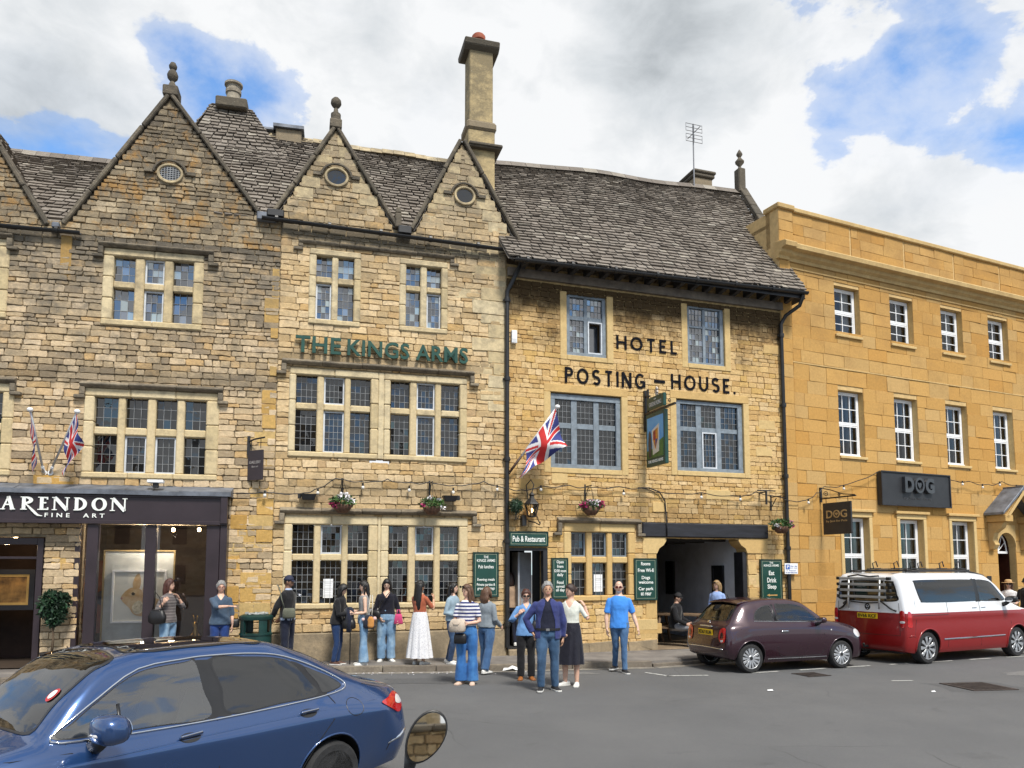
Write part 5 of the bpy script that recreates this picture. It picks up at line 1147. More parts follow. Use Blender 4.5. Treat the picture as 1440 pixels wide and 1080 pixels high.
    c.panel('roof_glass', [(2.14, -.50), (2.17, 0), (2.14, .50), (2.6, .53), (3.0, .52), (3.3, .48), (3.34, 0), (3.3, -.48), (3.0, -.52), (2.6, -.53)], 't', [TRIMB, TINTB], .97, par=r, cut=False)
    c.panel('back_window', [(3.55, -.45), (3.5, 0), (3.55, .45), (3.9, .47), (4.28, .50), (4.36, 0), (4.28, -.50), (3.9, -.47)], 't', [TRIMB, TINTB], .95, par=r)
    m = MB(); m.box(1.35, 4.2, -.76, .76, .6, .80); m.box(1.3, 1.75, -.72, .72, .80, .955); m.build('cabin_trim', SEAT, r, bevel=.03)
    seats(r, (2.72, 3.55), .64, SEATL); wheel_ring(r, (2.02, .37, 1.0))
    s = MB(); P = [(1.62, -.47), (1.62, -.39)]; hs = [c.hit(1.60+.045*math.sin(a), -.46+.055*math.cos(a), 't', .012) for a in [2*math.pi*i/18 for i in range(18)]]; s.add([tuple(p) for p in hs], [tuple(range(18))]); so_ = s.build('windscreen_sticker', mat('sticker_red', (.45, .03, .03), .5), r, fixn=True)
    s = MB(); hs = [c.hit(1.60+.03*math.sin(a), -.46+.036*math.cos(a), 't', .016) for a in [2*math.pi*i/18 for i in range(18)]]; s.add([tuple(p) for p in hs], [tuple(range(18))]); s.build('sticker_centre', SIGNW, so_, fixn=True)
    c.wheels(r, 10, .225, 'blue'); return r
# ---- small plum hatchback by the arch
def plum_car():
    st = [(0, .32, .45, .50, .50, .60, .47, .66, .42, .68, .35, .70), (.06, .24, .62, .50, .66, .66, .62, .74, .56, .76, .45, .79), (.25, .20, .70, .50, .76, .72, .74, .84, .66, .87, .52, .90), (.6, .19, .73, .52, .80, .80, .79, .93, .70, .96, .55, .985), (.95, .19, .74, .54, .81, .84, .80, .97, .725, 1.0, .62, 1.04), (1.30, .19, .74, .55, .812, .86, .805, .98, .745, 1.20, .62, 1.24), (1.62, .19, .74, .55, .812, .87, .805, .985, .755, 1.375, .575, 1.425), (1.95, .19, .74, .55, .813, .875, .806, .99, .757, 1.425, .56, 1.478), (2.4, .19, .74, .55, .814, .88, .807, 1.0, .755, 1.43, .555, 1.488), (2.8, .19, .74, .55, .814, .88, .805, 1.01, .748, 1.40, .55, 1.46), (3.02, .20, .74, .55, .812, .88, .80, 1.01, .738, 1.355, .545, 1.415), (3.18, .22, .74, .55, .81, .87, .79, 1.0, .72, 1.25, .545, 1.31), (3.36, .26, .73, .55, .80, .86, .765, .975, .69, 1.07, .555, 1.115), (3.46, .28, .72, .55, .785, .84, .74, .95, .66, .985, .54, 1.01), (3.53, .31, .69, .54, .75, .80, .69, .89, .61, .92, .48, .94), (3.57, .38, .62, .50, .66, .62, .60, .68, .55, .71, .44, .72)]
    r = thing('parked_car', 'small plum purple hatchback parked in front of the inn archway', 'car', (4.69, 15.22, 0), R(180+19.8)); r.scale = (.965,)*3
    c = Car(st, (.72, 3.02), .295, .80, [PURP], 110, .05); c.body.parent = r
    for ch in (c.body,): pass
    c.arches(r, PURP, .014, .05)
    DW = [(1.28, 1.02), (1.42, 1.16), (1.62, 1.31), (1.85, 1.365), (2.15, 1.372), (2.28, 1.37), (2.30, 1.2), (2.31, 1.035), (1.8, 1.02)]; QW = [(2.42, 1.04), (2.41, 1.2), (2.42, 1.345), (2.62, 1.325), (2.80, 1.23), (2.88, 1.10), (2.86, 1.055), (2.65, 1.045)]
    for v in 'lr':
        c.panel('door_window', DW, v, [TRIMB, CARGL], .94, par=r); c.panel('quarter_window', QW, v, [TRIMB, CARGL], .90, par=r)
        b = MB(); c.line(b, [(2.36, 1.03), (2.36, 1.2), (2.36, 1.365)], v, .055, -.012, 8, flat=.3); b.build('door_pillar', TRIMB, r, smooth=True)
        t = MB(); c.line(t, [(1.2, 1.0), (1.8, 1.005), (2.4, 1.02), (2.9, 1.035)], v, .008, .004, 6); t.build('waist_trim', CHROME, r)
        d = MB(); c.line(d, [(1.22, .98), (1.19, .75), (1.17, .42), (1.25, .31), (1.8, .29), (2.22, .30), (2.33, .36), (2.37, .5), (2.36, .98)], v, .005); d.build('door_gap', TRIMB, r); d = MB(); c.line(d, [(1.1, .27), (2.6, .27)], v, .009, .004, 6); d.build('sill_trim', CHROME, r)
        d = MB(); c.line(d, [(.55, .80), (1.2, .86), (2.2, .89), (2.9, .895), (3.25, .88)], v, .012, -.005, 8, flat=.5); d.build('swage_line', PURP, r, smooth=True)
        h = MB(); c.line(h, [(2.10, .82), (2.15, .825), (2.26, .825), (2.30, .82)], v, [.008, .014, .014, .008], .02, 8, flat=.7); h.build('door_handle', CHROME, r, smooth=True)
        h = MB(); h.ball(tuple(c.hit(1.0, .82, v, .004)), (.018, .008, .018), 10, 6); h.build('side_repeater', LAMPW, r, smooth=True)
        c.panel('headlamp', [(.12, .70), (.2, .80), (.33, .82), (.38, .74), (.3, .66), (.2, .64)], v, [CHROME, LAMPW], .9, .006, False, r, 4)
        sg = -1 if v == 'l' else 1; mirror(r, (1.34, sg*.80, 1.03), sg, PURP, .82)
    for sg in (-1, 1):
        o = c.panel('tail_lamp', [(sg*.50, .63), (sg*.47, .74), (sg*.50, .86), (sg*.59, .90), (sg*.655, .87), (sg*.675, .74), (sg*.655, .63), (sg*.58, .60)], 'b', [LAMP], off=.014, cut=False, par=r, n=4)
        c.panel('lamp_insert', [(sg*.545, .70), (sg*.53, .76), (sg*.56, .81), (sg*.60, .80), (sg*.615, .74), (sg*.60, .69)], 'b', [PURP], off=.022, cut=False, par=o, n=4); c.panel('reverse_lamp', [(sg*.55, .625), (sg*.60, .62), (sg*.62, .655), (sg*.55, .66)], 'b', [LAMPW], off=.020, cut=False, par=o, n=3)
    c.panel('back_window', [(-.50, 1.04), (0, 1.02), (.50, 1.04), (.535, 1.15), (.50, 1.29), (.42, 1.36), (0, 1.385), (-.42, 1.36), (-.50, 1.29), (-.535, 1.15)], 'b', [TRIMB, DIMGL], .93, par=r)
    c.panel('windscreen', [(.98, -.52), (.93, 0), (.98, .52), (1.25, .55), (1.55, .51), (1.66, .42), (1.70, 0), (1.66, -.42), (1.55, -.51), (1.25, -.55)], 't', [TRIMB, CARGL], .93, par=r)
    t = MB(); P = [c.hit(y, .485-.03*abs(y)**2, 'b', .01) for y in [-.60+.1*i for i in range(13)]]; t.tube([p for p in P if p], .013, 8); t.build('bumper_trim', CHROME, r, smooth=True)
    t = MB(); P = [c.hit(y, .905+.01*math.cos(y*6), 'b', .02) for y in [-.24+.06*i for i in range(9)]]; t.tube([p for p in P if p], [.006]+[.02]*7+[.006], 8, flat=.6); t.build('tailgate_bar', CHROME, r, smooth=True)
    h = c.hit(0, .79, 'b', .012); plate(r, 'KD67 KUN', (h.x, 0, .79), .50, .115, 'b')
    h = c.hit(0, 1.0, 'b', .0); t = MB(); t.lathe([(0, .0), (.042, .0), (.042, .02), (0, .024)], (h.x-.004, 0, .985), 18, axis='x'); t.build('tailgate_badge', CHROME, r, angle=40)
    t = MB(); t.tube([(2.95, 0, 1.43), (3.02, 0, 1.56)], .006, 6); t.build('aerial', TRIMB, r); t = MB(); t.tube([(3.40, -.02, 1.075), (3.37, .25, 1.10)], .012, 6); t.build('rear_wiper', TRIMB, r)
    t = MB(); t.loft([[(x, y, z) for y, z in zip((-.50, -.25, 0, .25, .50), (z0-.03, z0, z0+.01, z0, z0-.03))]+[(x, y, z-.03) for y, z in zip((.50, .25, 0, -.25, -.50), (z0-.03, z0, z0+.01, z0, z0-.03))] for x, z0 in ((2.85, 1.465), (3.0, 1.455), (3.13, 1.42))]); t.build('roof_spoiler', PURP, r, smooth=False, fixn=True, bevel=.01)
    m = MB(); m.box(.9, 3.2, -.68, .68, .5, .78); m.box(.95, 1.3, -.62, .62, .78, .98); m.build('cabin_trim', SEAT, r, bevel=.03); seats(r, (2.1, 2.85), .72, SEAT, .22, (-.33, .33), .16, .56); wheel_ring(r, (1.52, .33, .98), .17)
    c.wheels(r, 14, .19, 'fiat')
    off = Vector((3.02, .80, 0))*.965; off.rotate(Matrix.Rotation(R(180+19.8), 3, 'Z')); r.location = Vector((4.69, 15.22, 0))-off; return r
# ---- red and white camper van
def camper_van():
    S = 1.085
    def q(x, zs, ys, ym, zr, yr, zc, yb=.945, zb=S, zm=.6, zh=.92, yh=.948): return (x, zs, ys, zm, ym, zh, yh, zb, yb, zr, yr, zc)
    st = [q(0, .35, .6, .75, .99, .6, 1.0, .66, .95, .6, .85, .72), q(.1, .25, .8, .86, 1.06, .68, 1.09, .80, 1.02, .6, .9, .86), q(.5, .22, .88, .94, 1.13, .74, 1.17, .90, 1.075, .6, .92, .935), q(.95, .22, .9, .95, 1.27, .80, 1.32, .935), q(1.5, .22, .9, .95, 1.68, .80, 1.73), q(1.85, .22, .9, .952, 1.83, .79, 1.90), q(2.4, .22, .9, .952, 1.87, .785, 1.945), q(4.25, .22, .9, .952, 1.87, .785, 1.945), q(4.57, .24, .89, .95, 1.865, .78, 1.935), q(4.74, .27, .87, .935, 1.84, .765, 1.90, .93, zh=.92, yh=.932), q(4.8, .32, .85, .91, 1.79, .735, 1.84, .905, zh=.92, yh=.908), q(4.82, .38, .80, .87, 1.72, .70, 1.76, .865, zh=.92, yh=.868)]
    r = thing('camper_van', 'red and white camper van with a folded bike carrier on its tailgate', 'van', (8.94, 16.68, 0), R(180+26.8)); c = Car(st, (.92, 4.12), .345, .93, [REDP, WHP], 120, .05, split=S+.004); c.body.parent = r
    c.arches(r, REDP, .018, .05)
    FW = [(1.30, 1.32), (1.45, 1.50), (1.68, 1.72), (1.95, 1.78), (2.22, 1.785), (2.27, 1.70), (2.27, 1.40), (2.25, 1.315), (1.8, 1.30)]; SW = [(2.36, 1.325), (2.34, 1.5), (2.34, 1.75), (2.42, 1.79), (3.4, 1.795), (4.33, 1.785), (4.40, 1.73), (4.36, 1.5), (4.30, 1.345), (4.22, 1.31), (3.4, 1.30), (2.44, 1.31)]
    for v in 'lr':
        c.panel('front_window', FW, v, [TRIMB, CARGL], .93, par=r); c.panel('side_window', SW, v, [TRIMB, TINT], .96, par=r); c.panel('window_pillar', [(2.21, 1.31), (2.21, 1.5), (2.21, 1.785), (2.31, 1.80), (2.42, 1.795), (2.42, 1.5), (2.42, 1.305), (2.31, 1.30)], v, [TRIMB], off=.0025, cut=False, par=r, n=2)
        d = MB(); c.line(d, [(2.31, 1.30), (2.31, 1.09), (2.30, .5), (2.28, .32)], v, .005); c.line(d, [(3.45, 1.30), (3.45, 1.09), (3.46, .5), (3.46, .34)], v, .005); c.line(d, [(1.2, 1.25), (1.18, .8), (1.25, .34)], v, .005); c.line(d, [(3.45, S-.05), (4.6, S-.05)], v, .006)
        c.line(d, [(4.48, 1.80), (4.5, 1.3), (4.52, .95), (4.58, .62)], v, .004); d.build('panel_gap', TRIMB, r)
        t = MB(); c.line(t, [(1.42, .52), (2.4, .515), (3.62, .51)], v, .014, .006, 6, flat=.6); t.build('side_moulding', CHROME, r)
        for hx in (2.18, 2.50): h = MB(); c.line(h, [(hx-.09, 1.17), (hx-.05, 1.178), (hx+.05, 1.178), (hx+.09, 1.17)], v, [.006, .013, .013, .006], .018, 8, flat=.7); h.build('door_handle', WHP, r, smooth=True)
        sg = -1 if v == 'l' else 1
        t = MB(); P = [c.hit(x, sg*.70, 't', .045 if 2.0 < x < 4.5 else .005) for x in (1.75, 1.95, 2.4, 3.2, 4.0, 4.45, 4.37)]; t.tube(P, .022, 8); t.build('roof_rail', TRIMB, r, smooth=True)
        mirror(r, (1.40, sg*.97, 1.33), sg, TRIMB, 1.0)
        o = c.panel('tail_lamp', [(sg*.80, .80), (sg*.79, 1.0), (sg*.80, 1.13), (sg*.88, 1.13), (sg*.90, 1.0), (sg*.895, .80)], 'b', [LAMP], off=.012, cut=False, par=r, n=3); c.panel('lamp_band', [(sg*.80, .88), (sg*.80, .92), (sg*.89, .92), (sg*.885, .88)], 'b', [LAMPW], off=.017, cut=False, par=o, n=2)
        t = c.panel('side_lamp', [(4.65, .80), (4.66, 1.0), (4.68, 1.11), (4.75, 1.11), (4.77, .9), (4.76, .8)], v, [LAMP], off=.006, cut=False, par=r, n=3)
        t = MB(); c.line(t, [(4.55, .60), (4.62, .615), (4.74, .60)], v, .016, .0, 8, flat=.5); t.build('bumper_ledge', REDP, r, smooth=True)
    c.panel('back_window', [(-.72, 1.34), (0, 1.32), (.72, 1.34), (.745, 1.5), (.68, 1.72), (.6, 1.77), (0, 1.79), (-.6, 1.77), (-.68, 1.72), (-.745, 1.5)], 'b', [TRIMB, TINT], .95, par=r)
    c.panel('windscreen', [(.98, -.68), (.9, 0), (.98, .68), (1.3, .73), (1.68, .70), (1.78, .4), (1.80, 0), (1.78, -.4), (1.68, -.70), (1.3, -.73)], 't', [TRIMB, CARGL], .94, par=r)
    m = MB(); m.box(1.0, 4.62, -.84, .84, .6, 1.0); m.box(.98, 1.4, -.78, .78, 1.0, 1.24); m.build('cabin_trim', SEAT, r, bevel=.04); seats(r, (2.25, 3.2, 4.2), .95, SEAT, .26, (-.42, .42), .14, .62); wheel_ring(r, (1.62, .42, 1.2), .2)
    plate(r, 'BV66 KCF', (4.815, -.02, 1.0), .52, .115, 'b')
    t = MB(); ce = (4.828, 0, 1.20); t.tube([(ce[0], .062*math.cos(a), ce[2]+.062*math.sin(a)) for a in [2*math.pi*i/24 for i in range(25)]], .009, 6); w = .05
    for (a, b) in (((-.03, .05), (0, .005)), ((.03, .05), (0, .005)), ((-.052, .02), (-.025, -.045)), ((-.025, -.045), (0, -.008)), ((0, -.008), (.025, -.045)), ((.025, -.045), (.052, .02))): t.tube([(ce[0], a[0], ce[2]+a[1]), (ce[0], b[0], ce[2]+b[1])], .007, 6)
    t.build('tailgate_badge', BLK, r, smooth=True)
    d = MB(); P = [c.hit(y, z, 'b', .002) for y, z in [(-.77, 1.3), (-.78, 1.1), (-.78, .62), (0, .60), (.78, .62), (.78, 1.1), (.77, 1.3)]]; d.tube([p for p in P if p], .005, 6); d.build('tailgate_gap', TRIMB, r)
    m = MB(); m.box(4.42, 4.72, -.7, .7, .22, .36); m.tube([(4.72, -.05, .33), (4.92, -.05, .33), (4.94, -.05, .40)], .03, 8); m.build('tow_bar', TRIMB, r, bevel=.02)
    for x in (2.3, 3.9):
        t = MB(); t.box(x-.035, x+.035, -.72, .72, 1.985, 2.015); t.build('roof_bar', TRIMB, r, bevel=.005)
        for y in (-.45, .1, .5): t = MB(); t.box(x-.10, x+.16, y-.05, y+.05, 2.02, 2.05); t.tube([(x+.1, y, 2.04), (x+.13, y, 2.16), (x+.05, y+.03, 2.20), (x-.04, y, 2.08)], .016, 6); t.build('roof_bike_mount', TRIMB, r, bevel=.005)
    for y in (-.45, .1, .5): t = MB(); t.box(2.1, 4.2, y-.03, y+.03, 2.018, 2.04); t.build('roof_bike_rail', TRIMB, r, bevel=.005)
    c.wheels(r, 9, .225, 'van')
    off = Vector((4.12, .93, 0)); off.rotate(Matrix.Rotation(R(180+26.8), 3, 'Z')); r.location = Vector((8.94, 16.68, 0))-off
    k = thing('bike_carrier', 'silver folded bike carrier strapped to the camper van tailgate', 'bike rack', r.location, R(180+26.8)); b = MB()
    SIL = mat('brushed_aluminium', (.55, .56, .57), .35, .7, var=.06)
    for y in (-.42, .38): b.tube([(4.94, y, 1.16), (4.92, y, 1.4), (4.88, y, 1.88)], .022, 10)
    b.build('upright', SIL, k, smooth=True)
    for z in (1.42, 1.56, 1.69, 1.82):
        b = MB(); b.box(4.95, 5.01, -.58, .62, z-.028, z+.028); o = b.build('wheel_rail', mat('grey_rail', (.42, .43, .43), .4, .5), k, bevel=.008); b = MB(); b.box(4.945, 5.015, .622, .72, z-.034, z+.034); b.build('rail_end', TRIMB, o, bevel=.01); b = MB(); b.box(4.945, 5.015, -.66, -.582, z-.034, z+.034); b.build('rail_end', TRIMB, o, bevel=.01)
    b = MB(); b.tube([(4.91, -.42, 1.86), (4.98, -.1, 1.90), (4.98, .2, 1.86), (4.91, .38, 1.88)], .018, 8); b.tube([(4.92, .38, 1.35), (4.87, .6, 1.18), (4.84, .72, 1.13)], .018, 8); b.tube([(4.92, -.42, 1.35), (4.88, -.6, 1.18), (4.84, -.74, 1.12)], .022, 8); b.tube([(4.89, -.38, 1.3), (4.89, 0, 1.28), (4.89, .36, 1.3)], .014, 6); b.tube([(4.86, -.60, 1.24), (4.86, -.52, 1.30), (4.88, -.44, 1.32)], .03, 8); b.build('clamp_arm', TRIMB, k, smooth=True)
    return r
CAR_A = blue_car(); CAR_B = plum_car(); VAN = camper_van()
# ------------------------------------------------------------------ signs
def board_sign(frame, x0, x1, z0, z1, lines, label, name='wall_sign', y=-.05):
    k = thing(name, label, 'sign', ((x0+x1)/2, y, z0), 0, 'green wall boards of the inn' if name == 'wall_sign' else None, FR[frame]); w, h = (x1-x0)/2, z1-z0
    b = MB(); b.box(-w, w, -.03, .04, 0, h); o = b.build('panel', GREEN, k, bevel=.006)
    f = MB(); ring(f, -w-.012, w+.012, -.012, h+.012, .025, -.042, .04); f.build('frame', mat('dark_green_frame', (.006, .03, .024), .35), k, bevel=.005)
    t = MB(); ln = mat('sign_gold_line', (.38, .40, .28), .5); r = MB(); ring(r, -w+.035, w-.035, .035, h-.035, .006, -.033, -.029); r.build('painted_border', ln, k)
    for (s, zc, hh, wf, bold) in lines:
        if s == '<-': t.pxz([(-w*.5, h*zc), (-w*.25, h*zc+.035), (-w*.25, h*zc+.014), (w*.5, h*zc+.014), (w*.5, h*zc-.014), (-w*.25, h*zc-.014), (-w*.25, h*zc-.035)], -.036, -.031, 1); continue
        t.text(s, -w*wf, w*wf, h*zc-hh/2, h*zc+hh/2, -.031, .006, bold=bold)
    t.build('lettering', [SIGNW, OCHREP], k); return k
OCHREP = mat('sign_ochre', (.50, .30, .10), .5)
board_sign('gable', 4.25, 4.81, 1.42, 2.39, [('THE', .90, .055, .20, .006), ('KINGS ARMS', .82, .06, .74, .006), ('Pub lunches', .68, .075, .62, .01), ('Evening meals', .38, .075, .70, .01), ('Private parties &', .265, .075, .74, .01), ('group bookings', .18, .075, .70, .01), ('welcome', .09, .06, .42, .01)], 'bottle green board offering pub lunches and evening meals, left of the inn doorway')
board_sign('post', 1.08, 1.46, 1.36, 2.27, [('Open', .90, .085, .46, .01), ('from', .80, .07, .40, .01), ('12:00 noon', .69, .065, .76, .01), ('daily', .58, .085, .40, .01), ('Food', .40, .075, .42, .01), ('served', .30, .065, .52, .01), ('all day', .20, .085, .55, .01)], 'narrow green board with opening time, between the inn doorway and ochre window')
board_sign('post', 3.17, 3.75, 1.30, 2.27, [('Rooms', .88, .08, .42, .015), ('Free Wi-fi', .72, .085, .72, .012), ('Dogs', .53, .10, .38, .012), ('welcome', .43, .075, .66, .012), ('Car park', .26, .10, .68, .012), ('at rear', .15, .08, .48, .012)], 'green board about rooms and dogs, between ochre window and archway')
board_sign('post', 6.70, 7.32, 1.15, 2.26, [('THE', .93, .05, .18, .006), ('KINGS ARMS', .87, .055, .72, .006), ('Eat', .70, .11, .26, .012), ('Drink', .54, .12, .44, .012), ('Sleep', .38, .14, .42, .012), ('<-', .20, 0, 0, 0)], 'green eat drink sleep board with arrow, right of the archway')
board_sign('post', .05, .97, 2.55, 2.86, [('Pub & Restaurant', .5, .13, .84, .012)], 'wide green pub and restaurant board above the inn doorway', 'door_sign', -.06)
k = thing('letter_sign', 'raised dark green capital letters naming the inn above its first floor windows', 'sign', (.35, -.03, 6.62), 0, None, FR['gable'])
t = MB(); t.text('THE', 0, .95, .0, .36, -.045, .05, bold=.02, space=1.05); t.text('KINGS', 1.08, 2.42, .0, .36, -.045, .05, bold=.02, space=1.05); t.text('ARMS', 2.56, 3.74, .0, .36, -.045, .05, bold=.02, space=1.05)
t.build('letters', GREENL, k); p = MB()
for i in range(16): x = .1+i*.235; p.tube([(x, -.04, .18), (x, .04, .18)], .008, 6)
p.build('fixing_pins', IRON, k)
def frame_beam(mb, pts, r=.016): mb.tube(pts, r, 8)
def scroll(mb, c, r, turns, a0, y, sg=1, th=.009):
    mb.tube([(c[0], y+sg*math.cos(a0+2*math.pi*turns*i/30)*r*(1-i/36), c[1]+math.sin(a0+2*math.pi*turns*i/30)*r*(1-i/36)) for i in range(31)], th, 6)
# projecting inn sign (board at right angles to the wall)
k = thing('hanging_sign', 'painted green framed pub sign with banner and shield on a long iron bracket', 'sign', (3.53, 0, 4.44), 0, None, FR['post']); b = MB()
b.box(-.045, .045, -1.05, -.15, .0, 1.27); b.build('panel', GREEN, k, bevel=.01)
def face(name, poly, m, d, par=k): mb = MB(); mb.pyz(poly, -.046-d, -.044); return mb.build(name, m, par)
pic = face('painted_sky', [(-.98, .20), (-.22, .20), (-.22, 1.17), (-.98, 1.17)], mat('sign_sky', (.03, .20, .52), .4, var=.35, vs=2.5, c2=(.16, .42, .72)), .003)
face('painted_hill', [(-.98, .20), (-.22, .20), (-.22, .38), (-.5, .42), (-.75, .56), (-.98, .62)], mat('sign_hill', (.06, .16, .03), .4, var=.4, vs=4), .006, pic)
face('painted_knight', [(-.42, .22), (-.30, .22), (-.27, .5), (-.30, .8), (-.36, .86), (-.41, .78), (-.44, .5)], mat('sign_knight', (.03, .03, .04), .4, var=.5, vs=9), .010, pic)
bn = face('painted_banner', [(-.78, .32), (-.50, .26), (-.46, .85), (-.80, .97)], mat('sign_banner', (.62, .60, .55), .4), .014, pic)
face('painted_shield', [(-.75, .62), (-.63, .38), (-.53, .60), (-.53, .82), (-.75, .88)], mat('sign_shield', (.55, .22, .02), .4, var=.4, vs=9), .018, pic); face('painted_quarter', [(-.64, .61), (-.54, .60), (-.54, .80), (-.64, .84)], mat('sign_red', (.35, .02, .03), .4, var=.4, vs=20), .022, pic); face('painted_quarter', [(-.74, .63), (-.645, .44), (-.645, .61)], mat('sign_blue', (.03, .05, .25), .4), .022, pic)
t = MB(); t.text('THE KINGS ARMS', .25, .95, .08, .15, 0, .006, bold=.01); t.xf(Matrix.Translation((-.047, 0, 0)) @ Matrix.Rotation(-math.pi/2, 4, 'Z')); t.build('lettering', SIGNW, k)
b = MB(); b.box(-.04, .04, -1.0, -.22, 1.36, 1.66); cb = b.build('crest_board', GREEN, k, bevel=.01); t = MB(); t.text('GREENE KING', .32, .9, 1.43, 1.53, 0, .006, bold=.01); t.text('..', .56, .66, 1.57, 1.60, 0, .006, bold=.05); t.xf(Matrix.Translation((-.042, 0, 0)) @ Matrix.Rotation(-math.pi/2, 4, 'Z')); t.build('lettering', mat('sign_silver', (.55, .56, .55), .4), cb)
b = MB(); 
for q in range(7): b.ball((0, -.62+.03*math.sin(q*2.1), 1.70+.035*q*.7), (.03, .05-.004*q, .04), 8, 6)
b.build('crest_figure', mat('crest_paint', (.55, .48, .42), .5, var=.5, vs=22), cb, smooth=True)
b = MB(); b.box(-.025, .025, -1.45, -.02, 1.29, 1.335); b.box(-.02, .02, -.22, -.17, .35, 1.9); b.box(-.03, .03, -.09, -.01, .9, 1.9); b.tube([(0, -.05, 1.75), (0, -.3, 1.72)], .02, 6); b.tube([(0, -.05, .95), (0, -.2, .95)], .02, 6); scroll(b, (0, 1.42), .06, 1.3, 0, -1.2); b.build('bracket', IRON, k)
# dog shop signs
DGRY = mat('charcoal_sign', (.022, .023, .026), .5, var=.15); GOLD = mat('sign_gold', (.42, .28, .12), .45)
def dog_word(mb, x0, x1, z0, z1, y, d, bold, hm=None):
    w = x1-x0; g = w*.04; lw = (w-2*g)/3; H = z1-z0
    mb.text('D', x0, x0+lw, z0, z1, y, d, bold=bold); mb.text('G', x1-lw, x1, z0, z1, y, d, bold=bold)
    cx, cz = (x0+x1)/2, (z0+z1)/2; n = 28; ro, ri = lw*.52, lw*.36
    v = []
    for yy in (y-d, y):
        for r_ in (ro, ri): v += [(cx+r_*math.cos(2*math.pi*i/n), yy, cz+r_*H/lw*.98*math.sin(2*math.pi*i/n)) for i in range(n)]
    f = []
    for i in range(n): j = (i+1) % n; f += [(i, j, n+j, n+i), (2*n+i, 3*n+i, 3*n+j, 2*n+j), (i, 2*n+i, 2*n+j, j), (n+i, n+j, 3*n+j, 3*n+i)]
    mb.add(v, f)
    hp = [(cx+ri*.62*(16*math.sin(a)**3)/16, cz+ri*.62*H/lw*(13*math.cos(a)-5*math.cos(2*a)-2*math.cos(3*a)-math.cos(4*a))/15) for a in [2*math.pi*i/24 for i in range(24)]]
    mb.pxz(hp[::-1], y-d*.9, y)
k = thing('wall_sign', 'charcoal box sign with raised dark DOG lettering on the ochre building', 'sign', (3.33, 0, 3.79), 0, None, FR['ashlar']); b = MB(); b.box(0, 2.8, -.16, -.01, .0, .92); b.build('panel', DGRY, k, bevel=.01); b = MB(); ring(b, -.02, 2.82, -.02, .94, .04, -.19, -.161); b.build('frame', PAINTB, k, bevel=.005)
t = MB(); dog_word(t, .82, 2.02, .36, .80, -.17, .09, .05); t.build('letters', mat('gloss_charcoal', (.045, .046, .05), .25), k); t = MB(); t.text('by Just for Pets', .86, 1.98, .16, .24, -.162, .008); t.build('small_letters', mat('dim_letters', (.05, .05, .053), .4), k)
k = thing('hanging_sign', 'square charcoal DOG sign with gold letters under a scrolled bracket', 'sign', (1.2, 0, 2.92), 0, None, FR['ashlar']); b = MB(); b.box(-.025, .025, -1.0, -.1, 0, .82); b.build('panel', DGRY, k, bevel=.005)
t = MB(); dog_word(t, .22, .88, .42, .62, 0, .012, .015); t.text('by Just for Pets', .22, .88, .30, .37, 0, .012); t.xf(Matrix.Translation((-.026, 0, 0)) @ Matrix.Rotation(-math.pi/2, 4, 'Z')); t.build('lettering', GOLD, k)
b = MB(); b.box(-.02, .02, -1.15, -.02, .93, .965); b.box(-.03, .03, -.05, -.01, .86, 1.25); b.tube([(0, -.02, 1.24), (0, -.35, 1.16), (0, -.75, 1.02), (0, -1.12, .97)], .013, 6); scroll(b, (0, 1.06), .08, 1.5, 0, -.2); scroll(b, (0, 1.02), .05, 1.5, 2, -.62); b.tube([(0, -.2, .94), (0, -.2, .8)], .008, 5); b.tube([(0, -.9, .94), (0, -.9, .8)], .008, 5); b.build('bracket', IRON, k)
k = thing('hanging_sign', 'small dark aubergine gallery sign hanging crooked on a black bracket', 'sign', (-.53, -.03, 3.80), R(0), None, FR['shop']); b = MB(); b.box(-.015, .015, -.42, .0, 0, .62); b.xf(Matrix.Rotation(R(50), 4, 'Z') @ Matrix.Translation((0, 0, .05))); b.build('panel', AUBER, k, bevel=.004)
t = MB(); t.text('GALLERY', .05, .37, .34, .40, 0, .006); t.text('fine art', .12, .3, .26, .30, 0, .006); t.xf(Matrix.Rotation(R(50), 4, 'Z') @ Matrix.Translation((-.016, 0, .05)) @ Matrix.Rotation(-math.pi/2, 4, 'Z')); t.build('lettering', mat('dull_silver', (.3, .28, .27), .4), k)
b = MB(); b.box(-.03, .03, -.02, .03, .58, .98); b.tube([(0, 0, .86), (.12, -.12, .90), (.34, -.30, .92)], .018, 8); b.tube([(.06, -.06, .87), (.06, -.06, .68)], .008, 5); b.tube([(.26, -.22, .91), (.26, -.22, .70)], .008, 5); b.build('bracket', IRON, k)
k = thing('parking_sign', 'small white parking plate with blue P square on the drainpipe', 'sign', (7.54, -.17, 1.90), 0, None, FR['post']); b = MB(); b.box(-.20, .20, -.008, .008, 0, .27); b.build('plate', WHITE, k, bevel=.003); BLUE = mat('sign_blue_square', (.02, .10, .42), .4); b = MB(); b.box(-.17, -.05, -.012, -.009, .12, .24); b.build('blue_square', BLUE, k); t = MB(); t.text('P', -.14, -.075, .14, .22, -.0125, .003, bold=.02); t.build('letter_p', WHITE, k)
t = MB(); t.text('Mon - Sat', -.03, .17, .185, .215, -.009, .003); t.text('8 am - 6 pm', -.03, .17, .135, .165, -.009, .003); t.text('1 hour', -.14, .14, .075, .105, -.009, .003); t.text('No return within 2 hours', -.17, .17, .025, .055, -.009, .003); t.build('lettering', BLUE, k)
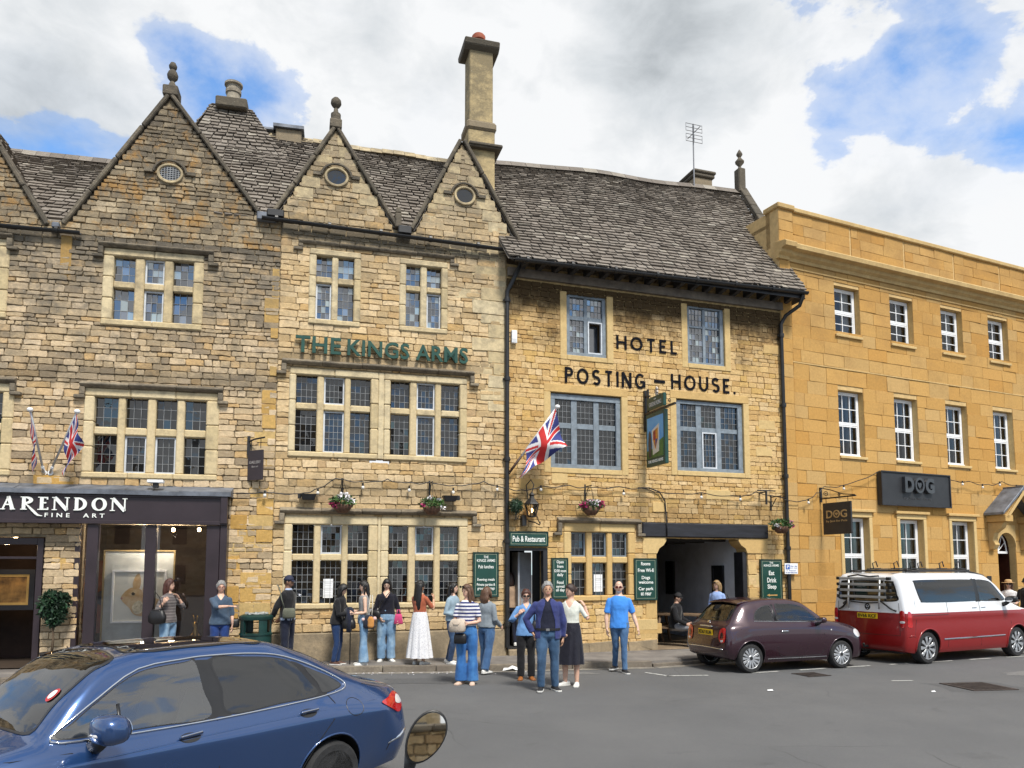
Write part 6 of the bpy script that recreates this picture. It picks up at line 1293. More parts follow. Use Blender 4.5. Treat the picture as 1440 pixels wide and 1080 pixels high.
# ------------------------------------------------------------------ flags
FB, FR_, FWH = mat('flag_blue', (.035, .045, .20), .85, var=.12), mat('flag_red', (.52, .025, .025), .85, var=.1), mat('flag_white', (.72, .71, .72), .85, var=.06)
def jack(u, v):
    X, Y = (u-.5)*60, (v-.5)*30
    if abs(X) < 3 or abs(Y) < 3: return 1
    if abs(X) < 5 or abs(Y) < 5: return 2
    d1, d2 = (Y-X/2)/1.118, (Y+X/2)/1.118
    for d, s in ((d1, 1 if X > 0 else -1), (d2, 1 if X < 0 else -1)):
        if -.2 < d*s < 2.0: return 1
    if abs(d1) < 3 or abs(d2) < 3: return 2
    return 0
def flag(par, fn, nu=76, nv=44):
    mb = MB(); mb.V = [tuple(fn(i/nu, j/nv)) for j in range(nv+1) for i in range(nu+1)]
    for j in range(nv):
        for i in range(nu): mb.F.append((j*(nu+1)+i, j*(nu+1)+i+1, (j+1)*(nu+1)+i+1, (j+1)*(nu+1)+i)); mb.M.append(jack((i+.5)/nu, (j+.5)/nv))
    return mb.build('flag_cloth', [FB, FR_, FWH], par, smooth=True)
k = thing('flagpole', 'white pole with a large union flag draped from it above the inn doorway', 'flag', (0, -.1, 4.14), 0, None, FR['post']); A, B = Vector((0, 0, 0)), Vector((.95, -.66, 1.49))
b = MB(); b.tube([A.lerp(B, .28), B], .024, 10); b.build('pole', WHITE, k, smooth=True); b = MB(); b.tube([A, A.lerp(B, .28)], .03, 10); b.build('socket', mat('brown_socket', (.06, .03, .02), .6), k, smooth=True); b = MB(); b.ball(B, (.06, .06, .05)); b.build('pole_cap', WHITE, k, smooth=True)
def big(u, v):                     # v runs down the pole from the tip, u hangs down from it
    p = B.lerp(A, .03+.60*v); s = u
    drop = .98*s*(1-.25*v); sway = .06*math.sin(s*5+v*7)
    roll = .16*math.sin(min(1, s*1.3)*math.pi)*(.4+.6*v)
    pull = .10*s*(1-v)-(.30*s*s)*(v-.45)
    return p+Vector((-.02+pull+roll*.2, -.03-.10*math.sin(s*7+v*9)*s-roll*.5+sway*.6, -drop*.86+.03*math.sin(v*11)*s))
flag(k, big)
def small_pole(dx, dz, tx, lab, fold):
    k = thing('flagpole', lab, 'flag', (-4.28+dx, -.05, 3.91), 0, 'pair of small union flags over the gallery', FR['shop']); T = Vector((tx, -.62, 1.12)); b = MB(); b.tube([(0, 0, 0), T], .022, 10); b.build('pole', mat('steel_pole', (.45, .46, .47), .35, .6), k, smooth=True); b = MB(); b.ball(T, (.055, .055, .045)); b.build('pole_cap', WHITE, k, smooth=True)
    b = MB(); b.lathe([(0, -.01), (.05, -.01), (.05, .02), (0, .02)], (0, .03, 0), 14, axis='y'); b.tube([(0, .03, 0), T*.1], .03, 8); b.build('bracket', WHITE, k)
    def fn(u, v): p = T*(1-.02-.42*v); return p+Vector((fold*(.05*u+.035*math.sin(u*9+v*3)*(.3+u)+.10*u*(1-v)*.6), -.02-.05*math.sin(u*11+v*4)*(.2+u), -.62*u-.10*v*u-.02))
    flag(k, fn)
small_pole(-.05, 0, -.08, 'left of two small union flags over the gallery fascia, wrapped tight to its pole', .55); small_pole(.06, 0, .62, 'right of two small union flags over the gallery fascia, hanging open', 1.1)
# ------------------------------------------------------------------ plants, baskets, lanterns, lights
LEAF = mat('leaf_green', (.045, .105, .022), .55, var=.3, isl=.55); LEAFD = mat('dark_leaf', (.014, .042, .018), .5, var=.3, isl=.55); PETW = mat('white_petal', (.72, .70, .72), .7, isl=.15); PETP = mat('magenta_petal', (.38, .025, .12), .7, isl=.4); PETPK = mat('pink_petal', (.62, .28, .40), .7, isl=.3); STEM = mat('bark', (.11, .075, .045), .85, var=.3, bump=.4)
def leaves(c, rad, n, size, rnd, shape=1.0, mi=0, mb=None):
    mb = mb or MB()
    for _ in range(n):
        d = Vector((rnd.gauss(0, 1), rnd.gauss(0, 1), rnd.gauss(0, 1))).normalized(); r = rnd.uniform(.35, 1.0)**.5*(1+.12*rnd.gauss(0, 1)); p = Vector((c[0]+d.x*rad[0]*r, c[1]+d.y*rad[1]*r, c[2]+d.z*rad[2]*r))
        a = (d+Vector((rnd.gauss(0, .6), rnd.gauss(0, .6), rnd.gauss(0, .6)-.2))).normalized(); b = a.cross(Vector((rnd.gauss(0, 1), rnd.gauss(0, 1), rnd.gauss(0, 1)))).normalized(); s = size*rnd.uniform(.6, 1.3); nrm = a.cross(b)
        mb.add([p-a*s*.5*shape, p+b*s*.28+nrm*s*.08, p+a*s*.6*shape, p-b*s*.28+nrm*s*.08], [(0, 1, 2), (0, 2, 3)], mi)
    return mb
def basket(frame, x, y, z, lab, flowers, hang, seed, rr=.21, bow='wicker'):
    rnd = random.Random(seed); k = thing('hanging_basket', lab, 'flower basket', (x, y, z), 0, 'flower baskets along the inn front', FR[frame]); b = MB()
    b.lathe([(.0, -.17), (.10, -.165), (.17, -.09), (rr, 0), (rr-.015, .005), (.15, -.08), (0, -.14)], n=20); b.build('bowl', mat('wicker', (.13, .065, .04), .8, var=.4, vs=20, bump=.7, bs=60), k, smooth=True)
    leaves((0, 0, .06), (rr*1.25, rr*1.2, .14), 420, .075, rnd).build('foliage', LEAF, k); f = MB()
    for (cx, cz, cr, mi, n) in flowers: leaves((cx, -.10, cz), (cr, cr, cr*.7), n, .065, rnd, .8, mi, f)
    f.build('flowers', [PETW, PETP, PETPK], k)
    h = MB()
    for a in (.5, 2.6, 4.7): h.tube([(rr*math.cos(a), rr*math.sin(a), 0), (0, 0, hang)], .004, 4)
    h.build('chains', IRON, k); h = MB(); h.box(-.02, .02, -y-.03, -y, hang-.32, hang+.08); h.tube([(0, -y, hang+.02), (0, -.04, hang+.02)], .013, 6); h.tube([(0, -y, hang-.28), (0, -y*.4, hang-.02)], .011, 6); h.build('bracket', IRON, k); return k
basket('gable', 1.38, -.36, 3.36, 'wicker basket of white and crimson flowers over the left ground floor window', [(.02, .17, .13, 0, 90), (-.16, .0, .11, 1, 110), (.17, .08, .08, 0, 40), (.1, -.02, .06, 1, 20)], .52, 1)
basket('gable', 3.26, -.36, 3.36, 'wicker basket mostly green leaves over the window by the green board', [(-.05, .2, .05, 0, 16), (-.2, .02, .05, 1, 20), (.12, .15, .05, 0, 12), (.22, -.02, .06, 0, 14)], .52, 2)
basket('post', 1.93, -.36, 3.42, 'full basket of magenta and white flowers above the ochre window', [(-.22, .06, .10, 1, 80), (.0, .10, .12, 0, 100), (.20, .08, .12, 1, 100), (-.08, .14, .08, 2, 50), (.13, .14, .06, 0, 40)], .5, 3)
basket('post', 7.10, -.40, 3.08, 'trailing basket hanging from the end of the black beam', [(-.2, .03, .06, 0, 30), (-.1, -.05, .06, 0, 24), (.2, .1, .07, 2, 40), (.26, .02, .05, 1, 24)], .75, 4)
k = thing('topiary_ball', 'round clipped box ball on a bracket beside the wall lantern', 'topiary', (.15, -.24, 3.43), 0, None, FR['post']); rnd = random.Random(5); leaves((0, 0, 0), (.165, .165, .165), 1500, .035, rnd).build('foliage', LEAFD, k); b = MB(); b.ball((0, 0, 0), .13); b.build('core', LEAFD, k); b = MB(); b.tube([(0, 0, -.15), (0, 0, -.30), (.03, .2, -.30)], .012, 6); b.tube([(.06, .05, -.28), (.1, .1, -.2), (.16, .1, -.24), (.14, .12, -.30)], .012, 6); b.build('bracket', IRON, k)
k = thing('wall_lantern', 'black glazed lantern with a lit lamp over the inn doorway', 'lantern', (.52, -.26, 3.06), 0, None, FR['post']); b = MB(); b.lathe([(.10, .13), (.10, .15), (.06, .17), (.0, .17)], n=6); b.lathe([(.18, .42), (.17, .44), (.06, .56), (.05, .60), (.07, .63), (.03, .68), (.0, .70)], n=6); b.lathe([(0, .13), (.10, .13), (.10, .135), (0, .135)], n=6)
for i in range(6): a = math.pi*i/3; b.tube([(.10*math.cos(a), .10*math.sin(a), .15), (.17*math.cos(a), .17*math.sin(a), .42)], .010, 5)
b.build('lantern_frame', IRON, k); g = MB(); g.lathe([(.095, .15), (.165, .42)], n=6); g.build('lantern_glass', SHOPGL, k); g = MB(); g.ball((0, 0, .28), (.028, .028, .05)); g.build('lamp_flame', glow('lamp_flame', (1, .62, .25), 7), k, smooth=True)
b = MB(); b.tube([(0, .2, .40), (-.07, .18, .86), (0, .06, .98), (.05, 0, .86), (0, 0, .68)], .013, 8); b.tube([(.0, .22, .05), (.10, .1, .02), (.2, .05, -.04), (.24, .1, .03)], .014, 6); b.tube([(.12, .0, .16), (.16, .02, .06), (.22, .04, -.02)], .012, 6); b.box(-.19, -.09, .10, .24, -.06, .18); b.build('bracket', IRON, k)
for x, z, lab, fl in ((.69, 3.54, 'black floodlight on the inn wall left of the crimson basket', -1), (3.68, 3.58, 'black floodlight on the inn wall right of the leafy basket', 1)):
    k = thing('floodlight', lab, 'floodlight', (x, -.2, z), 0, 'floodlights on the inn wall', FR['gable']); b = MB(); b.add([(-.16, -.12, .04), (.16, -.12, .04), (.12, -.08, -.09), (-.12, -.08, -.09), (-.16, .12, .05), (.16, .12, .05), (.12, .1, -.07), (-.12, .1, -.07)], [(0, 1, 2, 3), (5, 4, 7, 6), (4, 0, 3, 7), (1, 5, 6, 2), (3, 2, 6, 7)]); b.build('housing', IRON, k, bevel=.012, fixn=True); b = MB(); b.quad((-.14, -.10, .038), (.14, -.10, .038), (.14, .1, .048), (-.14, .1, .048)); b.build('lens', mat('flood_lens', (.3, .28, .24), .2), k); b = MB(); b.tube([(.1*fl, .1, -.02), (.1*fl, .2, -.02)], .02, 6); b.box(.18*fl-.035, .18*fl+.035, -.05, .05, -.05, .05); b.build('arm', IRON, k)
def cable(frame, pts, bulbs, lab, sag=.03, y=-.12, r=.011):
    k = thing('festoon_lights', lab, 'string lights', (0, 0, 0), 0, None, FR[frame]); P = []
    for (a, b) in zip(pts, pts[1:]):
        for i in range(8): t = i/8; P.append((a[0]+(b[0]-a[0])*t, y+.01*math.sin(a[0]*5+t*3), a[1]+(b[1]-a[1])*t-sag*4*t*(1-t)+.01*math.sin(9*(a[0]+t))))
    P.append((pts[-1][0], y, pts[-1][1])); m = MB(); m.tube(P, r, 6); m.build('cable', IRON, k, smooth=True)
    for (x, z) in bulbs: h = MB(); h.tube([(x, y-.01, z+.10), (x, y-.01, z+.03)], .02, 8); o = h.build('bulb_holder', IRON, k); h = MB(); h.ball((x, y-.01, z), (.035, .035, .04), 10, 8); h.build('bulb', mat('frosted_bulb', (.75, .72, .66), .2), o, smooth=True)
    return k
cable('gable', [(-.9, 3.58), (-.18, 3.62), (.47, 3.6), (.81, 3.68), (1.24, 3.95), (1.81, 3.89), (2.33, 3.95), (2.79, 3.90), (3.26, 3.92), (3.82, 3.87), (4.46, 3.97), (5.0, 3.84)], [(-.18, 3.54), (.88, 3.62), (1.81, 3.76), (2.8, 3.73), (3.77, 3.71), (4.77, 3.80)], 'black festoon cable with bulbs strung across the gabled inn front')
cable('post', [(-.03, 3.84), (.36, 3.81), (.79, 3.91), (1.49, 3.95), (2.03, 3.93), (2.77, 3.97), (3.42, 3.95), (4.0, 3.86), (4.99, 3.89), (6.11, 3.84), (6.6, 3.97), (7.5, 3.84)], [(.79, 3.83), (2.88, 3.80), (4.99, 3.78), (6.11, 3.76)], 'black festoon cable with bulbs above the doorway and archway')
k = thing('wall_cable', 'thick black cable looping down from the festoon to the archway beam', 'cable', (0, 0, 0), 0, None, FR['post']); m = MB(); m.tube([(3.3, -.06, 3.96), (3.6, -.06, 3.97), (3.88, -.06, 3.88), (4.02, -.06, 3.66), (4.05, -.06, 3.3), (4.04, -.095, 3.12), (4.04, -.095, 2.82)], .017, 8); m.build('cable', IRON, k, smooth=True)
cable('ashlar', [(-.2, 3.80), (.48, 3.80), (.91, 4.0), (1.2, 4.2), (1.9, 4.26), (3.3, 4.72)], [(.62, 3.74), (1.9, 4.16)], 'black festoon cable rising to the charcoal box sign', .05, -.15); cable('ashlar', [(6.15, 4.62), (7.0, 4.60), (7.9, 4.55), (8.5, 4.66), (9.5, 4.6), (11, 4.62), (12.5, 4.6)], [(6.7, 4.5), (7.6, 4.45), (8.4, 4.56), (9.2, 4.5), (10.2, 4.5)], 'festoon bulbs strung right of the charcoal box sign', .05, -.15)
k = thing('hanging_bracket', 'empty T shaped iron bracket on the wall above the right basket', 'bracket', (6.77, 0, 3.64), 0, None, FR['post']); b = MB(); b.box(-.26, .27, -.30, -.27, .33, .36); b.box(-.018, .018, -.30, -.26, .0, .33); b.box(-.02, .02, -.27, 0, .30, .33); b.build('arm', IRON, k)
k = thing('alarm_box', 'small white alarm box high on the wall beside the drainpipe', 'alarm box', (.16, -.06, 7.20), 0, None, FR['post']); b = MB(); b.box(-.06, .07, -.05, .05, 0, .30); b.build('case', WHITE, k, bevel=.015, seg=2); b = MB(); b.box(-.04, .05, -.054, -.051, .03, .10); b.build('cover', mat('pale_grey', (.55, .56, .58), .5), k)
k = thing('security_camera', 'white security camera standing on the lead flashing of the shopfront', 'camera', (-2.22, -.3, 3.66), 0, None, FR['shop']); b = MB(); b.box(-.15, .15, -.14, .0, .06, .12); b.build('camera_body', WHITE, k, bevel=.01); b = MB(); b.box(-.05, .05, -.1, .0, -.03, .06); b.build('mount', IRON, k, bevel=.005)
k = thing('television_aerial', 'thin television aerial on a mast at the chimney of the long roof', 'aerial', (6.5, 2.25, 12.9), 0, None, FR['post']); b = MB(); b.tube([(0, 0, 0), (0, 0, 2.15)], .022, 6); b.build('mast', mat('grey_mast', (.24, .24, .25), .5, .4), k); b = MB()
for z in (1.68, 2.0):
    for d in (-.11, 0, .11): b.tube([(-.27, -.05, z+d), (.27, -.05, z+d)], .010, 4)
    for x in (-.27, 0, .27): b.tube([(x, -.05, z-.12), (x, -.05, z+.12)], .008, 4)
b.tube([(0, -.4, 1.86), (0, .3, 1.86)], .015, 4); b.build('aerial_grid', mat('grey_mast', (.24, .24, .25)), k)
# ------------------------------------------------------------------ on the pavement and road
k = thing('litter_bin', 'dark green litter bin with square openings by the grey-haired woman', 'bin', (-5.02, 15.22, .12)); BG = mat('bin_green', (.006, .035, .030), .4, var=.3, vs=4); b = MB(); b.lathe([(.285, 0), (.30, .02), (.30, .62), (.315, .63), (.315, .66), (.29, .665), (.0, .665)], n=28); b.lathe([(.0, .60), (.29, .60), (.295, .66)], n=28); b.build('bin_body', BG, k, angle=35); 
for a in (0, 90, 180, 270): b = MB(); A_ = [R(a+45+d) for d in (-16, -8, 0, 8, 16)]; b.loft([[(math.cos(t)*q, math.sin(t)*q, z) for t in A_ for q in (.30,)]+[(math.cos(t)*.26, math.sin(t)*.26, z) for t in A_[::-1]] for z in (.66, .93)]); b.build('hood_post', BG, k)
b = MB(); b.lathe([(.25, .92), (.31, .92), (.32, .94), (.32, .985), (.30, 1.0), (.26, 1.02), (.24, 1.0), (.12, 1.05), (0, 1.07)], n=28); b.build('bin_hood', BG, k, angle=35); b = MB(); b.lathe([(.0, 0), (.18, .0), (.19, .03), (0, .05)], (0, 0, 1.015), 16); rnd = random.Random(3)
for _ in range(14): a = rnd.uniform(0, 6.3); q = rnd.uniform(.05, .24); b.box(math.cos(a)*q-.02, math.cos(a)*q+.02, math.sin(a)*q-.02, math.sin(a)*q+.02, 1.03, 1.05+rnd.random()*.02)
b.build('ash_tray', mat('ash', (.42, .43, .41), .8, var=.5, vs=30), k)
k = thing('potted_tree', 'small potted bay tree with a round leafy crown beside the gallery door', 'tree', (-3.93, -.34, .12), 0, None, FR['shop']); rnd = random.Random(8); m = MB()
for (cx, cz, r_) in ((0, 1.36, .25), (-.1, 1.28, .18), (.12, 1.42, .17), (.05, 1.18, .17), (-.08, 1.45, .16), (.0, 1.05, .12)): leaves((cx, 0, cz-.12), (r_, r_, r_), 330, .085, rnd, 1.2, 0, m)
m.build('crown', LEAFD, k); b = MB(); b.tube([(0, 0, .25), (.015, 0, .6), (-.01, 0, .95), (0, 0, 1.25)], [.025, .022, .018, .01], 8); b.tube([(0, 0, .8), (.1, .03, 1.15)], .009, 5); b.tube([(0, 0, .85), (-.12, .02, 1.2)], .009, 5); b.build('trunk', STEM, k, smooth=True); b = MB(); b.lathe([(.15, 0), (.19, .30), (.20, .31), (.20, .34), (.17, .34), (.16, .28), (0, .28)], n=24); b.build('pot', mat('dark_pot', (.035, .03, .028), .6, var=.2), k, angle=40)
b = MB(); rnd = random.Random(4); pts = [[(x*.18+rnd.uniform(-.015, .015), y*.09+rnd.uniform(-.015, .015), .01+max(0, .10-abs(x)*.05-abs(y)*.05)*rnd.uniform(.5, 1)) for x in (-1, -.5, 0, .5, 1)] for y in (-1, 0, 1)]; b.loft(pts, cap=False, closed=False); o = b.build('litter_paper', WHITE); o.location = (0, 15.97-.35, .0); tag(o, 'crumpled white paper lying at the kerb in front of the doorway', 'litter')
for i, (x, y, s, lab) in enumerate(((4.30, 13.03, .05, 'small white scrap of paper on the road in front of the plum car'), (6.95, 12.9, .035, 'tiny white speck of litter on the road before the camper van'))): b = MB(); b.add([(-s, -s*.6, .012), (s, -s*.5, .014), (s*.9, s*.6, .03), (-s*.8, s*.5, .022)], [(0, 1, 2, 3)]); o = b.build('litter_scrap', WHITE); o.location = (x, y, 0); tag(o, lab, 'litter')
rnd = random.Random(12); b = MB()
for _ in range(60):
    t = rnd.random(); x = -3.0+3.4*t+rnd.gauss(0, .1); y = 15.42-.22+.085*(x+3.09)-abs(rnd.gauss(0, .16)); s = rnd.uniform(.006, .016); b.add([(x-s, y-s, .012), (x+s, y-s, .012), (x+s, y+s, .016), (x-s, y+s, .014)], [(0, 1, 2, 3)])
tag(b.build('petals', PETW), kind='stuff')
k = thing('drain_cover', 'rusty iron drain grating sunk in the road at the right', 'drain cover', (8.05, 13.5, .0), R(8)); GI = mat('rusty_iron', (.055, .042, .036), .8, .2, var=.4, vs=7); b = MB(); ring(b, -.36, .36, 0, 0, 0, 0, 0) if False else None
for i in range(9): b.box(-.38+i*.09, -.33+i*.09, -.36, .36, .003, .014)
b.box(-.42, .42, -.42, -.37, .003, .016); b.box(-.42, .42, .37, .42, .003, .016); b.box(-.42, -.385, -.37, .37, .003, .016); b.box(.385, .42, -.37, .37, .003, .016); b.build('grating', GI, k); b = MB(); b.quad((-.4, -.4, .002), (.4, -.4, .002), (.4, .4, .002), (-.4, .4, .002)); b.build('sump', WELL, k)
k = thing('gully_grate', 'dark iron gully grate by the rear wheel of the plum car', 'drain cover', (5.75, 15.0, .0), R(20)); b = MB()
for i in range(8): b.box(-.24+i*.065, -.205+i*.065, -.2, .2, .007, .014)
b.box(-.27, .27, -.24, -.2, .007, .016); b.box(-.27, .27, .2, .24, .007, .016); b.build('grating', GI, k)
# motorcycle mirror close to the camera
k = thing('motorcycle_mirror', 'black motorcycle mirror on a short stalk at the bottom of the view', 'mirror', (-.222, 2.02, 1.60), R(0)); n = 28
def mshape(s, y): return [(.042*s*math.cos(a)*(1+.10*math.sin(a)), y, .066*s*math.sin(a)) for a in [2*math.pi*i/n for i in range(n)]]
MR = Matrix.Rotation(R(14), 4, 'Z') @ Matrix.Rotation(R(-6), 4, 'X') @ Matrix.Rotation(R(33), 4, 'Y')
b = MB(); b.loft([mshape(1.0, -.006), mshape(1.08, -.008), mshape(1.10, .0), mshape(1.0, .02), mshape(.6, .034), mshape(.15, .038)]); b.xf(MR); b.build('shell', TRIMB, k, smooth=True, fixn=True); b = MB(); b.loft([mshape(1.0, -.009), mshape(.99, -.0105)]); b.xf(MR); b.build('mirror_glass', mat('silvered_glass', (.80, .81, .80), .02, 1, var=0), k)
b = MB(); p0 = MR @ Vector((0, .016, -.066)); b.tube([p0+Vector((0.004, 0, .02)), p0+Vector((-.004, .0, -.022)), p0+Vector((-.008, .006, -.05))], [.020, .014, .008], 10); b.build('neck', TRIMB, k, smooth=True); b = MB(); b.tube([p0+Vector((-.008, .006, -.045)), p0+Vector((-.02, .05, -.25)), p0+Vector((-.03, .12, -.55))], .006, 8); b.build('stalk', mat('rusty_stalk', (.16, .05, .03), .5, .4), k, smooth=True)
# ------------------------------------------------------------------ shop window display and archway furniture
k = thing('display_board', 'pale grey picture board standing in the gallery window', 'display board', (-2.58, .18, .44), 0, None, FR['shop']); b = MB(); b.box(-.66, .66, .02, .07, 0, 1.96); b.build('board', mat('pale_board', (.50, .52, .50), .8), k, bevel=.005); b = MB(); ring(b, -.67, .67, 0, 1.97, .03, .0, .075); b.build('edge_trim', mat('gilt_edge', (.3, .22, .1), .5), k)
k = thing('rabbit_painting', 'white framed painting of a brown rabbit on the pale board', 'painting', (-2.56, .165, .98), 0, None, FR['shop']); b = MB(); b.box(-.48, .48, 0, .02, 0, 1.0); b.build('canvas', mat('cream_canvas', (.66, .66, .60), .8, var=.05), k); b = MB(); ring(b, -.51, .51, -.03, 1.03, .045, -.02, .02); b.build('frame', WHITE, k, bevel=.004)
FUR = mat('painted_fur', (.30, .17, .06), .8, var=.5, vs=7, c2=(.62, .50, .32)); 
def blobp(name, pts, m, d): mb = MB(); mb.pxz(smooth_closed(pts, 5), -.003-d, -.001); return mb.build(name, m, rabbit)
mb = MB(); mb.pxz(smooth_closed([(-.30, .40), (-.33, .48), (-.28, .57), (-.18, .66), (-.06, .68), (.05, .62), (.12, .50), (.25, .48), (.40, .42), (.46, .25), (.44, .12), (.1, .10), (-.08, .14), (-.18, .28)], 5), -.004, -.001); rabbit = mb.build('painted_rabbit', FUR, k)
blobp('painted_ear', [(-.10, .66), (-.12, .78), (-.06, .93), (.0, .95), (.03, .80), (.0, .66)], FUR, .002); blobp('painted_ear', [(.06, .64), (.12, .80), (.22, .92), (.26, .86), (.20, .70), (.10, .60)], FUR, .002); blobp('painted_eye', [(-.14, .55), (-.11, .585), (-.07, .55), (-.11, .52)], BLK, .005); blobp('painted_nose', [(-.34, .46), (-.31, .49), (-.29, .46), (-.31, .44)], mat('painted_pink', (.4, .2, .15)), .005); blobp('painted_breast', [(-.12, .30), (.0, .42), (.08, .34), (.06, .18), (-.06, .16)], mat('painted_pale', (.62, .55, .38), .8, var=.4, vs=14), .003)
k = thing('abstract_painting', 'dark orange abstract canvas leaning in the gallery window corner', 'painting', (-3.38, .35, .75), 0, None, FR['shop']); b = MB(); b.box(-.28, .28, 0, .03, 0, 1.45); b.build('canvas', mat('orange_paint', (.24, .05, .02), .7, var=.6, vs=2.2), k); b = MB(); b.lathe([(0, 0), (.15, 0), (.15, .004), (0, .004)], (.12, -.006, .7), 22, axis='y'); b.build('painted_disc', mat('painted_navy', (.02, .02, .05), .7), k)
k = thing('landscape_painting', 'glowing gold framed landscape seen through the gallery door', 'painting', (-5.22, .9, 1.30), 0, None, FR['shop']); b = MB(); b.box(-.42, .42, 0, .02, 0, .62); b.build('canvas', mat('gold_landscape', (.40, .21, .05), .6, var=.6, vs=3), k); b = MB(); ring(b, -.52, .52, -.1, .72, .1, -.03, .03); b.build('frame', PAINTB, k); b = MB(); ring(b, -.42, .42, 0, .62, .05, -.012, -.001); b.build('gilt_slip', mat('gilt', (.6, .36, .1), .4, .4), k)
k = thing('hare_statuette', 'small golden upright hare statuette on the gallery window floor', 'statuette', (-1.45, .05, .42), 0, None, FR['shop']); b = MB(); b.loft([[(r_*math.cos(a)+dx, r_*math.sin(a), z) for a in [2*math.pi*i/10 for i in range(10)]] for z, r_, dx in ((0, .07, 0), (.08, .08, 0), (.2, .055, .01), (.34, .06, .0), (.42, .035, 0), (.46, .045, -.01), (.52, .04, -.015), (.55, .015, -.01))]); b.tube([(-.02, 0, .53), (-.05, 0, .68)], .014, 6); b.tube([(.01, 0, .53), (.03, 0, .67)], .014, 6); b.tube([(.05, 0, .32), (.1, -.05, .24)], .018, 6); b.tube([(-.05, 0, .32), (-.09, -.05, .24)], .018, 6); b.build('figure', mat('gold_bronze', (.42, .24, .06), .35, .8), k, smooth=True)
for i, (x, y, lab) in enumerate(((4.35, 2.2, 'nearer wooden picnic table in the shade of the archway'), (4.5, 4.3, 'farther wooden picnic table deep in the archway'))):
    if i == 0:
        k = thing('picnic_table', lab, 'table', (x, y, .126), 0, 'picnic tables in the archway', FR['post']); b = MB()
        for q in range(5): b.box(-.75, .75, -.35+q*.14, -.22+q*.14, .72, .76)
        b.build('tabletop', WOOD, k); 
        for s in (-1, 1): b = MB(); b.box(-.75, .75, s*.72-.13, s*.72+.13, .42, .46); b.build('bench_seat', WOOD, k)
        for s in (-1, 1): b = MB(); b.tube([(s*.5, -.25, .72), (s*.5, -.62, 0)], .04, 4); b.tube([(s*.5, .25, .72), (s*.5, .62, 0)], .04, 4); b.box(s*.5-.02, s*.5+.02, -.72, .72, .36, .42); b.build('leg_frame', WOOD, k)
        first = k
    else:
        c = copy_tree(first); p = fpt('post', x, y); c.location = (p[0], p[1], .126); c['label'] = lab
for (f, x, z, w, h, lab) in (('gable', 1.14, 1.42, .20, .40, 'sheet of white paper stuck inside the left ground floor window'), ('post', 2.30, 1.50, .22, .40, 'sheet of white paper stuck inside the ochre window')):
    k = thing('paper_notice', lab, 'notice', (x, .098, z), 0, None, FR[f]); b = MB(); b.box(-w/2, w/2, 0, .002, 0, h); b.build('sheet', WHITE, k); t = MB()
    for q in range(6): t.box(-w*.35, w*.35, -.001, 0, h*.15+q*h*.12, h*.15+q*h*.12+.008)
    t.build('printed_lines', mat('grey_print', (.5, .5, .52)), k)
for (x, y, z, e, c_) in ((-2.47, .0, 2.7, 24, (1, .86, .68)), (-1.9, .0, 2.7, 18, (1, .86, .68)), (-5.1, .5, 2.5, 9, (1, .7, .4))):      # the gallery's lit spot lamps
    ld = bpy.data.lights.new('spot_lamp', 'POINT'); ld.energy = e; ld.color = c_; ld.shadow_soft_size = .05; lo = bpy.data.objects.new('spot_lamp_light', ld); col.objects.link(lo); lo.location = fpt('shop', x, y, z)
# ------------------------------------------------------------------ the other side of the square (mirrored in windows and car paint)
def far_house(x, lab, m, w=11, h=7.2, r=11.2):
    k = thing('terrace_house', lab, 'building', (x, -38, -.15), 0, 'stone houses across the square'); b = MB(); b.box(-w/2, w/2, -6, 0, 0, h); b.build('wall', m, k); b = MB(); b.pyz([(.4, h-.1), (-3, r), (-6.4, h-.1)], -w/2, w/2); b.build('roof', mat('far_slate', (.14, .12, .10), .9, var=.3, vs=3), k)
    s = MB(); stones(s, lambda z: [(-w/2, w/2)], .1, h, .22, .3, .8, [], prot=.03); s.xf(Matrix.Rotation(math.pi, 4, 'Z')); s.build('stonework', S_GABLE, k); 
    for i in range(4):
        for z in (.9, 4.2): xx = -w/2+1.4+i*(w-2.8)/3; b = MB(); b.box(xx-.55, xx+.55, .0, .06, z, z+1.6); b.build('window', GLASS, k)
    return k
far_house(-13, 'left stone house across the square behind the viewer', S_GABLE); far_house(-.5, 'middle stone house across the square behind the viewer', S_GABLE, 11, 6.8, 10.5); far_house(11, 'right stone house across the square behind the viewer', S_GABLE, 11, 7.6, 11.6)

k = thing('stone_wall', 'low rubble stone wall behind the viewer, caught in the motorcycle mirror', 'wall', (2.3, -4.2, -.15)); b = MB(); b.box(-1.5, 1.5, -.4, 0, 0, 1.8); b.build('wall_core', MORTARD, k); s = MB(); stones(s, lambda z: [(-1.5, 1.5)], .02, 1.8, .08, .1, .28, [], prot=.03, jit=.01); s.xf(Matrix.Rotation(math.pi, 4, 'Z')); s.build('stonework', S_GABLE, k); b = MB()
for i in range(6): b.box(-1.5+i*.5, -1.01+i*.5, -.44, .06, 1.801, 1.88)
b.build('coping', S_DARK, k, bevel=.02)
